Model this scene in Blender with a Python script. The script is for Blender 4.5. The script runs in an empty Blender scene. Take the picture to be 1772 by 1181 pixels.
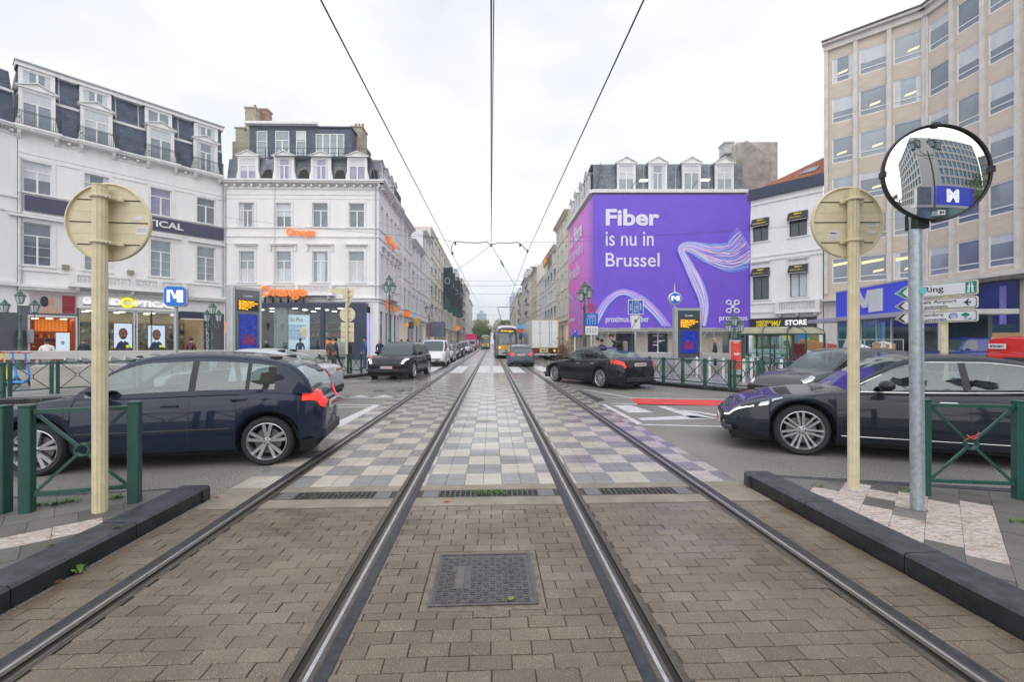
import bpy, math, random
from mathutils import Vector, Matrix
random.seed(7)
R = random.random
rad = math.radians
S = bpy.context.scene
COL = S.collection
# ---------------------------------------------------------------- camera
FPX, HZ, CX, EYE = 787.6, 593.0, 886.0, 1.62     # focal length and horizon in photo pixels, eye height in metres
ALPHA = math.atan(36 / FPX)                       # camera looks slightly right of the tram line
cam = bpy.data.objects.new("Camera", bpy.data.cameras.new("Camera"))
COL.objects.link(cam)
cam.data.lens = 16.0; cam.data.sensor_width = 36.0
cam.data.shift_y = 2.5 / 1772
cam.data.clip_start = 0.05; cam.data.clip_end = 3000
cam.location = (0, 0, EYE); cam.rotation_euler = (rad(90), 0, -ALPHA)
S.camera = cam
# ---------------------------------------------------------------- world: bright overcast
SUN_EL, SUN_AZ = rad(33), rad(188)
wd = bpy.data.worlds.new("World"); S.world = wd; wd.use_nodes = True
nt = wd.node_tree; nt.nodes.clear()
out = nt.nodes.new("ShaderNodeOutputWorld"); bg = nt.nodes.new("ShaderNodeBackground")
sky = nt.nodes.new("ShaderNodeTexSky"); sky.sky_type = 'NISHITA'; sky.sun_disc = False
sky.sun_elevation = SUN_EL; sky.sun_rotation = SUN_AZ; sky.dust_density = 2.0; sky.air_density = 1.0
tc = nt.nodes.new("ShaderNodeTexCoord"); mp = nt.nodes.new("ShaderNodeMapping"); mp.inputs['Scale'].default_value = (1.0, 1.0, 2.2)
nz = nt.nodes.new("ShaderNodeTexNoise"); nz.inputs['Scale'].default_value = 1.7; nz.inputs['Detail'].default_value = 5; nz.inputs['Roughness'].default_value = .48
cr = nt.nodes.new("ShaderNodeValToRGB")
cr.color_ramp.elements[0].position = .38; cr.color_ramp.elements[0].color = (6.7, 7.05, 7.85, 1)
cr.color_ramp.elements[1].position = .66; cr.color_ramp.elements[1].color = (10.0, 10.1, 10.35, 1)
mx = nt.nodes.new("ShaderNodeMix"); mx.data_type = 'RGBA'; mx.inputs[0].default_value = .93
L = nt.links.new
L(tc.outputs['Generated'], mp.inputs[0]); L(mp.outputs[0], nz.inputs['Vector']); L(nz.outputs[0], cr.inputs[0])
L(sky.outputs[0], mx.inputs[6]); L(cr.outputs[0], mx.inputs[7]); L(mx.outputs[2], bg.inputs[0]); L(bg.outputs[0], out.inputs[0])
bg.inputs[1].default_value = 0.1
# ---------------------------------------------------------------- sun through cloud
sun = bpy.data.objects.new("Sun", bpy.data.lights.new("Sun", 'SUN')); COL.objects.link(sun)
sun.data.energy = 1.5; sun.data.angle = rad(100); sun.data.color = (1, .97, .92)
sd = Vector((math.sin(SUN_AZ) * math.cos(SUN_EL), math.cos(SUN_AZ) * math.cos(SUN_EL), math.sin(SUN_EL)))
sun.rotation_euler = sd.to_track_quat('Z', 'Y').to_euler()
S.view_settings.view_transform = 'Standard'; S.view_settings.look = 'None'
S.view_settings.exposure = 0.32; S.view_settings.gamma = 1; S.view_settings.use_curve_mapping = False
# ---------------------------------------------------------------- geometry of the view
CA, SA = math.cos(ALPHA), math.sin(ALPHA)
def C2W(X, Y, z=0.0):                 # camera-plane metres (right, forward) -> world (street runs along +Y)
    return Vector((X * CA + Y * SA, -X * SA + Y * CA, z))
def G(px, py, zg=0.0):                # point on the ground seen at a pixel, camera-plane metres
    Y = (EYE - zg) * FPX / (py - HZ)
    return ((px - CX) / FPX * Y, Y)
def GW(px, py, zg=0.0): return C2W(*G(px, py, zg), zg)
def P(px, py, Y): return C2W((px - CX) / FPX * Y, Y, EYE + (HZ - py) / FPX * Y)
def Zat(py, Y): return EYE + (HZ - py) / FPX * Y
# ---------------------------------------------------------------- materials
def lin(h):
    if not isinstance(h, str): return h
    h = h.lstrip('#'); o = []
    for i in (0, 2, 4):
        c = int(h[i:i + 2], 16) / 255
        o.append(c / 12.92 if c <= .04045 else ((c + .055) / 1.055) ** 2.4)
    return tuple(o)
MATS = {}
def M(name, col, rough=.6, metal=0, var=.12, scale=3.0, bump=0, bscale=60, coat=0, emit=0, emcol=None, spec=.5, vec='Object', streak=1.0, alpha=None, detail=4):
    if name in MATS: return MATS[name]
    m = bpy.data.materials.new(name); m.use_nodes = True; MATS[name] = m
    n = m.node_tree.nodes; l = m.node_tree.links; b = n['Principled BSDF']
    col = lin(col)
    b.inputs['Roughness'].default_value = rough; b.inputs['Metallic'].default_value = metal
    b.inputs['Coat Weight'].default_value = coat; b.inputs['Coat Roughness'].default_value = .04
    b.inputs['Specular IOR Level'].default_value = spec
    b.inputs['Base Color'].default_value = (*col, 1)
    if var or bump:
        t = n.new('ShaderNodeTexCoord'); mp = n.new('ShaderNodeMapping'); l.new(t.outputs[vec], mp.inputs[0])
        mp.inputs['Scale'].default_value = (1, 1, streak)
    if var:
        z = n.new('ShaderNodeTexNoise'); z.inputs['Scale'].default_value = scale; z.inputs['Detail'].default_value = detail
        z.inputs['Roughness'].default_value = .6
        l.new(mp.outputs[0], z.inputs['Vector'])
        r = n.new('ShaderNodeValToRGB')
        r.color_ramp.elements[0].position = .3; r.color_ramp.elements[1].position = .7
        r.color_ramp.elements[0].color = (*[c * (1 - var) for c in col], 1)
        r.color_ramp.elements[1].color = (*[min(1, c * (1 + var)) for c in col], 1)
        l.new(z.outputs[0], r.inputs[0]); l.new(r.outputs[0], b.inputs['Base Color'])
    if bump:
        z2 = n.new('ShaderNodeTexNoise'); z2.inputs['Scale'].default_value = bscale; z2.inputs['Detail'].default_value = 3
        l.new(mp.outputs[0], z2.inputs['Vector'])
        bp = n.new('ShaderNodeBump'); bp.inputs['Strength'].default_value = bump; bp.inputs['Distance'].default_value = .01
        l.new(z2.outputs[0], bp.inputs['Height']); l.new(bp.outputs[0], b.inputs['Normal'])
    if emit:
        b.inputs['Emission Color'].default_value = (*(lin(emcol) if emcol else col), 1); b.inputs['Emission Strength'].default_value = emit
    return m
def brick(name, c1, c2, mortar, bw, bh, ms=.006, rough=.8, plane='xz', var=.25, bump=.4, off=.5, coat=0, nscale=2.0, speck=0):
    m = bpy.data.materials.new(name); m.use_nodes = True; MATS[name] = m
    n = m.node_tree.nodes; l = m.node_tree.links; b = n['Principled BSDF']
    b.inputs['Roughness'].default_value = rough; b.inputs['Coat Weight'].default_value = coat
    t = n.new('ShaderNodeTexCoord'); s = n.new('ShaderNodeSeparateXYZ'); c = n.new('ShaderNodeCombineXYZ')
    l.new(t.outputs['Object'], s.inputs[0])
    l.new(s.outputs[plane[0].upper()], c.inputs[0]); l.new(s.outputs[plane[1].upper()], c.inputs[1])
    k = n.new('ShaderNodeTexBrick'); l.new(c.outputs[0], k.inputs['Vector'])
    k.inputs['Scale'].default_value = 1; k.inputs['Brick Width'].default_value = bw; k.inputs['Row Height'].default_value = bh
    k.inputs['Mortar Size'].default_value = ms; k.inputs['Mortar Smooth'].default_value = .1; k.offset = off
    k.inputs['Color1'].default_value = (*lin(c1), 1); k.inputs['Color2'].default_value = (*lin(c2), 1); k.inputs['Mortar'].default_value = (*lin(mortar), 1)
    z = n.new('ShaderNodeTexNoise'); z.inputs['Scale'].default_value = nscale; z.inputs['Detail'].default_value = 6; l.new(t.outputs['Object'], z.inputs['Vector'])
    r = n.new('ShaderNodeMapRange'); r.inputs[1].default_value = .3; r.inputs[2].default_value = .7; r.inputs[3].default_value = 1 - var; r.inputs[4].default_value = 1 + var
    l.new(z.outputs[0], r.inputs[0])
    mu = n.new('ShaderNodeVectorMath'); mu.operation = 'SCALE'; l.new(k.outputs[0], mu.inputs[0]); l.new(r.outputs[0], mu.inputs[3])
    l.new(mu.outputs[0], b.inputs['Base Color'])
    bp = n.new('ShaderNodeBump'); bp.inputs['Strength'].default_value = bump; bp.inputs['Distance'].default_value = .01; bp.invert = True
    l.new(k.outputs[1], bp.inputs['Height']); l.new(bp.outputs[0], b.inputs['Normal'])
    return m
def glassy(name, tint, trans=.5, rough=.02):      # see-through window pane: tinted transparency under a Fresnel reflection
    m = bpy.data.materials.new(name); m.use_nodes = True; MATS[name] = m
    n = m.node_tree.nodes; l = m.node_tree.links; n.clear()
    o = n.new('ShaderNodeOutputMaterial'); tr = n.new('ShaderNodeBsdfTransparent'); gl = n.new('ShaderNodeBsdfGlossy'); mx = n.new('ShaderNodeMixShader')
    ge = n.new('ShaderNodeNewGeometry'); dt = n.new('ShaderNodeVectorMath'); dt.operation = 'DOT_PRODUCT'; l.new(ge.outputs['Incoming'], dt.inputs[0]); l.new(ge.outputs['Normal'], dt.inputs[1])
    def mth(op, a, b=None):
        q = n.new('ShaderNodeMath'); q.operation = op; l.new(a, q.inputs[0])
        if b is not None: q.inputs[1].default_value = b
        return q
    fr = mth('ABSOLUTE', dt.outputs['Value']); fr = mth('MULTIPLY', fr.outputs[0], -1); fr = mth('ADD', fr.outputs[0], 1); fr = mth('POWER', fr.outputs[0], 5)
    ad = mth('ADD', fr.outputs[0], trans); ad.use_clamp = True
    tr.inputs[0].default_value = (*tint, 1); gl.inputs[0].default_value = (.85, .92, .95, 1); gl.inputs['Roughness'].default_value = rough
    l.new(ad.outputs[0], mx.inputs[0]); l.new(tr.outputs[0], mx.inputs[1]); l.new(gl.outputs[0], mx.inputs[2]); l.new(mx.outputs[0], o.inputs[0])
    return m
# ---------------------------------------------------------------- mesh builder
class B:
    def __init__(s): s.v = []; s.f = []; s.m = []; s.mats = []
    def mi(s, mat):
        if mat not in s.mats: s.mats.append(mat)
        return s.mats.index(mat)
    def poly(s, pts, mat):
        i = len(s.v); s.v += [tuple(p) for p in pts]; s.f.append(tuple(range(i, i + len(pts)))); s.m.append(s.mi(mat)); return s
    def box(s, x0, x1, y0, y1, z0, z1, mat, skip=''):
        if x0 > x1: x0, x1 = x1, x0
        if y0 > y1: y0, y1 = y1, y0
        if z0 > z1: z0, z1 = z1, z0
        i = len(s.v)
        s.v += [(x0, y0, z0), (x1, y0, z0), (x1, y1, z0), (x0, y1, z0), (x0, y0, z1), (x1, y0, z1), (x1, y1, z1), (x0, y1, z1)]
        fs = {'b': (0, 3, 2, 1), 't': (4, 5, 6, 7), 'f': (0, 1, 5, 4), 'r': (1, 2, 6, 5), 'k': (2, 3, 7, 6), 'l': (3, 0, 4, 7)}
        k = s.mi(mat)
        for n, q in fs.items():
            if n in skip: continue
            s.f.append(tuple(i + a for a in q)); s.m.append(k)
        return s
    def bbox(s, x0, x1, y0, y1, z0, z1, mat, c=.01):      # box with chamfered vertical and top edges
        pts = [(x0 + c, y0), (x1 - c, y0), (x1, y0 + c), (x1, y1 - c), (x1 - c, y1), (x0 + c, y1), (x0, y1 - c), (x0, y0 + c)]
        ins = [(x0 + 2 * c, y0 + c), (x1 - 2 * c, y0 + c), (x1 - c, y0 + 2 * c), (x1 - c, y1 - 2 * c), (x1 - 2 * c, y1 - c), (x0 + 2 * c, y1 - c), (x0 + c, y1 - 2 * c), (x0 + c, y0 + 2 * c)]
        i = len(s.v); s.v += [(*p, z0) for p in pts] + [(*p, z1 - c) for p in pts] + [(*p, z1) for p in ins]; k = s.mi(mat)
        for a in range(8):
            b = (a + 1) % 8
            s.f += [(i + a, i + b, i + 8 + b, i + 8 + a), (i + 8 + a, i + 8 + b, i + 16 + b, i + 16 + a)]; s.m += [k, k]
        s.f += [tuple(i + 16 + a for a in range(8)), tuple(i + 7 - a for a in range(8))]; s.m += [k, k]
        return s
    def grid(s, rows, mat, closed=False, matf=None):
        i = len(s.v); n = len(rows[0])
        for r in rows: s.v += [tuple(p) for p in r]
        for a in range(len(rows) - 1):
            for b in range(n - (0 if closed else 1)):
                c = (b + 1) % n
                mm = matf(a, b) if matf else mat
                if mm is None: continue
                s.f.append((i + a * n + b, i + a * n + c, i + (a + 1) * n + c, i + (a + 1) * n + b)); s.m.append(s.mi(mm))
        return s
    def cyl(s, p0, p1, r0, mat, r1=None, n=10, caps=True):
        p0, p1 = Vector(p0), Vector(p1); r1 = r0 if r1 is None else r1
        d = (p1 - p0).normalized(); a = d.orthogonal().normalized(); b = d.cross(a)
        ra = [p0 + (a * math.cos(t) + b * math.sin(t)) * r0 for t in [2 * math.pi * i / n for i in range(n)]]
        rb = [p1 + (a * math.cos(t) + b * math.sin(t)) * r1 for t in [2 * math.pi * i / n for i in range(n)]]
        s.grid([ra, rb], mat, True)
        if caps: s.poly(ra[::-1], mat); s.poly(rb, mat)
        return s
    def tube(s, pts, r, mat, n=8, closed=False):
        pts = [Vector(p) for p in pts]; rings = []; N = len(pts); a = None
        for i, p in enumerate(pts):
            q0 = pts[i - 1] if (i or closed) else p; q1 = pts[(i + 1) % N] if (i < N - 1 or closed) else p
            d = (q1 - q0).normalized()
            a = (a - d * a.dot(d)).normalized() if a is not None and (a - d * a.dot(d)).length > 1e-4 else d.orthogonal().normalized()
            b = d.cross(a); rr = r[i] if isinstance(r, (list, tuple)) else r
            rings.append([p + (a * math.cos(t) + b * math.sin(t)) * rr for t in [2 * math.pi * k / n for k in range(n)]])
        if closed: rings.append(rings[0])
        s.grid(rings, mat, True)
        if not closed: s.poly(rings[0][::-1], mat); s.poly(rings[-1], mat)
        return s
    def lathe(s, prof, mat, n=16, c=(0, 0, 0), axis='z', matf=None):
        rows = []
        for r, z in prof:
            row = []
            for k in range(n):
                t = 2 * math.pi * k / n; x, y = r * math.cos(t), r * math.sin(t)
                q = (x, y, z) if axis == 'z' else ((x, z, y) if axis == 'y' else (z, x, y))
                row.append((c[0] + q[0], c[1] + q[1], c[2] + q[2]))
            rows.append(row)
        return s.grid(rows, mat, True, matf)
    def prism(s, pts, a, b, mat, axis='z'):               # polygon extruded along an axis
        f = {'z': lambda p, h: (p[0], p[1], h), 'y': lambda p, h: (p[0], h, p[1]), 'x': lambda p, h: (h, p[0], p[1])}[axis]
        lo = [f(p, a) for p in pts]; hi = [f(p, b) for p in pts]
        s.poly(lo[::-1], mat); s.poly(hi, mat)
        for i in range(len(pts)):
            j = (i + 1) % len(pts); s.poly([lo[i], lo[j], hi[j], hi[i]], mat)
        return s
    def bar(s, p0, p1, w, h, mat):                        # rectangular bar between two points
        p0, p1 = Vector(p0), Vector(p1); d = (p1 - p0).normalized()
        up = Vector((0, 0, 1)) if abs(d.z) < .95 else Vector((0, 1, 0)); a = d.cross(up).normalized(); b = a.cross(d)
        q = [(-w / 2, -h / 2), (w / 2, -h / 2), (w / 2, h / 2), (-w / 2, h / 2)]
        ra = [p0 + a * x + b * y for x, y in q]; rb = [p1 + a * x + b * y for x, y in q]
        s.grid([ra, rb], mat, True); s.poly(ra[::-1], mat); s.poly(rb, mat); return s
    def ball(s, c, r, mat, n=10, sx=1, sy=1, sz=1):
        rows = []
        for i in range(n // 2 + 1):
            t = math.pi * i / (n // 2) - math.pi / 2
            rows.append([(c[0] + r * sx * math.cos(t) * math.cos(2 * math.pi * k / n), c[1] + r * sy * math.cos(t) * math.sin(2 * math.pi * k / n), c[2] + r * sz * math.sin(t)) for k in range(n)])
        return s.grid(rows, mat, True)
    def mesh(s, name, smooth=False):
        me = bpy.data.meshes.new(name); me.from_pydata(s.v, [], s.f)
        for m in s.mats: me.materials.append(m)
        me.polygons.foreach_set('material_index', s.m)
        if smooth:
            me.polygons.foreach_set('use_smooth', [True] * len(s.f))
            try: me.set_sharp_from_angle(angle=rad(smooth if smooth is not True else 40))
            except Exception: pass
        me.update(); return me
    def build(s, name, parent=None, smooth=False, loc=None, rot=None, **kw):
        return obj(name, s.mesh(name, smooth), parent, loc, rot, **kw)
def split_build(b, name, parent=None, smooth=False, loc=None, rot=None):   # one object for every separate piece
    key = {}; idx = [key.setdefault(tuple(round(c, 3) for c in v), i) for i, v in enumerate(b.v)]; par = list(range(len(b.v)))
    def find(a):
        while par[a] != a: par[a] = par[par[a]]; a = par[a]
        return a
    for f in b.f:
        r0 = find(idx[f[0]])
        for i in f[1:]: par[find(idx[i])] = r0
    gs = {}
    for f, m in zip(b.f, b.m): gs.setdefault(find(idx[f[0]]), []).append((f, m))
    for fs in gs.values():
        n = B(); n.mats = b.mats; mp = {}
        for f, m in fs:
            for i in f:
                if i not in mp: mp[i] = len(n.v); n.v.append(b.v[i])
            n.f.append(tuple(mp[i] for i in f)); n.m.append(m)
        n.build(name, parent, smooth, loc, rot)
def obj(name, me, parent=None, loc=None, rot=None, **kw):
    o = bpy.data.objects.new(name, me); COL.objects.link(o)
    if parent is not None: o.parent = parent
    if loc is not None: o.location = loc
    if rot is not None: o.rotation_euler = rot if isinstance(rot, (tuple, list, Vector)) else (0, 0, rot)
    for k, v in kw.items(): o[k] = v
    return o
def thing(name, label, category, loc=(0, 0, 0), rz=0, group=None):
    o = bpy.data.objects.new(name, None); COL.objects.link(o); o.empty_display_size = .2
    o.location = loc; o.rotation_euler = (0, 0, rz); o['label'] = label; o['category'] = category
    if group: o['group'] = group
    return o
def dup(root, loc, rz, label, group=None):
    r = root.copy(); COL.objects.link(r); r.location = loc; r.rotation_euler = (0, 0, rz); r['label'] = label
    if group: r['group'] = group
    def rec(a, b):
        for ch in a.children:
            c = ch.copy(); COL.objects.link(c); c.parent = b; rec(ch, c)
    rec(root, r); return r
def text(s, mat, w=None, h=None, parent=None, loc=(0, 0, 0), rz=0, bold=0, ext=.01, name='lettering', shear=0, center=False, tilt=0, **kw):
    cu = bpy.data.curves.new('t', 'FONT'); cu.body = s; cu.size = 1; cu.extrude = 0; cu.offset = bold; cu.shear = shear; cu.resolution_u = 4
    cu.space_line = kw.pop('line', 1.0)
    to = bpy.data.objects.new('t', cu); COL.objects.link(to)
    bpy.context.view_layer.update()
    me = bpy.data.meshes.new_from_object(to.evaluated_get(bpy.context.evaluated_depsgraph_get()))
    bpy.data.objects.remove(to); bpy.data.curves.remove(cu)
    xs = [v.co.x for v in me.vertices]; ys = [v.co.y for v in me.vertices]
    x0, x1, y0, y1 = min(xs), max(xs), min(ys), max(ys)
    sx = w / (x1 - x0) if w else None; sy = h / (y1 - y0) if h else None
    sx = sx or sy; sy = sy or sx
    cxs = (x0 + x1) / 2 if center else x0
    for v in me.vertices: v.co = ((v.co.x - cxs) * sx, -ext, (v.co.y - y0) * sy)
    # give the letters a real thickness
    n = len(me.vertices); vs = [tuple(v.co) for v in me.vertices]; fs = [tuple(p.vertices) for p in me.polygons]
    cnt = {}
    for f in fs:
        for a, b in zip(f, f[1:] + f[:1]): cnt[(a, b)] = 1
    vs2 = vs + [(x, 0.0, z) for x, y, z in vs]; fs2 = list(fs)
    for a, b in cnt:
        if (b, a) not in cnt: fs2.append((b, a, a + n, b + n))
    m2 = bpy.data.meshes.new(name); m2.from_pydata(vs2, [], fs2); m2.materials.append(mat); m2.update()
    bpy.data.meshes.remove(me)
    return obj(name, m2, parent, loc, (0, tilt, rz), **kw)
# ================================================================ materials used all over
WHITE = M('white_stucco', (.83, .82, .815), .85, var=.055, scale=1.5, streak=.16, bump=.15, bscale=25)
WTRIM = M('white_trim', (.78, .77, .77), .8, var=.10, scale=3, bump=.1)
GREYST = M('grey_stained_stone', (.50, .49, .49), .85, var=.25, scale=2.5, bump=.2)
SLATE = brick('blue_slate', (.055, .075, .12), (.078, .102, .155), (.025, .033, .05), .42, .26, .008, .5, 'xz', .3, .5)
SLATE2 = brick('grey_slate', (.15, .175, .21), (.21, .235, .27), (.07, .08, .10), .28, .16, .008, .55, 'xz', .35, .5)
ZINC = M('zinc', (.33, .36, .40), .45, .3, var=.15, scale=2)
IRON = M('black_iron', (.025, .03, .035), .5, var=.1)
PIPE = M('grey_pipe', (.42, .46, .50), .5, var=.1)
BLUEB = M('navy_cladding', (.02, .03, .075), .35, var=.15, scale=1)
GL = [M('window_glass_%s' % n, c, .04, var=.25, scale=.8, spec=1.0) for n, c in (('grey', (.12, .15, .19)), ('pale', (.22, .27, .31)), ('dark', (.04, .055, .07)), ('lilac', (.24, .23, .36)))]
CURT = M('net_curtain', (.55, .58, .62), .3, var=.12, scale=6, streak=.2, spec=.8)
FRAME = M('window_frame_white', (.80, .80, .80), .45, var=.04)
STONEB = M('beige_stone', (.60, .52, .435), .8, var=.10, scale=1.2, streak=2.5, bump=.15)
STONEC = M('pale_concrete', (.64, .61, .58), .8, var=.12, scale=1.5, bump=.15)
CREAM = M('cream_render', (.62, .57, .49), .85, var=.12, scale=.8, bump=.1)
BRICKR = brick('red_brick', (.30, .11, .07), (.36, .15, .10), (.35, .32, .28), .22, .075, .01, .9, 'xz', .2, .3)
TILE = brick('orange_roof_tile', (.50, .17, .08), (.42, .13, .07), (.18, .06, .035), .26, .30, .03, .7, 'xz', .25, .9)
GREEN = M('dark_green_paint', (.018, .085, .065), .38, var=.2, scale=6, bump=.06, bscale=30, spec=.6)
LGREEN = M('lantern_green', (.065, .125, .095), .45, var=.25, scale=8)
BEIGE = M('beige_enamel', (.70, .615, .41), .42, var=.12, scale=9, bump=.03)
GALV = M('galvanised_steel', (.42, .47, .51), .42, .55, var=.22, scale=22, bump=.08, bscale=50)
BLACKR = M('black_rubber', (.02, .021, .023), .55, var=.1)
CONC = M('concrete', (.42, .40, .37), .85, var=.18, scale=2.5, bump=.35, bscale=35)
METALG = M('brushed_grey_metal', (.50, .51, .53), .38, .4, var=.1, scale=2)
WHITEP = M('white_paint', (.80, .80, .80), .4, var=.05)
ORANGE = M('orange_plastic', (.90, .22, .01), .4, var=.03, emit=.25)
BLUES = M('sign_blue', (.01, .13, .55), .35, var=.05)
REDS = M('sign_red', (.70, .03, .02), .35, var=.05)
BLACKP = M('black_paint', (.02, .02, .022), .35, var=.1)
YELLOW = M('yellow_paint', (.85, .62, .02), .4, var=.05)
WARM = M('warm_shop_light', (1, .85, .6), .5, var=0, emit=9, emcol=(1, .82, .58))
COOL = M('cool_shop_light', (1, 1, 1), .5, var=0, emit=9, emcol=(.9, .95, 1))
SHOPG = glassy('shop_pane', (.80, .90, .88), .06)
WOOD = M('pale_wood', (.50, .36, .22), .6, var=.15, scale=3)
SIGNG = M('grey_violet_fascia', (.115, .105, .14), .5, var=.08)
AMBER = M('amber_display', (1, .5, .02), .5, var=0, emit=1.1, emcol=(1, .42, .01))
SKIN = M('skin', (.50, .30, .22), .55, var=.08)
SKIND = M('skin_dark', (.20, .11, .07), .55, var=.08)
# ================================================================ ground
def ramp(n, a, b, p0=.3, p1=.7):
    r = n.new('ShaderNodeValToRGB'); r.color_ramp.elements[0].position = p0; r.color_ramp.elements[1].position = p1
    r.color_ramp.elements[0].color = (*a, 1); r.color_ramp.elements[1].color = (*b, 1); return r
def asphalt():
    m = bpy.data.materials.new('asphalt'); m.use_nodes = True; n = m.node_tree.nodes; l = m.node_tree.links; b = n['Principled BSDF']
    g = n.new('ShaderNodeNewGeometry')
    a = n.new('ShaderNodeTexNoise'); a.inputs['Scale'].default_value = 62; a.inputs['Detail'].default_value = 3; l.new(g.outputs['Position'], a.inputs['Vector'])
    c = n.new('ShaderNodeTexNoise'); c.inputs['Scale'].default_value = .45; c.inputs['Detail'].default_value = 6; c.inputs['Roughness'].default_value = .62; l.new(g.outputs['Position'], c.inputs['Vector'])
    r1 = ramp(n, (.085, .082, .076), (.39, .375, .345), .33, .68); l.new(a.outputs[0], r1.inputs[0])
    r2 = ramp(n, (.62, .63, .66), (1.12, 1.1, 1.06), .3, .66); l.new(c.outputs[0], r2.inputs[0])
    mu = n.new('ShaderNodeMix'); mu.data_type = 'RGBA'; mu.blend_type = 'MULTIPLY'; mu.inputs[0].default_value = 1
    l.new(r1.outputs[0], mu.inputs[6]); l.new(r2.outputs[0], mu.inputs[7]); l.new(mu.outputs[2], b.inputs['Base Color'])
    w = n.new('ShaderNodeTexNoise'); w.inputs['Scale'].default_value = .28; w.inputs['Detail'].default_value = 4; l.new(g.outputs['Position'], w.inputs['Vector'])
    # wetter further down the street, drier at the crossing
    sp = n.new('ShaderNodeSeparateXYZ'); l.new(g.outputs['Position'], sp.inputs[0])
    mr = n.new('ShaderNodeMapRange'); mr.inputs[1].default_value = 9; mr.inputs[2].default_value = 24; mr.inputs[3].default_value = -.30; mr.inputs[4].default_value = .16; l.new(sp.outputs[1], mr.inputs[0])
    ad = n.new('ShaderNodeMath'); l.new(w.outputs[0], ad.inputs[0]); l.new(mr.outputs[0], ad.inputs[1])
    rr = ramp(n, (.72, .72, .72), (.12, .12, .12), .38, .58); l.new(ad.outputs[0], rr.inputs[0]); l.new(rr.outputs[0], b.inputs['Roughness'])
    bp = n.new('ShaderNodeBump'); bp.inputs['Strength'].default_value = .5; bp.inputs['Distance'].default_value = .006; l.new(a.outputs[0], bp.inputs['Height']); l.new(bp.outputs[0], b.inputs['Normal'])
    return m
def paver(name, ca, cb, joint=False, wet0=4.0, rough0=.62, speck=.55, stain=.75, blot=1):
    m = bpy.data.materials.new(name); m.use_nodes = True; n = m.node_tree.nodes; l = m.node_tree.links; b = n['Principled BSDF']
    g = n.new('ShaderNodeNewGeometry')
    r0 = ramp(n, ca, cb, .0, 1.0); l.new(g.outputs['Random Per Island'], r0.inputs[0])
    a = n.new('ShaderNodeTexNoise'); a.inputs['Scale'].default_value = 150; a.inputs['Detail'].default_value = 2; l.new(g.outputs['Position'], a.inputs['Vector'])
    r1 = n.new('ShaderNodeValToRGB'); e = r1.color_ramp.elements; e[0].position = .3; e[0].color = (.66, .66, .66, 1); e[1].position = .62; e[1].color = (1.08, 1.08, 1.08, 1)
    e2 = r1.color_ramp.elements.new(.70); e2.color = (1 + 2.2 * speck, 1 + 2.1 * speck, 1 + 2 * speck, 1)
    l.new(a.outputs[0], r1.inputs[0])
    c = n.new('ShaderNodeTexNoise'); c.inputs['Scale'].default_value = 1.1; c.inputs['Detail'].default_value = 7; c.inputs['Roughness'].default_value = .65; l.new(g.outputs['Position'], c.inputs['Vector'])
    r2 = ramp(n, (1 - .32 * blot, 1 - .34 * blot, 1 - .37 * blot), (1 + .14 * blot, 1 + .12 * blot, 1 + .10 * blot), .33, .66); l.new(c.outputs[0], r2.inputs[0])
    mu = n.new('ShaderNodeMix'); mu.data_type = 'RGBA'; mu.blend_type = 'MULTIPLY'; mu.inputs[0].default_value = 1; l.new(r0.outputs[0], mu.inputs[6]); l.new(r1.outputs[0], mu.inputs[7])
    m2 = n.new('ShaderNodeMix'); m2.data_type = 'RGBA'; m2.blend_type = 'MULTIPLY'; m2.inputs[0].default_value = 1; l.new(mu.outputs[2], m2.inputs[6]); l.new(r2.outputs[0], m2.inputs[7])
    # rusty brown stain beside the kerbs
    sp = n.new('ShaderNodeSeparateXYZ'); l.new(g.outputs['Position'], sp.inputs[0])
    ab = n.new('ShaderNodeMath'); ab.operation = 'ABSOLUTE'; l.new(sp.outputs[0], ab.inputs[0])
    st = n.new('ShaderNodeTexNoise'); st.inputs['Scale'].default_value = 2.3; st.inputs['Detail'].default_value = 5; l.new(g.outputs['Position'], st.inputs['Vector'])
    mr = n.new('ShaderNodeMapRange'); mr.inputs[1].default_value = 2.45; mr.inputs[2].default_value = 2.95; mr.inputs[3].default_value = -.42; mr.inputs[4].default_value = .22; l.new(ab.outputs[0], mr.inputs[0])
    ad = n.new('ShaderNodeMath'); ad.use_clamp = True; l.new(st.outputs[0], ad.inputs[0]); l.new(mr.outputs[0], ad.inputs[1])
    f = n.new('ShaderNodeMapRange'); f.inputs[1].default_value = .45; f.inputs[2].default_value = .75; f.inputs[3].default_value = 0; f.inputs[4].default_value = stain; l.new(ad.outputs[0], f.inputs[0])
    m3 = n.new('ShaderNodeMix'); m3.data_type = 'RGBA'; m3.inputs[7].default_value = (.13, .075, .035, 1); l.new(f.outputs[0], m3.inputs[0]); l.new(m2.outputs[2], m3.inputs[6])
    l.new(m3.outputs[2], b.inputs['Base Color'])
    w = n.new('ShaderNodeTexNoise'); w.inputs['Scale'].default_value = .9; w.inputs['Detail'].default_value = 5; l.new(g.outputs['Position'], w.inputs['Vector'])
    mw = n.new('ShaderNodeMapRange'); mw.inputs[1].default_value = wet0 - 1; mw.inputs[2].default_value = wet0 + 6; mw.inputs[3].default_value = -.12; mw.inputs[4].default_value = .2; l.new(sp.outputs[1], mw.inputs[0])
    aw = n.new('ShaderNodeMath'); l.new(w.outputs[0], aw.inputs[0]); l.new(mw.outputs[0], aw.inputs[1])
    rr = ramp(n, (rough0,) * 3, (.10, .10, .10), .34, .58); l.new(aw.outputs[0], rr.inputs[0]); l.new(rr.outputs[0], b.inputs['Roughness'])
    bp = n.new('ShaderNodeBump'); bp.inputs['Strength'].default_value = .25; bp.inputs['Distance'].default_value = .003; l.new(a.outputs[0], bp.inputs['Height']); l.new(bp.outputs[0], b.inputs['Normal'])
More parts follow.
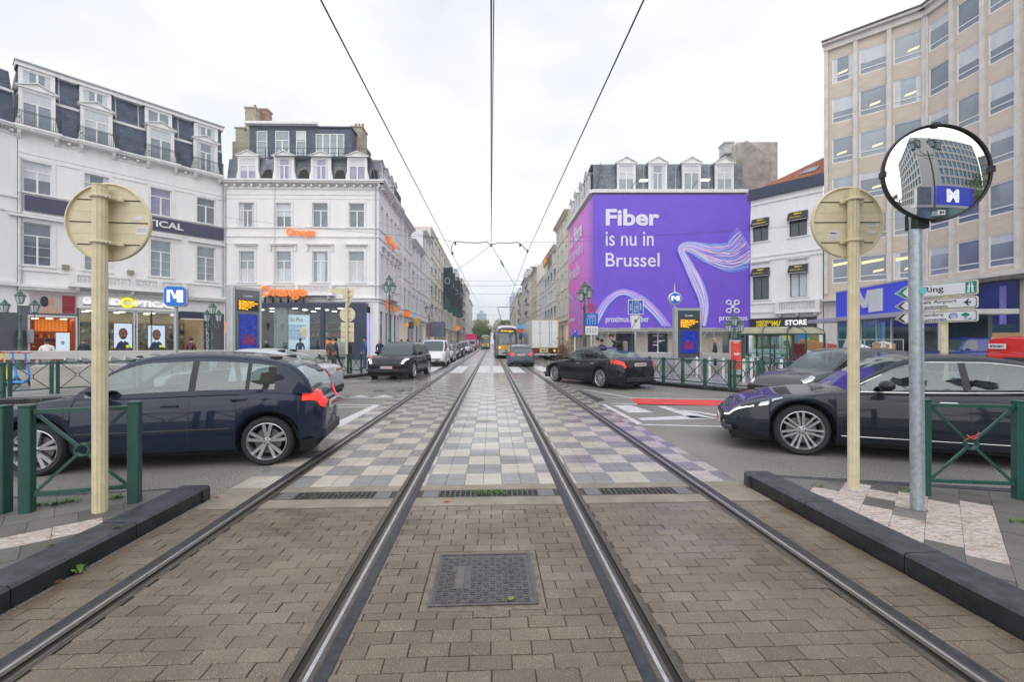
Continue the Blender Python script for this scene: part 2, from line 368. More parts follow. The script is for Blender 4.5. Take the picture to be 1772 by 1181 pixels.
    return m
ASPH = asphalt()
JOINT = M('dark_joint_sand', (.085, .078, .066), .9, var=.3, scale=12)
B().poly([(-150, -120, 0), (150, -120, 0), (150, 700, 0), (-150, 700, 0)], ASPH).build('road', kind='structure')
EDGE = 2.86
RAILS = [-2.378, -0.882, 0.829, 2.323]                 # centre of each running surface
GROOVE = [1, -1, 1, -1]                                # side on which the flange groove lies
def bands():                                           # strips of paving between the rails
    z = []
    for u, g in zip(RAILS, GROOVE):
        z.append((u - (.105 if g > 0 else .115), u + (.115 if g > 0 else .105)))
    xs = [-EDGE] + [c for a in z for c in a] + [EDGE]
    return [(xs[i], xs[i + 1]) for i in range(0, len(xs), 2)]
BANDS = bands()
def setts(b, x0, x1, y0, y1, matf, bw=.214, bh=.107, gap=.0022, zt=.014, jit=.002, off=.5, bev=.0032, xo=0):
    rows = int(math.ceil((y1 - y0) / bh))
    for r in range(rows):
        ya = y0 + r * bh; yb = min(ya + bh, y1)
        if yb - ya < .02: continue
        n0 = math.floor(x0 / bw) - 1; sh = off * bw * (r % 2) + (R() - .5) * .006
        x = n0 * bw + sh + xo
        while x < x1:
            xa, xb = max(x, x0), min(x + bw, x1); x += bw
            if xb - xa < .025: continue
            mat = matf((xa + xb) / 2, (ya + yb) / 2)
            if mat is None: continue
            z = zt + (R() - .5) * 2 * jit; tx, ty = (R() - .5) * jit * 1.3, (R() - .5) * jit * 1.3
            if R() < .03: z -= .004
            g = gap * (.6 + R() * .9)
            A, Bq, Cq, D = xa + g, xb - g, ya + g, yb - g
            i = len(b.v); k = b.mi(mat); e = bev
            b.v += [(A, Cq, 0), (Bq, Cq, 0), (Bq, D, 0), (A, D, 0),
                    (A, Cq, z - e), (Bq, Cq, z - e), (Bq, D, z - e), (A, D, z - e),
                    (A + e, Cq + e, z - tx - ty), (Bq - e, Cq + e, z + tx - ty), (Bq - e, D - e, z + tx + ty), (A + e, D - e, z - tx + ty)]
            for q in ((0, 1, 5, 4), (1, 2, 6, 5), (2, 3, 7, 6), (3, 0, 4, 7), (4, 5, 9, 8), (5, 6, 10, 9), (6, 7, 11, 10), (7, 4, 8, 11), (8, 9, 10, 11)):
                b.f.append(tuple(i + a for a in q)); b.m.append(k)
PAVN = paver('brown_setts', (.168, .138, .102), (.222, .187, .142), wet0=30, rough0=.55)
CHB = paver('beige_setts', (.50, .46, .395), (.58, .54, .47), wet0=5, speck=.12, stain=.2, blot=.45)
CHG = paver('grey_setts', (.245, .245, .25), (.30, .30, .308), wet0=5, speck=.3, stain=.2, blot=.45)
FARP = paver('worn_setts', (.38, .36, .34), (.52, .50, .47), wet0=5, speck=.15, stain=.2, blot=.6)
FARG = paver('worn_setts_rosy', (.38, .34, .31), (.44, .39, .36), wet0=5, speck=.15)
B().poly([(-EDGE, -6, .004), (EDGE, -6, .004), (EDGE, 60, .004), (-EDGE, 60, .004)], JOINT).build('tram_bed', kind='structure')
MH = (-.385, .29, 2.78, 3.46)
b = B()
for x0, x1 in BANDS:
    def near(x, y):
        return PAVN
    if x0 < MH[0] < x1:
        setts(b, x0, x1, .2, MH[2] - .05, near); setts(b, x0, MH[0] - .05, MH[2] - .05, MH[3] + .05, near); setts(b, MH[1] + .05, x1, MH[2] - .05, MH[3] + .05, near); setts(b, x0, x1, MH[3] + .05, 4.5, near)
    else: setts(b, x0, x1, .2, 4.50, near)
b.build('near_paving', kind='structure')
b = B()
SQ = .429
def chk(x, y):
    if y > 17 and R() < (y - 17) / 6: return FARP if R() < .85 else FARG
    return CHB if (math.floor((x + 40 * SQ - .125) / SQ) + math.floor(y / SQ)) % 2 else CHG
for x0, x1 in BANDS: setts(b, x0, x1, 5.2 - .052, 24, chk, bw=SQ / 2, bh=SQ / 4, off=0, jit=.0012, xo=.125, bev=.002, gap=.0015)
b.build('checkered_paving', kind='structure')
FARB = brick('far_setts', (.30, .29, .275), (.42, .40, .38), (.16, .155, .15), .44, .22, .012, .20, 'xy', .3, .2, nscale=.5)
b = B()
for x0, x1 in BANDS: b.poly([(x0, 24, .010), (x1, 24, .010), (x1, 400, .010), (x0, 400, .010)], FARB)
b.build('far_paving', kind='structure')
# concrete collar round the drains
SLABC = M('worn_concrete_slab', (.27, .235, .185), .6, var=.25, scale=3, bump=.3, bscale=60)
b = B()
for i, (x0, x1) in enumerate(BANDS):
    b.box(x0 + .003, x1 - .003, 4.503, 4.735, 0, .013, SLABC); b.box(x0 + .003, x1 - .003, 4.975, 5.145, 0, .013, SLABC)
    if i in (0, 4): b.box(x0 + .003, x1 - .003, 4.738, 4.972, 0, .012, SLABC)
b.build('concrete_strip', kind='structure')
# drains
CAST = M('cast_iron', (.13, .12, .115), .45, .5, var=.3, scale=30, bump=.15)
DARKV = M('drain_dark', (.012, .012, .012), .9, var=0)
WEED = M('weed_green', (.09, .17, .035), .7, var=.3, scale=30)
LEAFD = M('dead_leaf', (.36, .17, .05), .7, var=.3, scale=20)
def weed(b, x, y, z, n, s, mat=WEED):
    for _ in range(n):
        a = R() * 6.28; r = s * (.3 + R() * .7); px, py = x + (R() - .5) * s, y + (R() - .5) * s * .7
        d = Vector((math.cos(a), math.sin(a), .35 + R() * .6)) * r * .6; w = Vector((-math.sin(a), math.cos(a), 0)) * r * .16
        p = Vector((px, py, z)); b.poly([p, p + d * .5 + w, p + d, p + d * .5 - w], mat)
def drain(i, lab):
    x0, x1 = BANDS[i]; x0 += .06; x1 -= .06; b = B(); y0, y1 = 4.745, 4.965
    b.poly([(x0, y0, .005), (x1, y0, .005), (x1, y1, .005), (x0, y1, .005)], DARKV)
    for yy in (y0, y1 - .018): b.box(x0, x1, yy, yy + .018, .004, .013, CAST)
    o = thing('channel_drain', lab, 'drain', ((x0 + x1) / 2, 4.855, 0), 0, 'drain grates between the rails')
    x = x0
    while x < x1 - .01:
        b.box(x, x + .012, y0 + .018, y1 - .018, .0045, .0125, CAST); x += .055
    for k in (1, 2, 3): b.box(x0, x1, y0 + k * .055 - .004, y0 + k * .055 + .006, .0045, .012, CAST)
    for xa in (x0, x1 - .16): b.box(xa, xa + .16, y0 + .001, y1 - .001, .0045, .0142, M('chequer_plate', (.20, .20, .20), .5, .4, var=.35, scale=60))
    b.v = [(x - (x0 + x1) / 2, y - 4.855, z) for x, y, z in b.v]
    b.build('grate', o)
    w = B()
    for _ in range(16): weed(w, (R() - .5) * (x1 - x0) * .7, (R() - .5) * .1, .012, 5, .045)
    if i == 2:
        for _ in range(14): weed(w, .03 + (R() - .5) * .3, (R() - .5) * .14, .012, 9, .06)
    split_build(w, 'weed', o) if 0 else w.build('weed', o)
for i, lab in ((1, 'long grate with weeds left of the left pair of inner rails'), (2, 'grate full of green weeds in the middle between the two tracks'), (3, 'slotted grate with few weeds inside the right track')): drain(i, lab)
# rails
STEEL = M('polished_rail', (.50, .51, .53), .33, .8, var=.2, scale=18, streak=1)
STEELB = M('brown_rail_flange', (.115, .098, .078), .42, .45, var=.3, scale=25)
GRV = M('rail_groove', (.014, .011, .006), .6, var=0)  # near-black colour paints the shade of a deep groove into a shallow recess
TAR = M('tar_strip', (.030, .033, .040), .5, var=.5, scale=20, bump=.3, bscale=80)
labs = ['tram rail nearest the left kerb', 'tram rail just left of the manhole cover', 'tram rail just right of the manhole cover', 'tram rail nearest the right kerb']
for u, g, lb in zip(RAILS, GROOVE, labs):
    prof = [(-.105, .0125, TAR), (-.038, .0135, TAR), (-.034, .0165, STEELB), (-.020, .0185, STEELB), (-.011, .019, STEEL), (.009, .0195, STEEL), (.018, .0185, STEELB), (.034, .0165, STEELB), (.037, .006, GRV), (.072, .006, GRV), (.075, .0155, STEELB), (.094, .0155, STEELB), (.097, .012, STEELB), (.115, .0125, STEELB)]
    b = B()
    ys = [-.5, 1.5, 3, 4.5, 6, 9, 14, 24, 50, 120, 400]
    rows = [[(x * g, y, z) for x, z, _ in prof] for y in ys]
    b.grid(rows, STEEL, matf=lambda a, c: [TAR, STEELB, STEELB, STEELB, STEEL, STEELB, STEELB, GRV, GRV, GRV, STEELB, STEELB, STEELB, STEELB][c])
    b.build('tram_rail', loc=(u, 0, 0), label=lb, category='rail', group='tram rails set in the paving')
# manhole
MHM = M('manhole_iron', (.115, .107, .108), .42, .35, var=.25, scale=25)
MHT = M('manhole_plate', (.15, .14, .125), .5, .3, var=.2, scale=25)
mx0, mx1, my0, my1 = MH
o = thing('manhole_cover', 'square patterned iron manhole cover between the two tracks', 'manhole cover', ((mx0 + mx1) / 2, (my0 + my1) / 2, 0))
W2, D2 = (mx1 - mx0) / 2, (my1 - my0) / 2
b = B(); b.box(-W2 - .045, W2 + .045, -D2 - .045, D2 + .045, .0045, .010, M('manhole_mortar', (.19, .165, .13), .8, var=.35, scale=14, bump=.4)); b.build('surround', o)
b = B(); b.box(-W2, W2, -D2, D2, .005, .0135, MHM)
for sx in (-W2, W2 - .02): b.box(sx, sx + .02, -D2, D2, .0136, .0185, MHM)
for sy in (-D2, D2 - .02): b.box(-W2 + .021, W2 - .021, sy, sy + .02, .0136, .0185, MHM)
n = 0; y = -D2 + .03; cell = .043
while y < D2 - .05:
    x = -W2 + .03; m_ = 0
    while x < W2 - .05:
        if not (-.23 < x < -.135 and -.16 < y < .16):
            if (m_ + n) % 2: [b.box(x + .003, x + cell - .006, y + q, y + q + .011, .0137, .0185, MHM) for q in (.003, .024)]
            else: [b.box(x + q, x + q + .011, y + .003, y + cell - .006, .0137, .0185, MHM) for q in (.003, .024)]
        x += cell; m_ += 1
    y += cell; n += 1
b.build('cover_plate', o)
b = B(); b.box(-.19, -.135, -.15, .13, .0137, .0178, MHT); b.build('name_panel', o)
t = text('DECANTE', MHT, .2, .028, o, (-.2, -.12, .0175), 0, ext=.002); t.rotation_euler = (rad(-90), 0, rad(90))
t = text('8VR', MHT, .09, .028, o, (.24, -.06, .0185), 0, ext=.002); t.rotation_euler = (rad(-90), 0, rad(90))
# leaves
def leaf(x, y, z, s, col, lb, rz):
    m = M('leaf_' + col[0], col[1], .7, var=.3, scale=40); b = B(); k = 10
    pts = []
    for i in range(2 * k):
        a = math.pi * i / k; r = s * (1 if i % 2 == 0 else .55) * (.8 + .3 * R()); pts.append((r * math.cos(a), r * math.sin(a) * .8, .003 + .006 * R()))
    c = (0, 0, .006)
    for i in range(2 * k): b.poly([c, pts[i], pts[(i + 1) % (2 * k)]], m)
    b.tube([(-s * .4, 0, .006), (-s * 1.6, s * .3, .004)], .0015, m, 4)
    b.build('fallen_leaf', loc=(x, y, z), rot=rz, label=lb, category='leaf')
q = GW(884, 1043); leaf(q.x, q.y, .019, .035, ('olive', (.24, .27, .06)), 'yellow green leaf lying on the manhole cover', .4)
q = GW(773, 871); leaf(q.x, q.y, .014, .05, ('tan', (.42, .19, .06)), 'dry orange leaf lying just in front of the middle drain', 1.0)
q = GW(100, 1012); leaf(q.x, q.y, .014, .03, ('rust', (.24, .07, .02)), 'rusty brown leaf by the foot of the left kerb', 2.0)
q = GW(375, 864); leaf(q.x, q.y, .014, .04, ('ochre', (.40, .16, .03)), 'orange leaf beyond the tip of the left traffic island', 2.6)
q = GW(131, 993); b = B(); weed(b, 0, 0, 0, 30, .11); b.build('weed_tuft', loc=(q.x, q.y, .012), label='small green weed growing at the foot of the left kerb', category='weed')
# ================================================================ road markings
MARK = M('road_marking_white', (.60, .60, .60), .5, var=.25, scale=6)
MARKR = M('road_marking_red', (.72, .045, .025), .5, var=.15, scale=2)
PATCH = M('fresh_bitumen', (.035, .038, .043), .35, var=.4, scale=3, bump=.3)
def mark(pts, mat=MARK, z=.004, name='road_marking'):
    w = [GW(x, y) for x, y in pts]; b = B(); b.poly([(p.x, p.y, z) for p in w], mat); return b.build(name, kind='structure')
def stripe(a, bq, w, mat=MARK, z=.004):
    a, bq = GW(*a), GW(*bq); d = (bq - a).normalized(); n = Vector((-d.y, d.x, 0)) * w / 2
    b = B(); b.poly([(p.x, p.y, z) for p in (a - n, bq - n, bq + n, a + n)], mat); return b.build('road_marking', kind='structure')
mark([(1092, 690.5), (1272, 694), (1272, 704), (1104, 701)], MARKR)
stripe((1011, 675), (1098, 690), .11); stripe((1098, 689.4), (1290, 692.6), .11); stripe((1042, 688), (1085, 690), .07)
stripe((1058, 699), (1272, 704.2), .11)
stripe((1042, 700.5), (1108, 735.5), .17); stripe((1108, 735.5), (1330, 741), .13)
mark([(1100, 728), (1232, 725), (1240, 727), (1195, 732)][:0] or [(1104, 724), (1197, 720), (1240, 725.5), (1112, 728.5)])
mark([(1137, 703.5), (1150, 703.5), (1240, 725), (1195, 724)])
mark([(1062, 702.5), (1092, 702), (1132, 714.5), (1088, 715)])
mark([(1160, 708), (1200, 712), (1262, 721), (1250, 722)])
mark([(980, 672), (1000, 676), (1048, 693), (1030, 697), (1003, 686)], PATCH)
for i, x in enumerate((580, 620, 662, )): mark([(x - 18, 688), (x + 20, 688), (x + 4, 684)])
for x in (655, 695): mark([(x - 12, 678.5), (x + 14, 678.5), (x + 1, 675)], PATCH)
stripe((590, 689.8), (682, 689.8), .10); stripe((560, 701), (660, 701.3), .12); stripe((655, 702), (575, 740), .28)
stripe((570, 706), (640, 704.5), .1); stripe((560, 671), (592, 670), .1); stripe((560, 657), (590, 656.5), .1)
# zebra crossing
for u0, u1 in ((-5.4, -4.7), (-3.9, -3.2), (-2.2, -1.5), (-.75, -.05), (.1, .72), (1.15, 1.8), (2.75, 3.4), (4.0, 4.6)):
    B().poly([(u0, 23.9, .018), (u1, 23.9, .018), (u1, 31, .018), (u0, 31, .018)], MARK).build('zebra_stripe', kind='structure')
for u in (-2.95, 3.1):
    B().poly([(u - .06, 31.6, .006), (u + .06, 31.6, .006), (u + .06, 200, .006), (u - .06, 200, .006)], MARK).build('lane_line', kind='structure')
# ================================================================ pavements and kerbs
BLUEST = M('blue_stone_kerb', (.022, .024, .028), .42, var=.45, scale=7, bump=.4, bscale=45)
BSTOP = M('blue_stone_top', (.042, .046, .055), .45, var=.5, scale=9, bump=.4, bscale=45)
FLAG = paver('grey_flags', (.135, .13, .122), (.21, .205, .195), wet0=40, speck=.15, stain=0)
PINK = M('pink_marble_tile', (.52, .44, .40), .5, var=.3, scale=7, bump=.12, detail=9)
for n_ in PINK.node_tree.nodes:
    if n_.type == 'TEX_NOISE' and n_.inputs['Scale'].default_value == 7: n_.inputs['Distortion'].default_value = 2.2; n_.inputs['Roughness'].default_value = .75
    if n_.type == 'VALTORGB': n_.color_ramp.elements[0].color = (.27, .155, .12, 1); n_.color_ramp.elements[0].position = .36; n_.color_ramp.elements[1].color = (.60, .55, .51, 1); n_.color_ramp.elements[1].position = .56
    if n_.type == 'MAPPING': n_.inputs['Scale'].default_value = (1, 2.6, 1)
WETP = brick('wet_pavement', (.22, .215, .21), (.31, .30, .295), (.10, .10, .10), .5, .3, .012, .36, 'xy', .4, .2, nscale=.6)
def pavement(name, pts, z=.14, top=WETP, kerbw=.25):
    b = B(); P3 = [C2W(*p) for p in pts]; n = len(P3); P2 = [(p.x, p.y) for p in P3]
    b.prism(P2, -.02, z, top); return b.build(name, kind='structure')
def kerb_line(pts, z=.145, w=.25, side=1, name='kerb', seg=1.0, mt=None, mtop=None):
    b = B(); P3 = [C2W(*p) for p in pts]; mt = mt or BLUEST; mtop = mtop or BSTOP
    for a, c in zip(P3, P3[1:]):
        d = (c - a); Ln = d.length; d.normalize(); nrm = Vector((-d.y, d.x, 0)) * side; k = max(1, round(Ln / seg))
        for i in range(k):
            p = a + d * (Ln * i / k + .004); q = a + d * (Ln * (i + 1) / k - .004); e = .02
            prof = [(0, -.02), (.0, z - e), (e, z), (w, z), (w, -.02)]
            ra = [p + nrm * x + Vector((0, 0, y)) for x, y in prof]; rb = [q + nrm * x + Vector((0, 0, y)) for x, y in prof]
            b.grid([ra, rb], mt, matf=lambda i_, j: mtop if j in (1, 2) else mt); b.poly(ra, mt); b.poly(rb[::-1], mt)
    return b.build(name, kind='structure')
# near islands (camera-plane coordinates follow the rails)
def U(u, v): X = u * CA - v * SA; Y = u * SA + v * CA; return (X, Y)
Lt, Rt = U(-2.91, 4.86), U(2.87, 5.05)
Li = [U(-2.91, -3), Lt, (-8.5, 3.75), (-8.5, -3)]
Ri = [U(2.87, -3), Rt, (6.5, 4.3), (9.5, 3.0), (9.5, -3)]
DIRT = M('dirty_mortar', (.10, .095, .085), .9, var=.4, scale=8, bump=.4)
pavement('left_island', [U(-3.1, -3), (Lt[0] - .3, Lt[1] - .12), (-8.4, 3.7), (-8.4, -3)], .125, DIRT)
pavement('right_island', [U(3.05, -3), (Rt[0] + .3, Rt[1] - .16), (6.45, 4.2), (9.4, 2.9), (9.4, -3)], .135, DIRT)
kerb_line([U(-2.91, -3), Lt], .14, .28, 1); kerb_line([Lt, (-8.5, 3.75)], .13, .14, 1)
kerb_line([U(2.87, -3), Rt], .155, .27, -1); kerb_line([Rt, (6.5, 4.3), (9.5, 3.0)], .14, .14, -1)
def clip(poly, a, c):                                  # keep the part of poly left of a->c
    o = []; n = len(poly); s = lambda p: (c[0] - a[0]) * (p[1] - a[1]) - (c[1] - a[1]) * (p[0] - a[0])
    for i in range(n):
        p, q = poly[i], poly[(i + 1) % n]; sp, sq = s(p), s(q)
        if sp >= 0: o.append(p)
        if sp * sq < 0: t = sp / (sp - sq); o.append((p[0] + (q[0] - p[0]) * t, p[1] + (q[1] - p[1]) * t))
    return o
def inside(poly, x, y):
    c = False; n = len(poly)
    for i in range(n):
        (x1, y1), (x2, y2) = poly[i], poly[(i + 1) % n]
        if (y1 > y) != (y2 > y) and x < (x2 - x1) * (y - y1) / (y2 - y1) + x1: c = not c
    return c
def flags(name, x0, y0, nx, ny, sx, sy, ang, bounds, z, pinks, greys=()):
    b = B(); d = Vector((math.cos(ang), math.sin(ang))); e = Vector((-d.y, d.x)); o0 = Vector((x0, y0)); g = .004
    for i in range(-nx, nx):
        for j in range(-ny, ny):
            sh = .5 * (j % 2)
            c = [o0 + d * (sx * (i + sh + a)) + e * (sy * (j + bb)) for a, bb in ((g, g), (1 - g * 2, g), (1 - g * 2, 1 - g * 2), (g, 1 - g * 2))]
            poly = [(p.x, p.y) for p in c]; m = (c[0] + c[2]) / 2
            for k in range(len(bounds)):
                poly = clip(poly, bounds[k], bounds[(k + 1) % len(bounds)])
                if len(poly) < 3: break
            if len(poly) < 3: continue
            pk = any(inside(q, m.x, m.y) for q in pinks) and not any(inside(q, m.x, m.y) for q in greys)
            zz = z + R() * .004; b.prism(poly, z - .02, zz, PINK if pk else FLAG)
    return b.build(name, kind='structure')
wl = lambda *p: [tuple(C2W(*q)[:2]) for q in p]
gp = lambda *p: [tuple(GW(x, y, .14)[:2]) for x, y in p]
bl = wl(U(-3.2, -3), U(-3.2, 4.74), (-8.3, 3.6), (-8.3, -3))
flags('left_flagstones', -4, 3, 14, 14, .3, .3, rad(41), bl[::1], .132, [gp((-150, 985), (-150, 1005), (195, 902), (212, 882))])
br = wl(U(3.15, -3), (9.2, -3), (9.2, 2.8), (6.4, 4.1), U(3.15, 4.83))
flags('right_flagstones', 4, 4, 26, 26, .3, .215, rad(44), br, .142, [gp((1400, 842), (1510, 841), (1600, 860), (1722, 876), (1752, 972), (1690, 966), (1560, 930), (1430, 872))], [gp((1512, 868), (1600, 878), (1608, 908), (1530, 892)), gp((1640, 880), (1760, 990), (1800, 880), (1715, 870))][:1])
b = B()
for (px, py, n, s) in ((1572, 853, 10, .09), (1600, 851, 14, .08), (1415, 843, 12, .05), (1762, 905, 16, .07), (200, 862, 16, .08), (170, 866, 14, .08), (130, 868, 14, .08), (90, 873, 14, .08), (60, 876, 14, .08), (210, 914, 8, .05), (90, 945, 5, .04)):
    q = GW(px, py, .14); [weed(b, q.x + (R() - .5) * .1, q.y + (R() - .5) * .03, .14, n, s) for _ in range(3)]
b.build('pavement_weeds', kind='stuff', label='small green weeds growing in the joints of both islands', category='weeds')
# far pavements
LP = [(-40, 8.5), (-14.2, 11.3), (-11.8, 12.6), (-9.6, 15.4), (-8.4, 18.6), (-7.3, 20.6), (-6.7, 22.4)]
lpv = LP + [U(-5.5, 26), U(-5.5, 300), U(-30, 300), (-60, 60)]
pavement('left_pavement', lpv); kerb_line(LP + [U(-5.5, 26)], .145, .3, 1); kerb_line([U(-5.5, 26), U(-5.5, 300)], .145, .3, 1, seg=20)
RP = [(30, 9.0), (14, 10.6), (9.2, 13.0), (7.3, 14.6), (5.4, 17.2), (4.6, 19.5)]
rpv = RP + [U(5.6, 24), U(5.6, 300), U(30, 300), (60, 60), (60, 9)]
pavement('right_pavement', rpv); kerb_line(RP + [U(5.6, 24)], .145, .3, -1); kerb_line([U(5.6, 24), U(5.6, 300)], .145, .3, -1, seg=20)
b = B()
for _ in range(60):
    t = R(); X = 5.5 + (9 - 5.5) * t; Y = 17 + (13.1 - 17) * t - .08 - R() * .15; w = C2W(X, Y)
    s = .03 + .03 * R(); a = R() * 3; b.poly([(w.x + s * math.cos(a + k * 1.57), w.y + s * math.sin(a + k * 1.57) * .6, .006 + .004 * (k % 2)) for k in range(4)], LEAFD)
b.build('fallen_leaves', kind='stuff', label='small brown leaves lying along the right kerb', category='leaves')
# ================================================================ facades
class Fr:                                              # facade plane between two camera-plane points, seen from the front: a left, b right
    def __init__(s, a, b):
        s.a, s.b = a, b; s.L = math.hypot(b[0] - a[0], b[1] - a[1]); s.d = ((b[0] - a[0]) / s.L, (b[1] - a[1]) / s.L)
        w0, w1 = C2W(*a), C2W(*b); s.o = w0; s.rz = math.atan2(w1.y - w0.y, w1.x - w0.x)
    def x(s, px, off=0):
        r = (px - CX) / FPX; ax, ay = s.a[0] - s.d[1] * off, s.a[1] + s.d[0] * off
        return (r * ay - ax) / (s.d[0] - r * s.d[1])
    def Y(s, px, off=0): return s.a[1] + s.d[0] * off + s.d[1] * s.x(px, off)
    def z(s, px, py, off=0): return Zat(py, s.Y(px, off))
    def pt(s, x, y=0): return (s.a[0] + s.d[0] * x - s.d[1] * y, s.a[1] + s.d[1] * x + s.d[0] * y)
def wall(parent, W, H, ops, mat, depth=.22, z0=0.0, back=9, rmat=None, name='wall', roof=None, sides='lr', roofmat=None, y=0, mf=None):
    xs = sorted({0, W} | {o[0] for o in ops} | {o[1] for o in ops}); zs = sorted({z0, H} | {o[2] for o in ops} | {o[3] for o in ops})
    b = B()
    for i in range(len(xs) - 1):
        for j in range(len(zs) - 1):
            cx, cz = (xs[i] + xs[i + 1]) / 2, (zs[j] + zs[j + 1]) / 2
            if any(o[0] < cx < o[1] and o[2] < cz < o[3] for o in ops): continue
            b.poly([(xs[i], y, zs[j]), (xs[i + 1], y, zs[j]), (xs[i + 1], y, zs[j + 1]), (xs[i], y, zs[j + 1])], mf(cx, cz) if mf else mat)
    for o in ops:
        x0, x1, a, c = o[:4]; d = y + (o[4] if len(o) > 4 else depth); r = rmat or mat
        b.poly([(x0, y, a), (x0, y, c), (x0, d, c), (x0, d, a)], r); b.poly([(x1, y, a), (x1, d, a), (x1, d, c), (x1, y, c)], r)
        b.poly([(x0, y, c), (x1, y, c), (x1, d, c), (x0, d, c)], r); b.poly([(x0, y, a), (x0, d, a), (x1, d, a), (x1, y, a)], r)
    if back:
        if 'l' in sides: b.poly([(0, y, z0), (0, y, H), (0, back, H), (0, back, z0)], mat)
        if 'r' in sides: b.poly([(W, y, z0), (W, back, z0), (W, back, H), (W, y, H)], mat)
        b.poly([(0, back, z0), (0, back, H), (W, back, H), (W, back, z0)], mat)
        if roofmat: b.poly([(0, y, H), (W, y, H), (W, back, H), (0, back, H)], roofmat)
    return b.build(name, parent)
WC = {}
def window(parent, x0, x1, z0, z1, style='cas', glass=None, y=.16, frame=None, name='window', fw=.06):
    w, h = round(x1 - x0, 3), round(z1 - z0, 3); frame = frame or FRAME
    glass = glass or random.choice(GL); var_ = random.choice((0, 0, 1, 2, 3)) if style in ('cas', 'casbars', 'cross', 'two', 'office') and y > .05 else 0; key = (w, h, style, glass.name, frame.name, fw, var_)
    if key not in WC:
        b = B(); f = fw; d = .07
        b.box(0, w, .03, .035, 0, h, glass)
        if var_ in (1, 2): b.box(fw, w - fw, .027, .029, h * (.72 if var_ == 1 else .45), h - fw, CURT if glass is not CURT else GL[1])
        if var_ == 3: b.box(fw, w * .24, .027, .029, fw, h - fw, CURT if glass is not CURT else GL[1]); b.box(w * .76, w - fw, .027, .029, fw, h - fw, CURT if glass is not CURT else GL[1])
        for a, c in ((0, f), (w - f, w)): b.box(a, c, -.02, d, 0, h, frame)
        b.box(f, w - f, -.02, d, 0, f, frame); b.box(f, w - f, -.02, d, h - f, h, frame)
        if style in ('cas', 'casbars'):
            t = h * .70; b.box(f, w - f, -.012, d, t - .04, t + .04, frame); b.box(w / 2 - .05, w / 2 + .05, -.028, d, f, t - .04, frame)
            if style == 'casbars':
                for q in (.22, .44): b.box(f, w / 2 - .05, -.01, .02, h * q - .015, h * q + .015, frame); b.box(w / 2 + .05, w - f, -.01, .02, h * q - .015, h * q + .015, frame)
        if style == 'two': b.box(w / 2 - .06, w / 2 + .06, -.028, d, f, h - f, frame)
        if style == 'four': [b.box(w * q - .05, w * q + .05, -.028, d, f, h - f, frame) for q in (.25, .5, .75)]
        if style == 'office': b.box(f, w - f, -.01, d, h * .22 - .04, h * .22 + .04, frame)
        if style == 'cross': b.box(f, w - f, -.01, d, h * .66 - .03, h * .66 + .03, frame)
        if style == 'mid': b.box(w / 2 - .03, w / 2 + .03, -.01, d, f, h - f, frame)
        WC[key] = b.mesh('window')
    return obj(name, WC[key], parent, (x0, y, z0))
def band(b, x0, x1, z, h, p, mat, y=0): b.box(x0, x1, y - p, y, z, z + h, mat, 'k')
def cornice(b, x0, x1, z, mat, sc=1.0, dent=.32, y=0, brac=0, ends=True):   # z is the top
    band(b, x0, x1, z - .62 * sc, .12 * sc, .08 * sc, mat, y); band(b, x0 - .1 * sc, x1 + .1 * sc, z - .22 * sc, .10 * sc, .46 * sc, mat, y)
    band(b, x0 - .16 * sc, x1 + .16 * sc, z - .118 * sc, .12 * sc, .56 * sc, mat, y)
    n = int((x1 - x0) / (dent * .5)); 
    for i in range(n): x = x0 + (x1 - x0) * (i + .25) / n; b.box(x, x + (x1 - x0) / n * .5, y - .2 * sc, y, z - .34 * sc, z - .225 * sc, mat, 'k')
    n = int((x1 - x0) / (.62 * sc)) or 1
    for i in range(n): x = x0 + (x1 - x0) * (i + .4) / n; b.box(x, x + .13 * sc, y - .38 * sc, y, z - .47 * sc, z - .345 * sc, mat, 'k')
def hood(b, xc, w, z, mat, br=True):                 # moulded shelf over a window on two brackets
    b.box(xc - w / 2 - .28, xc + w / 2 + .28, -.3, 0, z + .42, z + .5, mat); b.box(xc - w / 2 - .2, xc + w / 2 + .2, -.2, 0, z + .32, z + .419, mat)
    b.box(xc - w / 2 - .14, xc + w / 2 + .14, -.05, 0, z + .16, z + .3, mat)
    if br:
        for s in (-1, 1): b.box(xc + s * (w / 2 + .17) - .07, xc + s * (w / 2 + .17) + .07, -.16, 0, z - .12, z + .319, mat)
def surround(b, x0, x1, z0, z1, mat, t=.16, p=.05):
    b.box(x0 - t, x0 - .001, -p, 0, z0, z1 + t, mat); b.box(x1 + .001, x1 + t, -p, 0, z0, z1 + t, mat); b.box(x0, x1, -p + .002, 0, z1 + .001, z1 + t - .002, mat)
    b.box(x0 - t - .05, x1 + t + .05, -p - .07, 0, z0 - .1, z0 - .001, mat)
def slope(b, x0, x1, z0, z1, y0, y1, mat, x0b=None, x1b=None):
    b.poly([(x0, y0, z0), (x1, y0, z0), (x1 if x1b is None else x1b, y1, z1), (x0 if x0b is None else x0b, y1, z1)], mat)
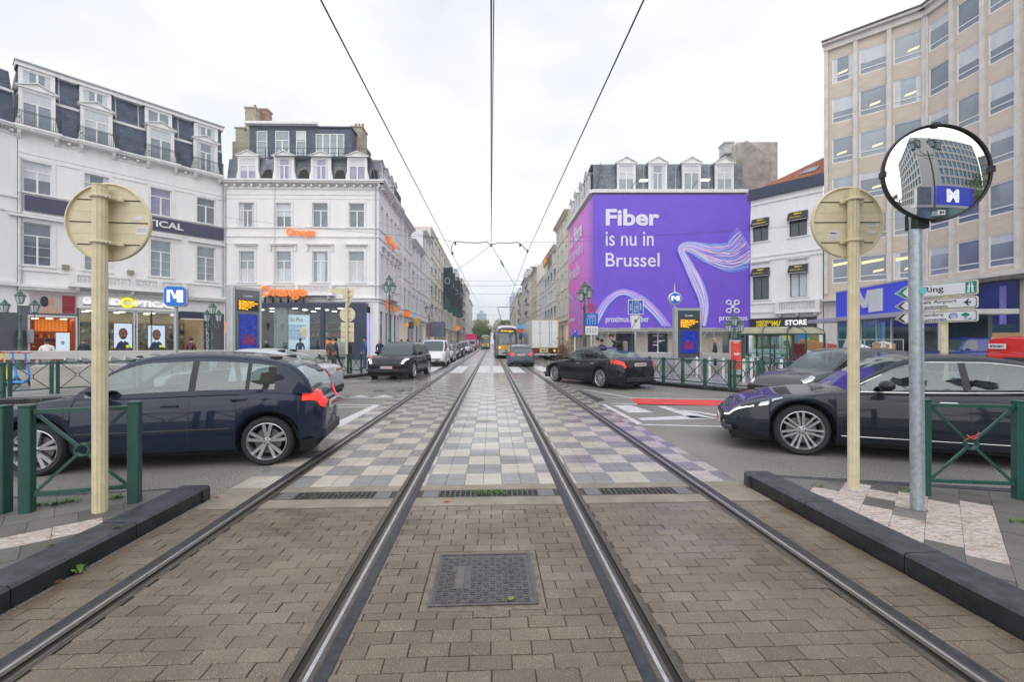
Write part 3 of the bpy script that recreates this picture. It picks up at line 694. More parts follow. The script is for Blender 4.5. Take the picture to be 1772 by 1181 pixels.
def dormer(parent, xc, w, z0, z1, y0=.1, d=1.4, glass=None, style='cas', ped=.42, cheek=True, flare=.14, mat=None):
    mat = mat or WTRIM; b = B(); f = .17; hw = w / 2
    b.box(-hw, -hw + f, 0, .25, 0, z1 - z0, mat); b.box(hw - f, hw, 0, .25, 0, z1 - z0, mat); b.box(-hw + f, hw - f, 0, .25, z1 - z0 - .16, z1 - z0, mat)
    b.box(-hw + f, hw - f, .01, .25, 0, .05, mat)
    if flare:
        for s in (-1, 1): b.prism([(s * hw, 0), (s * (hw + flare), 0), (s * (hw + flare * .9), .5), (s * (hw + .02), .95), (s * hw, 1.2)], .02, .2, mat, 'y')
    h = z1 - z0
    b.box(-hw - .12, hw + .12, -.12, d, h, h + .09, mat)
    if ped:
        b.prism([(-hw - .14, h + .09), (hw + .14, h + .09), (0, h + .09 + ped)], -.05, d, mat, 'y')
        for s in (-1, 1):
            b.poly([(s * (hw + .2), -.16, h + .085), (0, -.16, h + .12 + ped), (0, d, h + .12 + ped), (s * (hw + .2), d, h + .085)], mat)
            b.poly([(s * (hw + .2), -.16, h + .03), (0, -.16, h + .04 + ped), (0, -.16, h + .12 + ped), (s * (hw + .2), -.16, h + .085)], mat)
    if cheek:
        for s in (-1, 1): b.poly([(s * hw, .25, 0), (s * hw, d, 0), (s * hw, d, h), (s * hw, .25, h)], SLATE)
    o = obj('dormer', b.mesh('dormer'), parent, (xc, y0, z0))
    window(o, -hw + f, hw - f, .05, h - .16, style, glass, .06); return o
def balcony(parent, xc, w, z, d=.55, rail=True, y=0):
    b = B(); b.box(-w / 2, w / 2, -d, 0, -.16, 0, WTRIM); b.box(-w / 2 + .06, w / 2 - .06, -d + .06, 0, -.26, -.161, WTRIM)
    for s in (-1, 1): b.prism([(0, -.262), (-d * .8, -.262), (-d * .6, -.5), (-.05, -.75), (0, -.75)], s * (w / 2 - .24) - .09, s * (w / 2 - .24) + .09, WTRIM, 'x')
    o = obj('balcony', b.mesh('balcony'), parent, (xc, y, z))
    if rail:
        r = B(); h = .95
        for zz in (.06, h - .1, h): r.bar((-w / 2 + .04, -d + .05, zz), (w / 2 - .04, -d + .05, zz), .03, .025, IRON); [r.bar((s * (w / 2 - .04), -d + .05, zz), (s * (w / 2 - .04), 0, zz), .025, .03, IRON) for s in (-1, 1)]
        n = int(w / .10)
        for i in range(n + 1): x = -w / 2 + .04 + (w - .08) * i / n; r.bar((x, -d + .05, 0), (x, -d + .05, h), .016, .016, IRON)
        for i in range(4):
            y_ = -d + .05 + (d - .05) * i / 4; [r.bar((s * (w / 2 - .04), y_, 0), (s * (w / 2 - .04), y_, h), .018, .018, IRON) for s in (-1, 1)]
        for s in (-1, 1):                             # scrolled panels at both ends
            for zc, rr in ((.28, .13), (.60, .13), (.44, .07)):
                r.tube([(s * (w / 2 - .2) + rr * math.cos(t), -d + .035, zc + rr * math.sin(t)) for t in [k * math.pi / 5 for k in range(10)]], .012, IRON, 4, True)
        obj('railing', r.mesh('railing'), o)
    return o
def balustrade(parent, x0, x1, z0, h=.75, d=.5, panels=2, y=0):
    b = B(); W = x1 - x0; b.box(0, W, -d, 0, -.16, 0, WTRIM); b.box(-.08, W + .08, -d - .08, 0, -.24, -.161, WTRIM)
    b.box(0, W, -d, -d + .22, h - .12, h, WTRIM); b.box(0, W, -d + .01, -d + .2, 0, .1, WTRIM); pw = .34
    n = panels; xs = [i * (W - pw) / n for i in range(n + 1)]
    for x in xs: b.box(x, x + pw, -d + .005, -d + .205, .1, h - .12, WTRIM)
    for x in (0, W - .2): b.box(x, x + .2, -d + .2, 0, 0, h - .01, WTRIM)
    for a, c in zip(xs, xs[1:]):
        k = max(2, int((c - a - pw) / .2))
        for i in range(k):
            xc = a + pw + (c - a - pw) * (i + .5) / k
            b.lathe([(.035, .1), (.05, .13), (.03, .2), (.062, .3), (.05, .38), (.03, .5), (.05, h - .15), (.045, h - .12)], WTRIM, 6, (xc, -d + .1, 0))
    for xx in (.4, W / 2, W - .4): b.prism([(0, -.242), (-d, -.242), (-d * .7, -.5), (0, -.62)], xx - .1, xx + .1, WTRIM, 'x')
    return obj('balustrade', b.mesh('balustrade'), parent, (x0, y, z0))
def shoproom(parent, x0, x1, z1, y0, depth, wallm, floorm, lights=(2, 2), lm=None, z0=.15, name='shop_interior'):
    b = B(); y1 = y0 + depth
    b.poly([(x0, y1, z0), (x1, y1, z0), (x1, y1, z1), (x0, y1, z1)], wallm); b.poly([(x0, y0, z0), (x0, y1, z0), (x0, y1, z1), (x0, y0, z1)], wallm)
    b.poly([(x1, y0, z0), (x1, y1, z0), (x1, y1, z1), (x1, y0, z1)], wallm); b.poly([(x0, y0, z0 + .001), (x1, y0, z0 + .001), (x1, y1, z0 + .001), (x0, y1, z0 + .001)], floorm)
    b.poly([(x0, y0, z1), (x1, y0, z1), (x1, y1, z1), (x0, y1, z1)], wallm)
    nx, ny = lights
    for i in range(nx):
        for j in range(ny):
            cx, cy = x0 + (x1 - x0) * (i + .5) / nx, y0 + depth * (j + .5) / ny
            b.box(cx - .16, cx + .16, cy - .16, cy + .16, z1 - .06, z1 - .02, lm or WARM)
    return b.build(name, parent)
def shelves(parent, x0, x1, y, z0, z1, n, cols, wood=None, name='shelf'):
    b = B(); wood = wood or WOOD
    for i in range(n + 1): z = z0 + (z1 - z0) * i / n; b.box(x0, x1, y - .35, y, z, z + .03, wood)
    for i in range(n):
        z = z0 + (z1 - z0) * i / n + .031; x = x0 + .06
        while x < x1 - .15:
            w = .06 + R() * .16; h = (z1 - z0) / n * (.35 + .45 * R())
            if R() < .75: b.box(x, x + w, y - .3, y - .08, z, z + h, M('goods_' + cols[0], (.5, .5, .5)) if 0 else random.choice(cols))
            x += w + .05 + R() * .08
    return b.build(name, parent)
CM = lambda h, r=.5, e=0: M('tone_' + h + ('e%g' % e if e else ''), '#' + h, r, var=.06, emit=e)
def drainpipe(parent, x, z0, z1, y=-.08):
    b = B(); b.cyl((x, y, z0), (x, y, z1), .055, PIPE, n=8)
    z = z0 + 1
    while z < z1: b.cyl((x, y, z), (x, y, z + .07), .075, PIPE, n=8); z += 2.6
    return b.build('drainpipe', parent)
# ---------------------------------------------------------------- optician's building (left)
SEAM = (-25.1, 39.73)
T0 = 12.25; go0 = (SEAM[0] - .629 * T0, SEAM[1] - .777 * T0)
f = Fr(go0, (SEAM[0] - .01, SEAM[1] - .012)); W = f.L
go = thing('corner_building', 'white stuccoed building with four balconies and blue slate mansard over an optician', 'building', f.o, f.rz)
xcs = [f.x(p) for p in (65, 168, 279, 357)]; HW = .68
zc = f.z(357, 301)                                     # cornice top
ops = []
for i, xc in enumerate(xcs):
    ops += [(xc - HW, xc + HW, 11.75, 13.85), (xc - HW, xc + HW, 6.85, 9.72)]
ops += [(.55, f.x(132), .35, 3.35, .3), (f.x(137), f.x(304), .2, 4.1, .3), (f.x(310), f.x(355), .2, 3.55, .5)]
mfgo = lambda x, z: SIGNG if z < 5.0 else WHITE
wall(go, W, zc, ops, WHITE, back=8, roofmat=ZINC, mf=mfgo)
for i, xc in enumerate(xcs):
    window(go, xc - HW, xc + HW, 11.75, 13.85, 'cas', GL[0] if i != 2 else GL[3]); window(go, xc - HW, xc + HW, 6.85, 9.72, 'casbars', GL[1] if i else GL[0])
    dormer(go, xc, 1.75, zc + .02, zc + 2.75, .05, 1.6, GL[1]); balcony(go, xc, 2.25, zc + .02, .75)
b = B(); x = 0
for a, c in zip([0] + [q + 1.13 for q in xcs], [q - 1.13 for q in xcs] + [W]):
    if c - a > .5: cornice(b, a, c, zc, WTRIM)
for xc in xcs: surround(b, xc - HW, xc + HW, 11.75, 13.85, WTRIM, .2); surround(b, xc - HW, xc + HW, 6.85, 9.72, WTRIM, .2)
band(b, 0, W, 11.62, .10, .10, WTRIM); band(b, 0, W, 10.25, .12, .1, WTRIM); band(b, 0, W, 13.97, .08, .06, WTRIM); band(b, 0, W, 14.3, .06, .04, WTRIM)
for xc in xcs: band(b, xc - 1.35, xc + 1.35, 10.0, .16, .32, WTRIM)
band(b, 0, W, 6.45, .12, .12, WTRIM); band(b, 0, W, 5.35, .16, .3, WTRIM); band(b, 0, W, 5.12, .2, .42, GREYST)
b.build('moulding', go)
balustrade(go, f.x(119), f.x(318), 5.75, .72, .8, 4)
b = B(); zm = zc + 2.35; zt = f.z(254, 180)
slope(b, 0, W, zc, zm, .3, .55, SLATE); slope(b, 0, W, zm + .2, zt, .62, .78, SLATE)
b.poly([(0, .35, zc), (0, .75, zm), (0, 1.3, zt), (0, 8, zt), (0, 8, zc)], SLATE); b.poly([(W, .35, zc), (W, .75, zm), (W, 1.3, zt), (W, 8, zt), (W, 8, zc)], SLATE)
b.poly([(0, 1.3, zt), (W, 1.3, zt), (W, 8, zt), (0, 8, zt)], ZINC)
b.build('roof', go)
b = B(); b.box(0, W, .5, .82, zm, zm + .18, WTRIM); b.box(-.1, W + .1, .42, 1.4, zt, zt + .28, WTRIM); b.box(-.15, W + .15, .32, 1.45, zt + .28, zt + .38, ZINC)
for xc in [xcs[0] + 1.1, xcs[1] + 1.15, xcs[2] + 1.3, xcs[2] - 1.3]: b.cyl((xc, .55, zc + 2.4), (xc, .8, zt), .045, PIPE, n=6)
b.build('gutter', go)
for xc in (xcs[0] + .02, xcs[1] + .0, xcs[2] - .05, xcs[3] + .15): dormer(go, xc, 1.75, zm + .18, zt, .45, 1.2, GL[1], 'two', 0, True, 0)
b = B(); xx = f.x(207); b.box(xx - .35, xx + .35, 4, 4.6, zt, zt + 1.1, IRON); b.box(xx - .45, xx + .45, 3.9, 4.7, zt + 1.1, zt + 1.25, IRON); b.box(xx + 3.4, xx + 3.9, 4, 4.5, zt, zt + .5, IRON); b.build('chimney', go)
# blue sign band with its lettering
b = B(); NAVYB = M('sign_band_indigo', (.055, .055, .11), .4, var=.1); xa = f.x(-10)
b.box(.3, f.x(108) + .3, -.2, -.04, 10.5, 11.5, NAVYB); b.box(xcs[1] - 1.1, W - .1, -.2, -.04, 10.5, 11.5, NAVYB); sb = b.build('sign_band', go)
text('GRANDOPTICAL', WHITEP, 6.6, .52, sb, (f.x(317, -.2) - 6.6, -.2, 10.75), 0, ext=.06, bold=.02)
fas = f.z(215, 505)
tx = f.x(144, -.1); k = (f.x(296, -.1) - tx)
sg = B(); sg.box(0, k, -.02, 0, 0, .05, SIGNG); sg = sg.build('shop_sign', go, loc=(tx, -.03, 4.32))
def wseg(a, c): return (f.x(c, -.12) - f.x(a, -.12))
LETW = M('lit_white_letter', (.85, .85, .85), .4, var=0, emit=.45)
text('GRAND', LETW, wseg(144, 209), .50, sg, (0, -.03, .08), 0, ext=.07, bold=.02)
yr = B(); YN = M('neon_yellow', (.9, .85, 0), .4, var=0, emit=.7, emcol=(.85, .8, 0)); xo = f.x(221, -.12) - tx
for rr, nn in ((.36, 24),): yr.tube([(xo + rr * math.cos(t), -.1, .30 + .33 * math.sin(t)) for t in [2 * math.pi * q / nn for q in range(nn)]], .06, YN, 6, True)
yr.build('logo_ring', sg)
text('PTICAL', LETW, wseg(234, 302), .48, sg, (f.x(234, -.12) - tx, -.03, .04), 0, ext=.07, bold=.02)
# shop interiors
CREAMW = M('warm_white_wall', (.62, .55, .42), .7, var=.1)
shoproom(go, f.x(137), f.x(355), 4.12, .31, 5.5, CREAMW, M('shop_floor', (.4, .33, .25), .3), (4, 3))
gcol = [CM('8a6a3c'), CM('e9e4d8'), CM('3a3d48'), CM('c9b48a'), CM('222830')]
shelves(go, f.x(137) + .1, f.x(355) + .6, 5.75, .6, 3.3, 6, gcol)
shoproom(go, .6, f.x(131), 3.36, .31, 4.0, CM('c0622c', .5, .06), M('shop_floor', (.4, .33, .25), .3), (3, 1), name='booth_interior')
shelves(go, .9, f.x(128), 3.9, .5, 2.3, 5, [CM('7a2416'), CM('d6c9a8'), CM('a03020')], name='booth_shelf')
b = B(); b.box(.8, f.x(118), .45, .6, 2.4, 3.25, M('orange_canopy', (.9, .28, .02), .5, var=.1, emit=.5))
for q in range(24): xq = .8 + (f.x(118) - .8) * q / 24; b.box(xq, xq + .03, .43, .449, 2.4, 3.25, CM('b5420a'))
b.build('booth_canopy', go)
b = B(); PANE = SHOPG
def pane(bb, x0, x1, z0, z1, y=.2): bb.poly([(x0, y, z0), (x1, y, z0), (x1, y, z1), (x0, y, z1)], SHOPG)
for x0, x1 in ((f.x(137), f.x(180)), (f.x(183), f.x(232)), (f.x(238), f.x(303))): pane(b, x0, x1, .2, 4.1)
split_build(b, 'shop_window', go)
b = B(); ALU = M('aluminium', (.62, .66, .66), .35, .3, var=.05)
for p in (137, 181.5, 233, 238, 263, 303): b.box(f.x(p) - .05, f.x(p) + .05, .12, .28, .2, 4.1, ALU if p not in (263,) else IRON)
b.box(f.x(137), f.x(303), .12, .28, 3.95, 4.1, ALU); b.box(.5, f.x(132), -.02, .2, 3.35, 3.5, ALU); b.box(.45, .56, -.02, .2, .3, 3.5, ALU); b.box(f.x(131), f.x(134), -.02, .2, .3, 3.5, ALU)
b.box(f.x(137), f.x(303), .12, .28, .15, .45, GREYST); b.build('shop_frame', go)
FACEA = CM('c79a7a'); 
def poster(parent, x0, x1, z0, z1, y, kind):
    b = B(); w, h = x1 - x0, z1 - z0; o = B().box(0, w, 0, .03, 0, h, CM('cfe0ee', .4, .25) if kind != 'pic' else CM('b9aeb2')).build('poster', parent, loc=(x0, y, z0))
    if kind == 'face':
        sk = CM('8a5b45', .5, .1); dk = CM('1a2238'); 
        b.ball((w * .5, -.005, h * .56), .3 * w, sk, 14, .8, .03, 1.25); b.ball((w * .5, -.004, h * .66), .285 * w, CM('20232c'), 12, .82, .02, .95)
        for s in (-1, 1): b.tube([(w * .5 + s * w * .14 + .11 * w * math.cos(t), -.03, h * .60 + .07 * h * math.sin(t)) for t in [k * .63 for k in range(10)]], .014, dk, 5, True)
        b.poly([(w * .08, -.004, 0), (w * .92, -.004, 0), (w * .8, -.004, h * .2), (w * .6, -.004, h * .3), (w * .5, -.004, h * .22), (w * .4, -.004, h * .3), (w * .2, -.004, h * .2)], CM('1c2c58'))
        b.poly([(w * .36, -.04, h * .4), (w * .64, -.04, h * .4), (w * .6, -.04, h * .46), (w * .4, -.04, h * .46)], CM('20232c')); b.box(w * .66, w * .86, -.03, 0, .02, h * .12, CM('c8e020', .5, .3))
    if kind == 'pic':
        b.ball((w * .45, -.01, h * .62), .12 * w, CM('c49880'), 10, .6, .05, 1.2); b.ball((w * .3, -.008, h * .6), .12 * w, CM('2a2c44'), 10, .8, .05, 1.4); b.poly([(w * .2, -.006, 0), (w * .62, -.006, 0), (w * .58, -.006, h * .35), (w * .45, -.006, h * .5), (w * .3, -.006, h * .4)], CM('c5a08e'))
        b.box(w * .68, w * .97, -.02, 0, .04 * h, .96 * h, CM('9a2c38'))
        for s in (.76, .88): b.tube([(w * s + .045 * w * math.cos(t), -.03, h * .3 + .09 * h * math.sin(t)) for t in [k * .63 for k in range(10)]], .015, CM('3a0c14'), 5, True)
    if kind == 'glasses':
        b.ball((w * .5, -.01, h * .6), .16 * w, CM('a8b8b0'), 10, .8, .05, 1.3); [b.ball((w * .5 + s * .07 * w, -.03, h * .63), .05 * w, CM('22302c'), 8, 1.2, .1, .8) for s in (-1, 1)]; b.poly([(w * .3, -.006, .02), (w * .9, -.006, .02), (w * .8, -.006, h * .22), (w * .55, -.006, h * .3)], CM('3a5a48'))
    b.build('poster_picture', o); return o
poster(go, f.x(198), f.x(229), 1.2, 3.05, .12, 'face'); poster(go, f.x(257), f.x(286), 1.2, 2.95, .12, 'face')
poster(go, .55, f.x(132), 3.62, 4.95, -.06, 'pic'); poster(go, f.x(97), f.x(121), .5, 2.3, .1, 'glasses')
b = B(); b.box(f.x(309), f.x(356), -.6, 0, 3.55, 4.15, BLUEB); b.box(f.x(309), f.x(356), -.62, -.58, 3.5, 3.58, WHITEP); b.build('awning', go)
b = B(); xs_ = f.x(358); b.box(xs_ - .22, xs_ + .22, -.12, 0, .5, 3.9, BLUEB); vs = b.build('vertical_sign', go)
t = text('GRANDOPTICAL', WHITEP, 3.1, .22, vs, (xs_ + .1, -.13, .6), 0, ext=.02); t.rotation_euler = (0, rad(-90), 0)
drainpipe(go, W - .15, 5.2, zc - .5); drainpipe(go, .15, 5.2, zc - 2)
b = B()
for px, py in ((113, 463), (225, 472)): xx = f.x(px); b.box(xx - .18, xx + .18, -.35, 0, f.z(px, py) - .15, f.z(px, py) + .15, CM('8f8878'))
split_build(b, 'floodlight', go)
b = B(); b.box(f.x(27), f.x(45), -.3, 0, 1.3, 2.4, BLACKP); b.box(f.x(46), f.x(58), -.12, -.01, 1.6, 2.5, CM('9aa0a8')); b.build('wall_box', go)
# neighbour on the far left, turned toward the square
f2 = Fr((-36.2, 23.0), (go0[0] - .02, go0[1] - .03))
nb = thing('corner_building', 'white building with dark slate roof cut by the left edge of the photo', 'building', f2.o, f2.rz)
x4 = f2.L; opn = [(x4 - 2.5, x4 - 1.2, 6.85, 9.7), (x4 - 2.5, x4 - 1.2, 11.75, 13.85), (x4 - 5.5, x4 - 4.2, 6.85, 9.7), (x4 - 5.5, x4 - 4.2, 11.75, 13.85), (.4, x4 - 1.0, .3, 3.6, .4)]
wall(nb, x4, zc, opn, WHITE, back=8, roofmat=ZINC, mf=lambda x, z: M('dark_shopfront', (.09, .10, .12), .4) if z < 4.9 else WHITE)
for o_ in opn[:4]: window(nb, *o_[:4])
b = B(); b.poly([(.4, .3, .3), (x4 - 1, .3, .3), (x4 - 1, .3, 3.6), (.4, .3, 3.6)], GL[2]); b.box(x4 - 2.6, x4 - 1.5, .05, .2, .4, 2.8, M('red_poster', (.5, .03, .03), .4)); b.box(x4 - 1.3, x4 - 1.0, 0, .25, .3, 3.6, WHITEP); b.build('shopfront', nb)
b = B(); cornice(b, 0, x4, zc, WTRIM); band(b, 0, x4, 11.2, .16, .12, WTRIM); band(b, 0, x4, 10.25, .16, .1, WTRIM); band(b, 0, x4, 5.35, .25, .3, WTRIM); b.build('moulding', nb)
b = B(); slope(b, 0, x4, zc, zm, .35, .75, SLATE); slope(b, 0, x4, zm, zt - .3, .8, 1.3, SLATE); b.poly([(x4, .35, zc), (x4, .75, zm), (x4, 1.3, zt - .3), (x4, 8, zt - .3), (x4, 8, zc)], SLATE); b.poly([(0, 1.3, zt - .3), (x4, 1.3, zt - .3), (x4, 8, zt - .3), (0, 8, zt - .3)], ZINC); b.box(0, x4, .5, .82, zm, zm + .16, WTRIM); b.build('roof', nb)
# ---------------------------------------------------------------- white corner building with the mobile phone shop
f = Fr(SEAM, (-11.72, 40.0)); W = f.L
og = thing('corner_building', 'white corner building with grey slate mansard above a phone shop with orange lettering', 'building', f.o, f.rz)
zc = f.z(560, 314)
wxs = [f.x(p) for p in (427, 490.5, 554, 617)]; HW = .66
b = B(); ops = []
for xc in wxs: ops += [(xc - HW, xc + HW, 11.75, 13.85), (xc - HW, xc + HW, 6.9, 9.6)]
xs0, xs1 = f.x(390), f.x(633)
ops += [(.4, W - .75, .2, 4.75, .3)]
wall(og, W, zc, ops, WHITE, back=10, sides='l', roofmat=ZINC)
for i, xc in enumerate(wxs):
    window(og, xc - HW, xc + HW, 11.75, 13.85, 'cas', GL[0]); window(og, xc - HW, xc + HW, 6.9, 9.6, 'cas', CURT)
    dormer(og, f.x((427, 490, 554, 617)[i]), 1.75, zc + .02, f.z(490, 270), .15, 1.4, GL[3])
b = B()
for i, xc in enumerate(wxs):
    surround(b, xc - HW, xc + HW, 11.75, 13.85, WTRIM, .2); surround(b, xc - HW, xc + HW, 6.9, 9.6, WTRIM, .2); hood(b, xc, 2 * HW + (.5 if i in (1, 2) else .1), 9.75, WTRIM, i in (1, 2))
cornice(b, 0, W + .5, zc, WTRIM, 1.15)
for z_, h_, p_ in ((14.55, .07, .05), (14.2, .05, .04), (11.62, .10, .1), (10.85, .12, .1), (6.62, .10, .12), (5.45, .12, .2), (5.2, .10, .12)): band(b, 0, W + .02, z_, h_, p_, WTRIM)
b.build('moulding', og)
balustrade(og, f.x(459), f.x(580), 5.9, .72, .7, 2)
zg = f.z(560, 271); b = B(); slope(b, 0, W, zc, zg, .3, .7, SLATE2); b.poly([(0, .7, zg), (W, .7, zg), (W, 3, zg), (0, 3, zg)], ZINC); b.poly([(0, .3, zc), (0, .7, zg), (0, 9, zg), (0, 9, zc)], SLATE2); b.build('roof', og)
MOSS = M('dark_moss_stain', (.030, .032, .026), .9, var=.4, scale=6, bump=.3)
b = B()
for a, c in ((wxs[0] + 1.05, wxs[1] - 1.05), (wxs[1] + 1.05, wxs[2] - 1.05), (wxs[2] + 1.05, wxs[3] - 1.05), (wxs[3] + 1.05, W - .1)):
    pts = []; n = 12
    for q in range(n + 1):
        t = q / n; x = a + (c - a) * t; h = 1.15 * (1 - (2 * t - 1) ** 4) * (1 + .1 * R()); pts.append((x, .3 + .4 * h / (zg - zc) - .012, zc + .02 + h))
    b.poly([(a, .288, zc + .02)] + pts + [(c, .288, zc + .02)], MOSS)
split_build(b, 'roof_stain', og)
# attic storey set back
b = B(); y0 = 1.6; fx = lambda p: f.x(p, y0); xa, xm, xb = fx(432), fx(548), fx(608); zt, zt2 = f.z(490, 218, y0), f.z(580, 222, y0)
b.poly([(xa, y0, zg), (xb, y0, zg), (xb, y0, zt2), (xa, y0, zt2)], SLATE)
b.box(xa, xm, y0 + .002, y0 + 6, zg, zt, SLATE, 'f'); b.box(xa, xm, y0 - .01, y0, zt2, zt, SLATE); b.box(xm, xb, y0 + .002, y0 + 6, zg, zt2, SLATE, 'f')
b.box(xa - .25, xm + .1, y0 - .5, y0 + 6, zt, zt + .22, WTRIM); b.box(xm + .101, xb + .1, y0 - .15, y0 + 6, zt2, zt2 + .12, BLUEB)
b.build('attic', og)
for p0, p1, st in ((445, 463, 'cross'), (477, 501, 'cas'), (513, 530, 'cross'), (547, 596, 'four')): window(og, fx(p0), fx(p1), zg + .1, f.z(p0, 227 if p0 < 540 else 232, y0), st, GL[1], y0 - .05)
b = B(); zr = zg + .05
for z_ in (.05, .55, 1.0): b.bar((f.x(415, .7), .75, zr + z_), (f.x(636, .7), .75, zr + z_), .03, .03, IRON)
for i in range(13): x = f.x(415) + (f.x(636) - f.x(415)) * i / 12; b.bar((x, .75, zr), (x, .75, zr + 1.02), .03, .03, IRON)
for p0, p1 in ((452, 463), (479, 488), (519, 530), (580, 590)): x0, x1 = f.x(p0), f.x(p1); b.bar((x0, .7, zr + .9), (x0, .7, zr), .03, .03, IRON); b.bar((x1, .7, zr + .9), (x1, .7, zr), .03, .03, IRON); b.bar((x0, .7, zr + .1), (x1, .7, zr + .1), .03, .03, IRON)
b.build('roof_railing', og)
YST = M('old_yellow_brick', (.36, .33, .25), .9, var=.3, scale=4, bump=.3)
def stack(x, y, w, d, z0, z1, m, pots=2):
    b = B(); b.box(x, x + w, y, y + d, z0, z1, m); b.box(x - .08, x + w + .08, y - .08, y + d + .08, z1, z1 + .12, m); b.box(x - .02, x + w + .02, y - .02, y + d + .02, z1 - .5, z1 - .4, m)
    for i in range(pots): b.cyl((x + w * (i + .5) / pots, y + d / 2, z1 + .1), (x + w * (i + .5) / pots, y + d / 2, z1 + .7), .11, M('clay_pot', (.35, .2, .13), .8), n=8)
    b.build('chimney', og)
stack(f.x(424, 3), 3, 1.0, 1.6, zg, f.z(430, 187, 3), YST, 1); stack(f.x(446, 4), 4, .9, .9, zg, f.z(455, 190, 4), BRICKR, 0); stack(f.x(402, 2), 2.5, .8, 3, zg, f.z(410, 222, 2.5), YST, 1); stack(f.x(608, 3), 3, 1.0, 1.6, zg, f.z(615, 220, 3), YST, 3)
b = B(); b.prism([(f.x(402, 2), zg), (f.x(432, 2), zg), (f.x(432, 2), zt), (f.x(425, 2), zt - .3), (f.x(415, 2), zt - 1.1), (f.x(402, 2), zt - 1.3)], 2, 2.4, YST, 'y'); b.build('gable', og)
# lettering
o1 = B().box(0, wseg(496, 545) if 0 else (f.x(545, -.2) - f.x(496, -.2)), -.04, 0, .1, .14, WTRIM).build('upper_sign', og, loc=(f.x(496, -.2), -.12, f.z(496, 412)))
text('Orange', ORANGE, f.x(545, -.2) - f.x(496, -.2), .78, o1, (0, -.06, 0), 0, ext=.12, bold=.022)
YS = -.75                                              # shop box stands proud of the facade
fs = lambda p: f.x(p, YS); zF0, zF1 = f.z(540, 532, YS), f.z(540, 524, YS)
b = B(); b.box(fs(390), fs(633), YS, .25, zF0, zF1, BLUEB)
for p0, p1 in ((390, 395), (448, 450), (554, 561), (617, 633)): b.box(fs(p0), fs(p1), YS + .01, YS + .3, .15, zF0, BLUEB)
b.box(fs(632.5), fs(633), YS + .3, .2, .15, zF0, BLUEB); b.box(fs(395), fs(617), YS + .05, YS + .2, .15, .4, BLUEB); b.build('shop_frame', og)
b = B()
for p0, p1 in ((450, 497), (497.5, 554), (561, 617)): b.poly([(fs(p0), YS + .12, .4), (fs(p1), YS + .12, .4), (fs(p1), YS + .12, zF0), (fs(p0), YS + .12, zF0)], SHOPG)
b.box(fs(497), fs(497.5), YS + .1, YS + .14, .4, zF0, BLUEB); split_build(b, 'shop_window', og)
shoproom(og, .45, W - .76, 4.74, .31, 6, M('shop_dark_wall', (.10, .11, .12), .7), M('shop_floor_grey', (.2, .2, .2), .3), (6, 3), COOL, name='shop_interior')
shelves(og, fs(452), fs(548), 5.8, .8, 3.6, 4, [CM('a07040'), CM('e8e4da'), CM('e0641a'), CM('33373f')]); shelves(og, fs(563), fs(612), 3.6, .6, 3.2, 4, [CM('9a7a4a'), CM('e8e4da'), CM('33373f')])
b = B()
for p0, p1, z0, z1, h in ((452, 480, .2, 1.6, '2d6a55'), (484, 510, .2, 1.5, 'c8ccd0'), (563, 590, .3, 2.0, 'd8d8d0'), (515, 535, .2, 1.4, '3a4450')): b.box(fs(p0), fs(p1), 1.5, 2.1, z0, z1, CM(h))
b.build('counter', og)
ps = B().box(0, fs(534) - fs(496), 0, .03, 0, 3.0, CM('c4d4e4', .4, .2)).build('poster', og, loc=(fs(496), YS + .2, f.z(496, 546) - 3.0))
wp = fs(534) - fs(496); b = B(); b.box(.08, wp - .35, -.02, 0, .85, 2.15, CM('8fa6c8', .4, .15)); b.ball((wp * .76, -.03, 1.45), .34, CM('d8b49c', .5, .15), 10, .8, .08, 1.2); b.ball((wp * .74, -.02, 1.62), .42, CM('e2cf9c', .5, .15), 10, .8, .05, 1.0); b.build('poster_picture', ps)
text('Go Plus', BLACKP, wp * .62, .36, ps, (.15, -.01, 2.42), 0, ext=.01); text('10 GB', WHITEP, wp * .5, .26, ps, (.15, -.025, 1.75), 0, ext=.01, bold=.01); text('+ appels\nillimités', WHITEP, wp * .45, .42, ps, (.15, -.025, 1.15), 0, ext=.01)
LB = B().box(0, fs(531) - fs(451), .3, .34, -.02, .02, BLUEB).build('shop_sign', og, loc=(fs(451), YS - .1, f.z(451, 521, YS)))
text('Orange', ORANGE, fs(531) - fs(451), 1.15, LB, (0, 0, .1), 0, ext=.16, bold=.022)
b = B()
for i in range(6): x = (fs(531) - fs(451)) * (i + .5) / 6; b.box(x, x + .04, 0, .3, -.15, .3, IRON)
b.build('sign_bracket', LB)
b = B(); xq = fs(390); b.box(xq, xq + 1.0, YS - .12, YS, 2.45, 3.4, ORANGE); sq = b.build('logo_square', og); text('orange', WHITEP, .8, .16, sq, (xq + .1, YS - .12, 2.55), 0, ext=.01, bold=.01)
b = B(); b.box(fs(559), fs(578), YS + .35, YS + .7, .4, 1.85, ORANGE); b.box(fs(562), fs(576), YS + .33, YS + .349, .8, 1.5, IRON); b.build('promo_stand', og)
drainpipe(og, W - .25, 5.3, zc - .5); drainpipe(og, .12, 5.2, zc - .5)
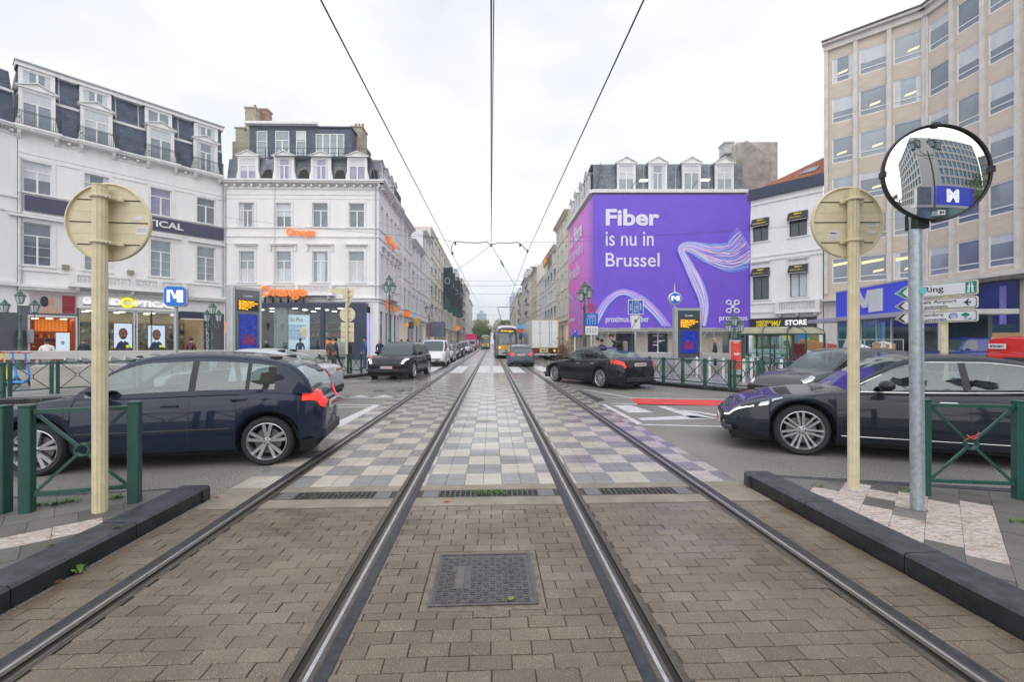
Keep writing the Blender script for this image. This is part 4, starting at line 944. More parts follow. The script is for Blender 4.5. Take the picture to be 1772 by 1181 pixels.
# street side of the same building
CRN = (-11.72, 40.0)
def ul(v, u=-9.92): return U(u, v)
v0 = C2W(*CRN).y; u0 = C2W(*CRN).x
fside = Fr(CRN, U(u0 + .02, 49.2)); W = fside.L
sd = thing('side_wing', 'street wing of the white corner building with dormers and an orange lettered wall', 'building', fside.o, fside.rz)
wx = [1.1, 3.1, 5.0, 6.9, 8.4]
ops = []
for x in wx: ops += [(x - .5, x + .5, 11.75, 13.85), (x - .5, x + .5, 6.9, 9.6), (x - .62, x + .62, .4, 4.4, .35)]
wall(sd, W, zc, ops, WHITE, back=9, sides='r', roofmat=ZINC)
for x in wx:
    window(sd, x - .5, x + .5, 11.75, 13.85); window(sd, x - .5, x + .5, 6.9, 9.6); window(sd, x - .62, x + .62, .4, 4.4, 'cross', GL[0], frame=CM('6f7780'))
for x in wx[::1][:4]: dormer(sd, x + .4, 1.4, zc + .02, zg - .1, .15, 1.3, GL[1])
b = B(); cornice(b, -.5, W, zc, WTRIM, 1.15)
for x in wx: surround(b, x - .5, x + .5, 11.75, 13.85, WTRIM, .16); surround(b, x - .5, x + .5, 6.9, 9.6, WTRIM, .16); hood(b, x, 1.0, 9.75, WTRIM)
for z_, h_, p_ in ((11.62, .10, .1), (10.85, .12, .1), (6.62, .10, .12), (5.45, .12, .2), (5.2, .10, .12)): band(b, 0, W, z_, h_, p_, WTRIM)
b.build('moulding', sd); slope_b = B(); slope(slope_b, 0, W, zc, zg, .3, .7, SLATE2); slope_b.poly([(0, .7, zg), (W, .7, zg), (W, 9, zg), (0, 9, zg)], ZINC); slope_b.poly([(W, .3, zc), (W, .7, zg), (W, 9, zg), (W, 9, zc)], SLATE2); slope_b.build('roof', sd)
balcony(sd, 5.4, 3.2, zc - .1, .6); balustrade(sd, 2.4, 6.2, 5.9, .7, .5, 2)
us = B().box(0, 3, -.03, 0, .1, .14, WTRIM).build('upper_sign', sd, loc=(2.6, -.1, 10.9)); text('Orange', ORANGE, 3.6, .8, us, (0, -.08, 0), 0, ext=.12, bold=.03)
b = B(); b.box(2.6, 3.0, -.35, -.05, 4.9, 5.6, ORANGE); b.box(5.2, 6.3, -.3, -.1, 4.75, 5.2, ORANGE); b.box(8.9, 9.0, -1.1, 0, 5.05, 5.1, IRON); b.box(8.93, 8.99, -1.1, -.45, 4.4, 5.04, ORANGE); b.build('shop_sign', sd)
# corner display of the shop
ds = B(); q0 = f.pt(f.x(633, YS) + .02, YS); w0 = C2W(*q0); ds = thing('shop_side_box', 'dark glazed box at the shop corner with a tall glowing poster', 'display case', w0, fside.rz)
b = B(); b.box(0, 2.3, 0, 1.2, 4.3, 4.95, BLUEB); b.box(0, .25, 0, 1.2, 0.15, 4.3, BLUEB); b.box(1.9, 2.3, 0, 1.2, .15, 4.3, BLUEB); b.box(.25, 1.9, .5, 1.2, .15, 4.3, BLUEB); b.build('frame', ds)
b = B(); gm = M('poster_gradient', (.35, .45, .85), .35, var=.5, scale=.8, emit=.45, emcol=(.45, .42, .8)); b.box(.3, 1.85, -.04, .1, .3, 4.2, gm); b.box(.3, 1.85, -.05, -.041, .3, .5, CM('f07040', .5, .5)); b.build('poster', ds)
# ================================================================ right side of the square
# ---- building wrapped in the advertising sheet
BY = 46.0; bx0 = (1027 - CX) / FPX * BY; bx1 = (1299 - CX) / FPX * BY
f = Fr((bx0 + .25, BY + 1.0), (bx1, BY + 1.0)); W = f.L
bb = thing('corner_building', 'beige corner building under the purple sheet with four white dormers', 'building', f.o, f.rz)
zb0 = f.z(1200, 570); zcr = f.z(1200, 336)
gx = lambda p: f.x(p)
ops = [(gx(p0), gx(p1), .3, 4.2, .4) for p0, p1 in ((1066, 1100), (1121, 1156), (1250, 1265), (1170, 1195))] + [(gx(1276), gx(1296), .3, 4.2, .4)]
wall(bb, W, zcr, ops, M('beige_shop_stone', (.48, .43, .38), .7, var=.12), back=14, sides='r', roofmat=ZINC)
b = B()
for p0, p1 in ((1066, 1100), (1121, 1156), (1250, 1265), (1170, 1195), (1276, 1296)): b.poly([(gx(p0), .35, .3), (gx(p1), .35, .3), (gx(p1), .35, 4.2), (gx(p0), .35, 4.2)], M('navy_glass', (.015, .025, .06), .08, var=.2, spec=1))
split_build(b, 'shop_window', bb)
t = B().box(0, .1, .3, .33, 0, .05, BLUEB).build('shop_sign', bb, loc=(gx(1131), 0, f.z(1140, 583))); text('MORTIERBRAND', WHITEP, gx(1148) - gx(1130), .2, t, (0, .3, 0)); text('KITCHENS', WHITEP, gx(1146) - gx(1133), .16, t, (.1, .3, -.62))
b = B(); q = gx(1140); b.box(q - .05, q + .05, .28, .34, .6, 2.6, WHITEP); b.box(q + .05, q + .7, .28, .34, 1.75, 1.85, WHITEP); b.box(q - .5, q - .05, .28, .34, 1.3, 1.4, WHITEP); b.box(q - 1.0, q + .8, .1, .5, .3, .6, WHITEP); b.build('display_stand', bb)
b = B()
band(b, -.3, W, zcr, .35, .55, WTRIM); zt = f.z(1200, 285, .8)
slope(b, 0, W, zcr + .3, zt, .3, .75, SLATE2); b.build('roof_slope', bb)
b = B(); zr = f.z(1200, 271, 3); b.poly([(-.2, .75, zt), (W, .75, zt), (W - 1, 5, zr), (4.2, 5, zr)], ZINC); b.poly([(-.2, .75, zt), (4.2, 5, zr), (4.2, 9, zr), (-.2, 13, zt)], ZINC); b.poly([(4.2, 5, zr), (W - 1, 5, zr), (W - 1, 9, zr), (4.2, 9, zr)], ZINC)
b.build('roof', bb)
for p in (1084, 1138.5, 1197, 1254): dormer(bb, f.x(p, -.1) , 1.9, zcr + .35, f.z(p, 284), -.1, 1.6, GL[1], 'cas', .62, True, 0)
b = B()
for p, py in ((1110, 318), (1215, 317)): x = gx(p); b.tube([(x - 1.2, 0, zcr + .3), (x - .8, -.6, zcr + 1.1), (x - .1, -.9, f.z(p, py))], .03, IRON, 5); b.box(x - .45, x + .35, -1.1, -.7, f.z(p, py) - .05, f.z(p, py) + .06, M('flood_lamp', (1, .95, .8), .4, var=0, emit=1.6, emcol=(1, .9, .65)))
b.build('floodlight', bb)
b = B(); x = gx(1108); b.box(x, x + .25, .9, 1.2, zt, zt + .01, ZINC)
for p in (1114, 1170, 1228): b.cyl((gx(p), .25, zcr + .4), (gx(p) + .25, .7, zt), .05, PIPE, n=6)
split_build(b, 'drainpipe', bb)
# party wall and chimney behind, right
b = B(); x0 = gx(1288); zt2 = f.z(1300, 262, 4); M1 = M('grey_party_wall', (.50, .46, .43), .9, var=.25, scale=1.5)
b.prism([(x0, zcr), (x0 + 3.2, zcr), (x0 + 3.2, zt2 - 1.6), (x0 + .9, zt2), (x0, zt2 - .5)], 1.2, 1.8, M('rough_render', (.36, .33, .31), .95, var=.35, scale=1.2), 'y'); b.box(x0 + .2, x0 + 4.5, 1.81, 9, zcr, zt2 + .1, M1)
b.box(x0 - .6, x0 + .4, 3, 4.4, zt2 - .6, zt2 + .5, GREYST); b.box(x0 - .7, x0 + .5, 2.9, 4.5, zt2 + .5, zt2 + .65, GREYST); b.build('chimney_wall', bb)
# ---- street side of that building
u0 = C2W(bx0 + .25, BY + 1).x; v0 = C2W(bx0 + .25, BY + 1).y
f = Fr(U(u0 + .02, v0 + 15), (bx0 + .25, BY + 1.0)); W = f.L
bs = thing('side_wing', 'street side of the wrapped corner building with white dormers above the pink sheet', 'building', f.o, f.rz)
ops = [(x, x + 1.6, .3, 4.2, .35) for x in (1, 4, 7, 10, 12.7)]
wall(bs, W, zcr, ops, CREAM, back=4, sides='l', roofmat=ZINC); b = B()
for o_ in ops: b.poly([(o_[0], .3, .3), (o_[1], .3, .3), (o_[1], .3, 4.2), (o_[0], .3, 4.2)], GL[2])
split_build(b, 'shop_window', bs)
b = B(); band(b, 0, W + .3, zcr, .35, .55, WTRIM); slope(b, 0, W, zcr + .3, zt, .3, .75, SLATE2); b.build('roof', bs)
for x in (2.2, 5.4, 8.6, 11.8): dormer(bs, x, 1.7, zcr + .35, zcr + 2.9, -.1, 1.5, GL[1], 'cas', .6, True, 0)
# ---- the sheet
PURP = M('purple_sheet', (.168, .082, .66), .55, var=.08, scale=.6)
def gradmat():
    m = bpy.data.materials.new('pink_sheet'); m.use_nodes = True; n = m.node_tree.nodes; l = m.node_tree.links; bs_ = n['Principled BSDF']; bs_.inputs['Roughness'].default_value = .6
    t = n.new('ShaderNodeTexCoord'); s = n.new('ShaderNodeSeparateXYZ'); l.new(t.outputs['Object'], s.inputs[0]); mr = n.new('ShaderNodeMapRange'); mr.inputs[1].default_value = 0; mr.inputs[2].default_value = 15; l.new(s.outputs[0], mr.inputs[0])
    r = n.new('ShaderNodeValToRGB'); r.color_ramp.elements[0].color = (.78, .17, .62, 1); r.color_ramp.elements[1].color = (.22, .11, .68, 1); r.color_ramp.elements[0].position = .1; e = r.color_ramp.elements.new(.75); e.color = (.68, .19, .74, 1)
    l.new(mr.outputs[0], r.inputs[0]); l.new(r.outputs[0], bs_.inputs['Base Color']); return m
f = Fr((bx0, BY), (bx1, BY)); W = f.L; zA, zB = f.z(1100, 568), f.z(1100, 337)
bn = thing('advertising_sheet', 'huge purple advertising sheet reading Fiber is nu in Brussel on the corner scaffold', 'banner', f.o, f.rz)
b = B(); nx = 40; rows = []
for j in range(14):
    z = zA + (zB - zA) * j / 13; rows.append([(W * i / nx, .02 * math.sin(i * 2.1) * math.sin(j * 1.3) + .015 * math.sin(i * .9 + j), z) for i in range(nx + 1)])
b.grid(rows, PURP); b.box(0, W, .06, .12, zA, zB, PURP); b.build('front_sheet', bn, smooth=True)
fx = lambda p: f.x(p); fz = lambda y: f.z(1100, y)
PAL = [M('streak_' + n_, c, .5, var=0, emit=0) for n_, c in (('pink', (.80, .42, .85)), ('white', (.80, .78, .95)), ('blue', (.22, .38, .95)), ('violet', (.42, .25, .88)), ('cyan', (.38, .65, .98)))]
def catmull(pts, n=10):
    o = []
    for i in range(len(pts) - 1):
        p0, p1, p2, p3 = pts[max(i - 1, 0)], pts[i], pts[i + 1], pts[min(i + 2, len(pts) - 1)]
        for k in range(n):
            t = k / n; o.append(tuple(.5 * (2 * p1[a] + (p2[a] - p0[a]) * t + (2 * p0[a] - 5 * p1[a] + 4 * p2[a] - p3[a]) * t * t + (3 * p1[a] - p0[a] - 3 * p2[a] + p3[a]) * t ** 3) for a in (0, 1)))
    o.append(pts[-1]); return o
def ribbons(b, cen, wid, n, xf, zf, y=-.05, wm=.035, zmin=None):
    for k in range(n):
        o = (k + .5) / n * 2 - 1; ph = R() * 6; am = .008 + .022 * R(); c = []
        for (x, y_), w_ in zip(cen, wid): c.append((x, y_, w_))
        C = catmull([(a, d) for a, d, _ in c], 10); Wd = catmull([(w_, 0) for _, _, w_ in c], 10); pts = []
        for i, (x, z) in enumerate(C):
            j = min(i + 1, len(C) - 1); h = max(i - 1, 0); dx, dz = C[j][0] - C[h][0], C[j][1] - C[h][1]; L_ = math.hypot(dx, dz) or 1
            of = (o + am * math.sin(i * .35 + ph) * 2) * Wd[i][0]; pts.append((x - dz / L_ * of, z + dx / L_ * of))
        m = PAL[2] if abs(o) > .82 else random.choices(PAL, (4, 4, 1, 5, 1))[0]; w = wm * (.5 + R()); rows = []
        for (x, z) in pts: rows.append((xf(x), zf(z)))
        yy = y - .0015 * k
        for (xa, za), (xb, zb_) in zip(rows, rows[1:]):
            if min(za, zb_) < zmin or min(xa, xb) < 0.01 or max(xa, xb) > W - .01: continue
            dx, dz = xb - xa, zb_ - za; L_ = math.hypot(dx, dz) or 1; nx_, nz_ = -dz / L_ * w, dx / L_ * w
            b.poly([(xa - nx_, yy, za - nz_), (xb - nx_, yy, zb_ - nz_), (xb + nx_, yy, zb_ + nz_), (xa + nx_, yy, za + nz_)], m)
b = B()
ribbons(b, [(1028, 560), (1050, 522), (1078, 506), (1108, 518), (1138, 545), (1160, 574)], [7, 6, 5, 7, 7, 7], 20, fx, fz, zmin=zA + .05)
ribbons(b, [(1296, 425), (1265, 444), (1230, 440), (1196, 428), (1178, 432), (1192, 462), (1208, 495), (1218, 530), (1212, 574)], [36, 27, 18, 10, 6, 8, 10, 8, 7], 48, fx, fz, zmin=zA + .05, wm=.028)
b.build('light_streak_print', bn)
PW = M('print_white', (.78, .76, .90), .6, var=0)
lt = B().box(0, .01, -.02, 0, 0, .01, PW).build('headline', bn, loc=(0, -.04, 0))
text('Fiber', PW, fx(1141) - fx(1048), fz(362) - fz(391), lt, (fx(1048), 0, fz(391)), bold=.03); text('is nu in', PW, fx(1131) - fx(1048), fz(401) - fz(426), lt, (fx(1048), 0, fz(426)), bold=.008); text('Brussel', PW, fx(1141) - fx(1048), fz(438) - fz(462), lt, (fx(1048), 0, fz(462)), bold=.008)
text('proximus.be/fiber', PW, fx(1123) - fx(1048), fz(547) - fz(561), lt, (fx(1048), 0, fz(561)), bold=.012); text('proximus', PW, fx(1293) - fx(1244), fz(544) - fz(556), lt, (fx(1244), 0, fz(558)), bold=.015)
b = B(); cx_, cz_ = fx(1267.5), fz(531)
for sx in (-1, 1):
    for sz in (-1, 1):
        b.tube([(cx_ + sx * (.12 + .33 * math.cos(t)) - 0, -.06, cz_ + sz * (.42 + .20 * math.sin(t)) + sz * .0) if 0 else (cx_ + sx * .40 + .24 * math.cos(t) , -.06, cz_ + sz * .42 + .2 * math.sin(t)) for t in [k * .524 for k in range(12)]], .075, PW, 5, True)
        b.tube([(cx_ + sx * .25, -.06, cz_ + sz * .25), (cx_, -.06, cz_)], .075, PW, 5)
b.build('logo_print', bn)
fsd = Fr(U(C2W(bx0, BY).x, C2W(bx0, BY).y + 14.6), (bx0, BY)); Ws = fsd.L
w0 = fsd.o; loc = bn.matrix_world.inverted() if 0 else None
ss = thing('side_advertising_sheet', 'pink advertising sheet reading La fibre est arrivee a Bruxelles facing the avenue', 'banner', fsd.o, fsd.rz)
b = B(); b.grid([[(Ws * i / 20, .02 * math.sin(i * 1.7 + j), zA - .6 + (zB - zA + .6) * j / 8) for i in range(21)] for j in range(9)], gradmat()); b.build('sheet', ss, smooth=True)
t = B().box(0, .01, -.02, 0, 0, .01, PW).build('headline', ss, loc=(0, -.05, 0)); W_ = W; W = Ws; sxx = lambda p: fsd.x(p)
text('La fibre', PW, sxx(1008) - sxx(986) , 2.1, t, (sxx(986), 0, fsd.z(986, 434)), bold=.03); text('est arrivée à', PW, sxx(1009) - sxx(986), 1.6, t, (sxx(986), 0, fsd.z(986, 459))); text('Bruxelles', PW, sxx(1004) - sxx(986), 1.6, t, (sxx(986), 0, fsd.z(986, 488))); text('proximus.be', PW, 4, .8, t, (.8, 0, fsd.z(990, 560)))
b = B(); ribbons(b, [(985, 504), (992, 517), (999, 540), (1006, 566)], [3, 3, 3, 3], 10, lambda p: fsd.x(p), lambda z: fsd.z(995, z), zmin=zA - .5); b.build('light_streak_print', ss); W = W_
# ---- scaffold below the sheets
sc = thing('scaffold', 'grey tube scaffold standing under the purple sheet', 'scaffold', f.o, f.rz); b = B()
for p in (1030, 1053, 1117, 1180, 1236, 1296): b.cyl((fx(p), .1, .14), (fx(p), .1, zA), .035, METALG, n=6); b.cyl((fx(p), .75, .14), (fx(p), .75, zA), .03, METALG, n=6)
for z in (3.3, 2.6): b.cyl((0, .1, z), (W, .1, z), .035, METALG, n=6)
b.cyl((fx(1210), .1, 1.6), (fx(1232), .1, 3.2), .035, METALG, n=6); b.build('tube', sc)
b = B(); b.box(0, W, 0, .9, zA - .12, zA + .03, METALG); b.box(0, W, .1, .14, zA - .35, zA - .13, GREYST); b.build('deck', sc)
s2 = thing('scaffold', 'grey tube scaffold under the pink sheet along the avenue', 'scaffold', fsd.o, fsd.rz); b = B()
for i in range(9): x = Ws * i / 8; b.cyl((x, .1, .14), (x, .1, zA), .035, METALG, n=6); b.cyl((x, .8, .14), (x, .8, zA), .035, METALG, n=6)
for z in (1.2, 2.1, 3.1): b.cyl((0, .1, z), (Ws, .1, z), .03, METALG, n=6)
b.build('tube', s2)
# ---- money transfer building
f = Fr((24.14, 46.0), (28.25, 41.35)); W = f.L
wu = thing('corner_building', 'white building with red tiled roof and black window awnings above a transfer store', 'building', f.o, f.rz)
zc = f.z(1299, 350); zk = f.z(1360, 318)
wn = [(1303, 1330, 378, 418), (1366, 1397, 366, 409), (1303, 1331, 464, 519), (1367, 1397, 458, 514)]
ops = [(f.x(a), f.x(c), f.z((a + c) / 2, e), f.z((a + c) / 2, d)) for a, c, d, e in wn] + [(.1, W - .3, .3, f.z(1360, 574), .3)]
wall(wu, W, zk - .9, ops, WHITE, back=9, sides='l'); NAV = CM('1a2230')
for o_ in ops[:4]: window(wu, *o_[:4], 'mid', GL[2] if o_ is not ops[3] else CURT, frame=NAV)
b = B()
for o_ in ops[:4]: surround(b, o_[0], o_[1], o_[2], o_[3], WTRIM, .16)
for o_ in ops[2:4]: hood(b, (o_[0] + o_[1]) / 2, 1.3, o_[3] + .15, WTRIM, o_ is ops[3])
for z_ in (f.z(1360, 345), f.z(1360, 440), f.z(1360, 447), f.z(1360, 524), f.z(1360, 540)): band(b, 0, W, z_, .12, .12, WTRIM)
b.build('moulding', wu)
balustrade(wu, f.x(1345), W - .1, f.z(1380, 538), .95, .6, 1)
YT = M('yellow_print', (.95, .70, .02), .5, var=0)
for i, o_ in enumerate(ops[:4]):
    w = o_[1] - o_[0]; h = (o_[3] - o_[2]) * (.36 if i < 2 else .26); b = B(); A = (0, 0, h); 
    b.poly([(-.08, 0, h), (w + .08, 0, h), (w + .08, -.45, .12), (-.08, -.45, .12)], BLACKP); b.poly([(-.08, -.45, .12), (w + .08, -.45, .12), (w + .08, -.45, 0), (-.08, -.45, 0)], BLACKP)
    for xx in (-.08, w + .08): b.poly([(xx, 0, h), (xx, -.45, .12), (xx, -.45, 0), (xx, 0, 0)], BLACKP)
    b.box(-.1, w + .1, -.46, -.44, -.03, 0, WHITEP)
    aw = obj('awning', b.mesh('awning'), wu, (o_[0], -.03, o_[3] - h))
    t = text('WU', YT, w * .42, h * .22, aw, (w * .3, -.16, h * .62), bold=.06, shear=.3); t = text('KREDIT' if i == 0 else 'MONEY\nTRANSFER', YT, w * .8, h * .20, aw, (w * .1, -.47 + .1, .17), bold=.03)
b = B(); b.box(-.1, W + .1, -.35, .4, zk - .9, zk + .1, M('navy_gutter', (.03, .045, .09), .5, var=.2)); b.build('fascia', wu)
b = B(); xr = W + .0; zp = f.z(1424, 264, 3.5)
b.poly([(0, .35, zk + .1), (W, .35, zk + .1), (W, 4.2, zp), (W - .01, 4.2, zp)], TILE); b.poly([(0, .35, zk + .1), (W, 4.2, zp), (0, 8, zk)], TILE); b.box(W - .01, W + .01, .4, 8, zk, zk + .1, TILE); b.build('roof', wu)
b = B(); a0 = (f.x(1373), f.x(1407)); ra = lambda x, t: (x, .35 + 3.85 * t - .06, zk + .1 + (zp - zk - .1) * t + .06)
b.poly([ra(a0[0], .28), ra(a0[1] - .2, .28), ra(a0[1], .47), ra(a0[0] + .7, .47)], GL[1]); b.build('skylight', wu)
b = B(); zs0, zs1 = f.z(1360, 568), f.z(1360, 550); b.box(.0, f.x(1414), -.25, -.02, zs0, zs1, BLACKP); sg = b.build('sign_band', wu)
text('WESTERN\nUNION', YT, f.x(1336) - f.x(1310), (zs1 - zs0) * .62, sg, (f.x(1310), -.26, zs0 + .15), bold=.04, line=.8); text('WU', YT, f.x(1353) - f.x(1337), (zs1 - zs0) * .55, sg, (f.x(1337), -.26, zs0 + .18), bold=.06, shear=.35); text('STORE', LETW, f.x(1398) - f.x(1360), (zs1 - zs0) * .5, sg, (f.x(1360), -.26, zs0 + .25), bold=.04)
shoproom(wu, .1, W - .3, f.z(1360, 575), .31, 4, M('yellow_shop', (.65, .48, .10), .6, var=.2, scale=.5), CM('806a40'), (2, 2)); zt_ = f.z(1360, 575)
b = B(); b.poly([(.1, .25, .3), (W - .3, .25, .3), (W - .3, .25, zt_), (.1, .25, zt_)], SHOPG); b.build('shop_window', wu)
b = B()
for x in (.1, f.x(1348), f.x(1352), W - .35, f.x(1378)): b.box(x, x + .08, .15, .3, .3, zt_, ALU)
b.box(.1, W - .3, .1, .3, .3, 1.0, ALU); b.build('shop_frame', wu)
b = B(); b.box(f.x(1353), f.x(1366), .18, .22, 1.1, 2.7, YELLOW); b.box(f.x(1355), f.x(1364), .16, .179, 1.3, 1.8, IRON); b.box(f.x(1378), f.x(1401), .1, .14, 1.0, 3.4, CM('2a6aa0', .4, .2)); b.poly([(f.x(1378), .09, 1.0), (f.x(1401), .09, 1.0), (f.x(1401), .09, 2.1), (f.x(1378), .09, 1.5)], CM('6aa830', .4, .2)); b.build('poster', wu)
b = B(); b.box(f.x(1312), f.x(1345), 2.0, 2.6, .3, 1.5, CM('b0501c')); b.box(f.x(1308), f.x(1330), 3.0, 3.3, 1.0, 2.6, IRON); b.box(f.x(1310), f.x(1326), .4, .44, 3.0, 3.4, YELLOW); b.build('counter', wu)
# ---- curved office block
A_, Bp, D_ = (28.3, 41.3), (33.35, 36.75), (34.6, 24.3)
OFFR = [27.1, 23.5, 19.9, 16.35, 12.75, 9.15]
ob = thing('office_block', 'tall beige stone office block with rows of wide windows bending around the square', 'office block', C2W(*A_), 0)
ZT = 28.4
def office(a, c, nb, name):
    f = Fr(a, c); W = f.L; loc = f.o - C2W(*A_); par = obj(name, None, ob, loc, f.rz); 
    bw = W / nb; ops = []
    for i in range(nb):
        for z in OFFR: ops.append((bw * i + .32 + (.25 if (i == 0 and name == 'left_wing') else 0), bw * (i + 1) - .1, z - 2.25, z, .18))
    return f, W, bw, ops
fa = Fr(A_, Bp); fb = Fr(Bp, D_)
ob.location = fa.o; ob.rotation_euler = (0, 0, fa.rz)
def oplace(fr, nb, first):
    W = fr.L; bw = W / nb; ops = []
    for i in range(nb):
        for z in OFFR: ops.append((bw * i + (.62 if first and i == 0 else .30), bw * (i + 1) - .08, z - 2.25, z, .18))
    return W, bw, ops
def owing(parent, fr, nb, first):
    W, bw, ops = oplace(fr, nb, first)
    wall(parent, W, ZT, ops, STONEB, back=10 if first else 8, sides='l' if first else '', roofmat=ZINC, z0=0)
    b = B()
    for i in range(nb + 1):
        x = bw * i; b.box(x - .11 + (.15 if first and i == 0 else 0), x + .19 + (.15 if first and i == 0 else 0), -.22, -.001, 6.0, ZT - .5, STONEC)
    band(b, 0, W, ZT - .5, .5, .28, STONEC); band(b, -.1, W, ZT, .2, .6, STONEC); band(b, -.1, W, ZT + .2, .12, .7, M('bitumen_edge', (.08, .08, .085), .8)); b.build('pier', parent)
    for o_ in ops: window(parent, *o_[:4], 'office', random.choice([OG[0], OG[0], OG[1], OG[2], OG[2]]), frame=FRAME, y=.06, fw=.09)
    return W, bw
def officeglass(name, c, strip):
    return M(name, c, .05, var=.35, scale=.35, spec=1.0)
OG = [officeglass('office_glass_grey', (.21, .25, .30), 1), officeglass('office_glass_pale', (.30, .35, .40), 1), officeglass('office_glass_deep', (.15, .19, .25), 1)]
W, bw = owing(ob, fa, 3, True)
wing2 = thing('office_block', 'nearer wing of the beige office block running out of the right edge', 'office block', fb.o, fb.rz)
W2, bw2 = owing(wing2, fb, 6, False)
# office lights behind some panes
b = B(); LY = M('office_tube_light', (.8, .7, .4), .4, var=0, emit=.45, emcol=(1, .85, .45))
b2 = B()
for i in range(3):
    for k, z in enumerate(OFFR):
        if (i * 7 + k * 3) % 4 != 3: xx = bw * i + .9 + .3 * R(); b.poly([(xx, .086, z - 1.55), (xx + .7, .086, z - 1.45), (xx + .8, .086, z - 1.25), (xx + .1, .086, z - 1.35)], LY)
for i in range(3):
    x0 = bw * i + .45; b.poly([(x0, .086, OFFR[5] - .75), (x0 + 1.5, .086, OFFR[5] - .55), (x0 + 1.5, .086, OFFR[5] - .35), (x0, .086, OFFR[5] - .5)], LY)
split_build(b, 'ceiling_light', ob)
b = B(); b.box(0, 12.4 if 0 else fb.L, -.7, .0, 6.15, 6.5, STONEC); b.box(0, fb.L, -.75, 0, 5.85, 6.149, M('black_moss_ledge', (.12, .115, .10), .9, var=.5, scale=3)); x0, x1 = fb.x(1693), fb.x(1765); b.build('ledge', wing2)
b = B(); b.box(x0, x1, -.3, -.02, fb.z(1730, 580), 5.84, M('blue_hoarding', (.012, .022, .16), .25, var=.5, scale=.4)); b.box(x0, x1, -.32, -.301, fb.z(1730, 580), fb.z(1730, 562), M('teal_dado', (.01, .05, .09), .4)); b.box(x0 + 1.55, x0 + 1.95, -.31, -.301, fb.z(1730, 562), 5.5, M('lilac_streak_print', (.22, .20, .62), .4, var=.4, scale=2, streak=.2)); b.build('blue_hoarding', wing2)
b = B(); b.box(0, fa.L, -.9, 0, 5.3, 5.5, STONEC); b.box(0, fa.L, -.02, 0, .1, 5.3, STONEC); b.build('ledge', ob)
# ---- metro pavilion with the blue M board
f = Fr((23.6, 33.0), (22.85, 26.2)); W = f.L
mp_ = thing('metro_pavilion', 'glass metro entrance pavilion carrying a long blue board with a white M', 'pavilion', f.o, f.rz)
BM = M('board_blue', (.05, .075, .60), .4, var=.06, emit=.12); zl, zh = 3.38, 5.2
b = B(); b.box(0, W, -.1, .1, zl, zh, BM); b.box(-.05, W + .05, -.14, .15, zh, zh + .1, METALG); b.build('blue_board', mp_)
b = B(); b.box(-2.2, 9.3, -.9, 3.5, zl - .28, zl - .02, METALG); b.build('canopy', mp_)
b = B(); mA, mB = f.x(1470), f.x(1531); mh = zh - zl - .4; z_ = zl + .2; LM = M('letter_grey', (.66, .67, .70), .5, var=.03); ww = mB - mA
b.prism([(mA, z_), (mA + ww * .20, z_), (mA + ww * .20, z_ + mh), (mA, z_ + mh)], -.16, -.1, LM, 'y'); b.prism([(mA + ww * .21, z_ + mh), (mA + ww * .47, z_ + mh * .22), (mA + ww * .60, z_ + mh * .22), (mA + ww * .37, z_ + mh)], -.16, -.1, LM, 'y')
b.prism([(mA + ww * .48, z_ + mh * .22), (mA + ww * .59, z_ + mh * .22), (mA + ww * .70, z_ + mh), (mA + ww * .60, z_ + mh)][:4], -.165, -.1, LM, 'y'); b.prism([(mA + ww * .64, z_), (mA + ww, z_), (mA + ww, z_ + mh), (mA + ww * .64, z_ + mh)], -.16, -.1, LM, 'y'); b.build('letter_m', mp_)
TEALG = glassy('teal_pane', (.45, .66, .70), .12); b = B(); b.box(0, 9.0, 0, .03, .2, zl - .3, TEALG); b.box(0, .03, .031, 3, .2, zl - .3, TEALG); b.build('glass_wall', mp_)
b = B()
for x in (0, 1.1, 2.6, 4.1, 5.4, 6.9, 8.92): b.box(x, x + .09, -.04, .06, .1, zl - .28, ALU)
b.box(0, 9, -.05, .05, .1, .35, ALU); b.build('frame', mp_)
b = B(); b.box(.6, 8.4, 2.8, 3.0, .1, zl - .3, M('dark_tiles', (.05, .09, .11), .3, var=.4, scale=1)); b.box(4.5, 4.6, -.06, -.05, .3, 3, BM); b.build('stair_hall', mp_)
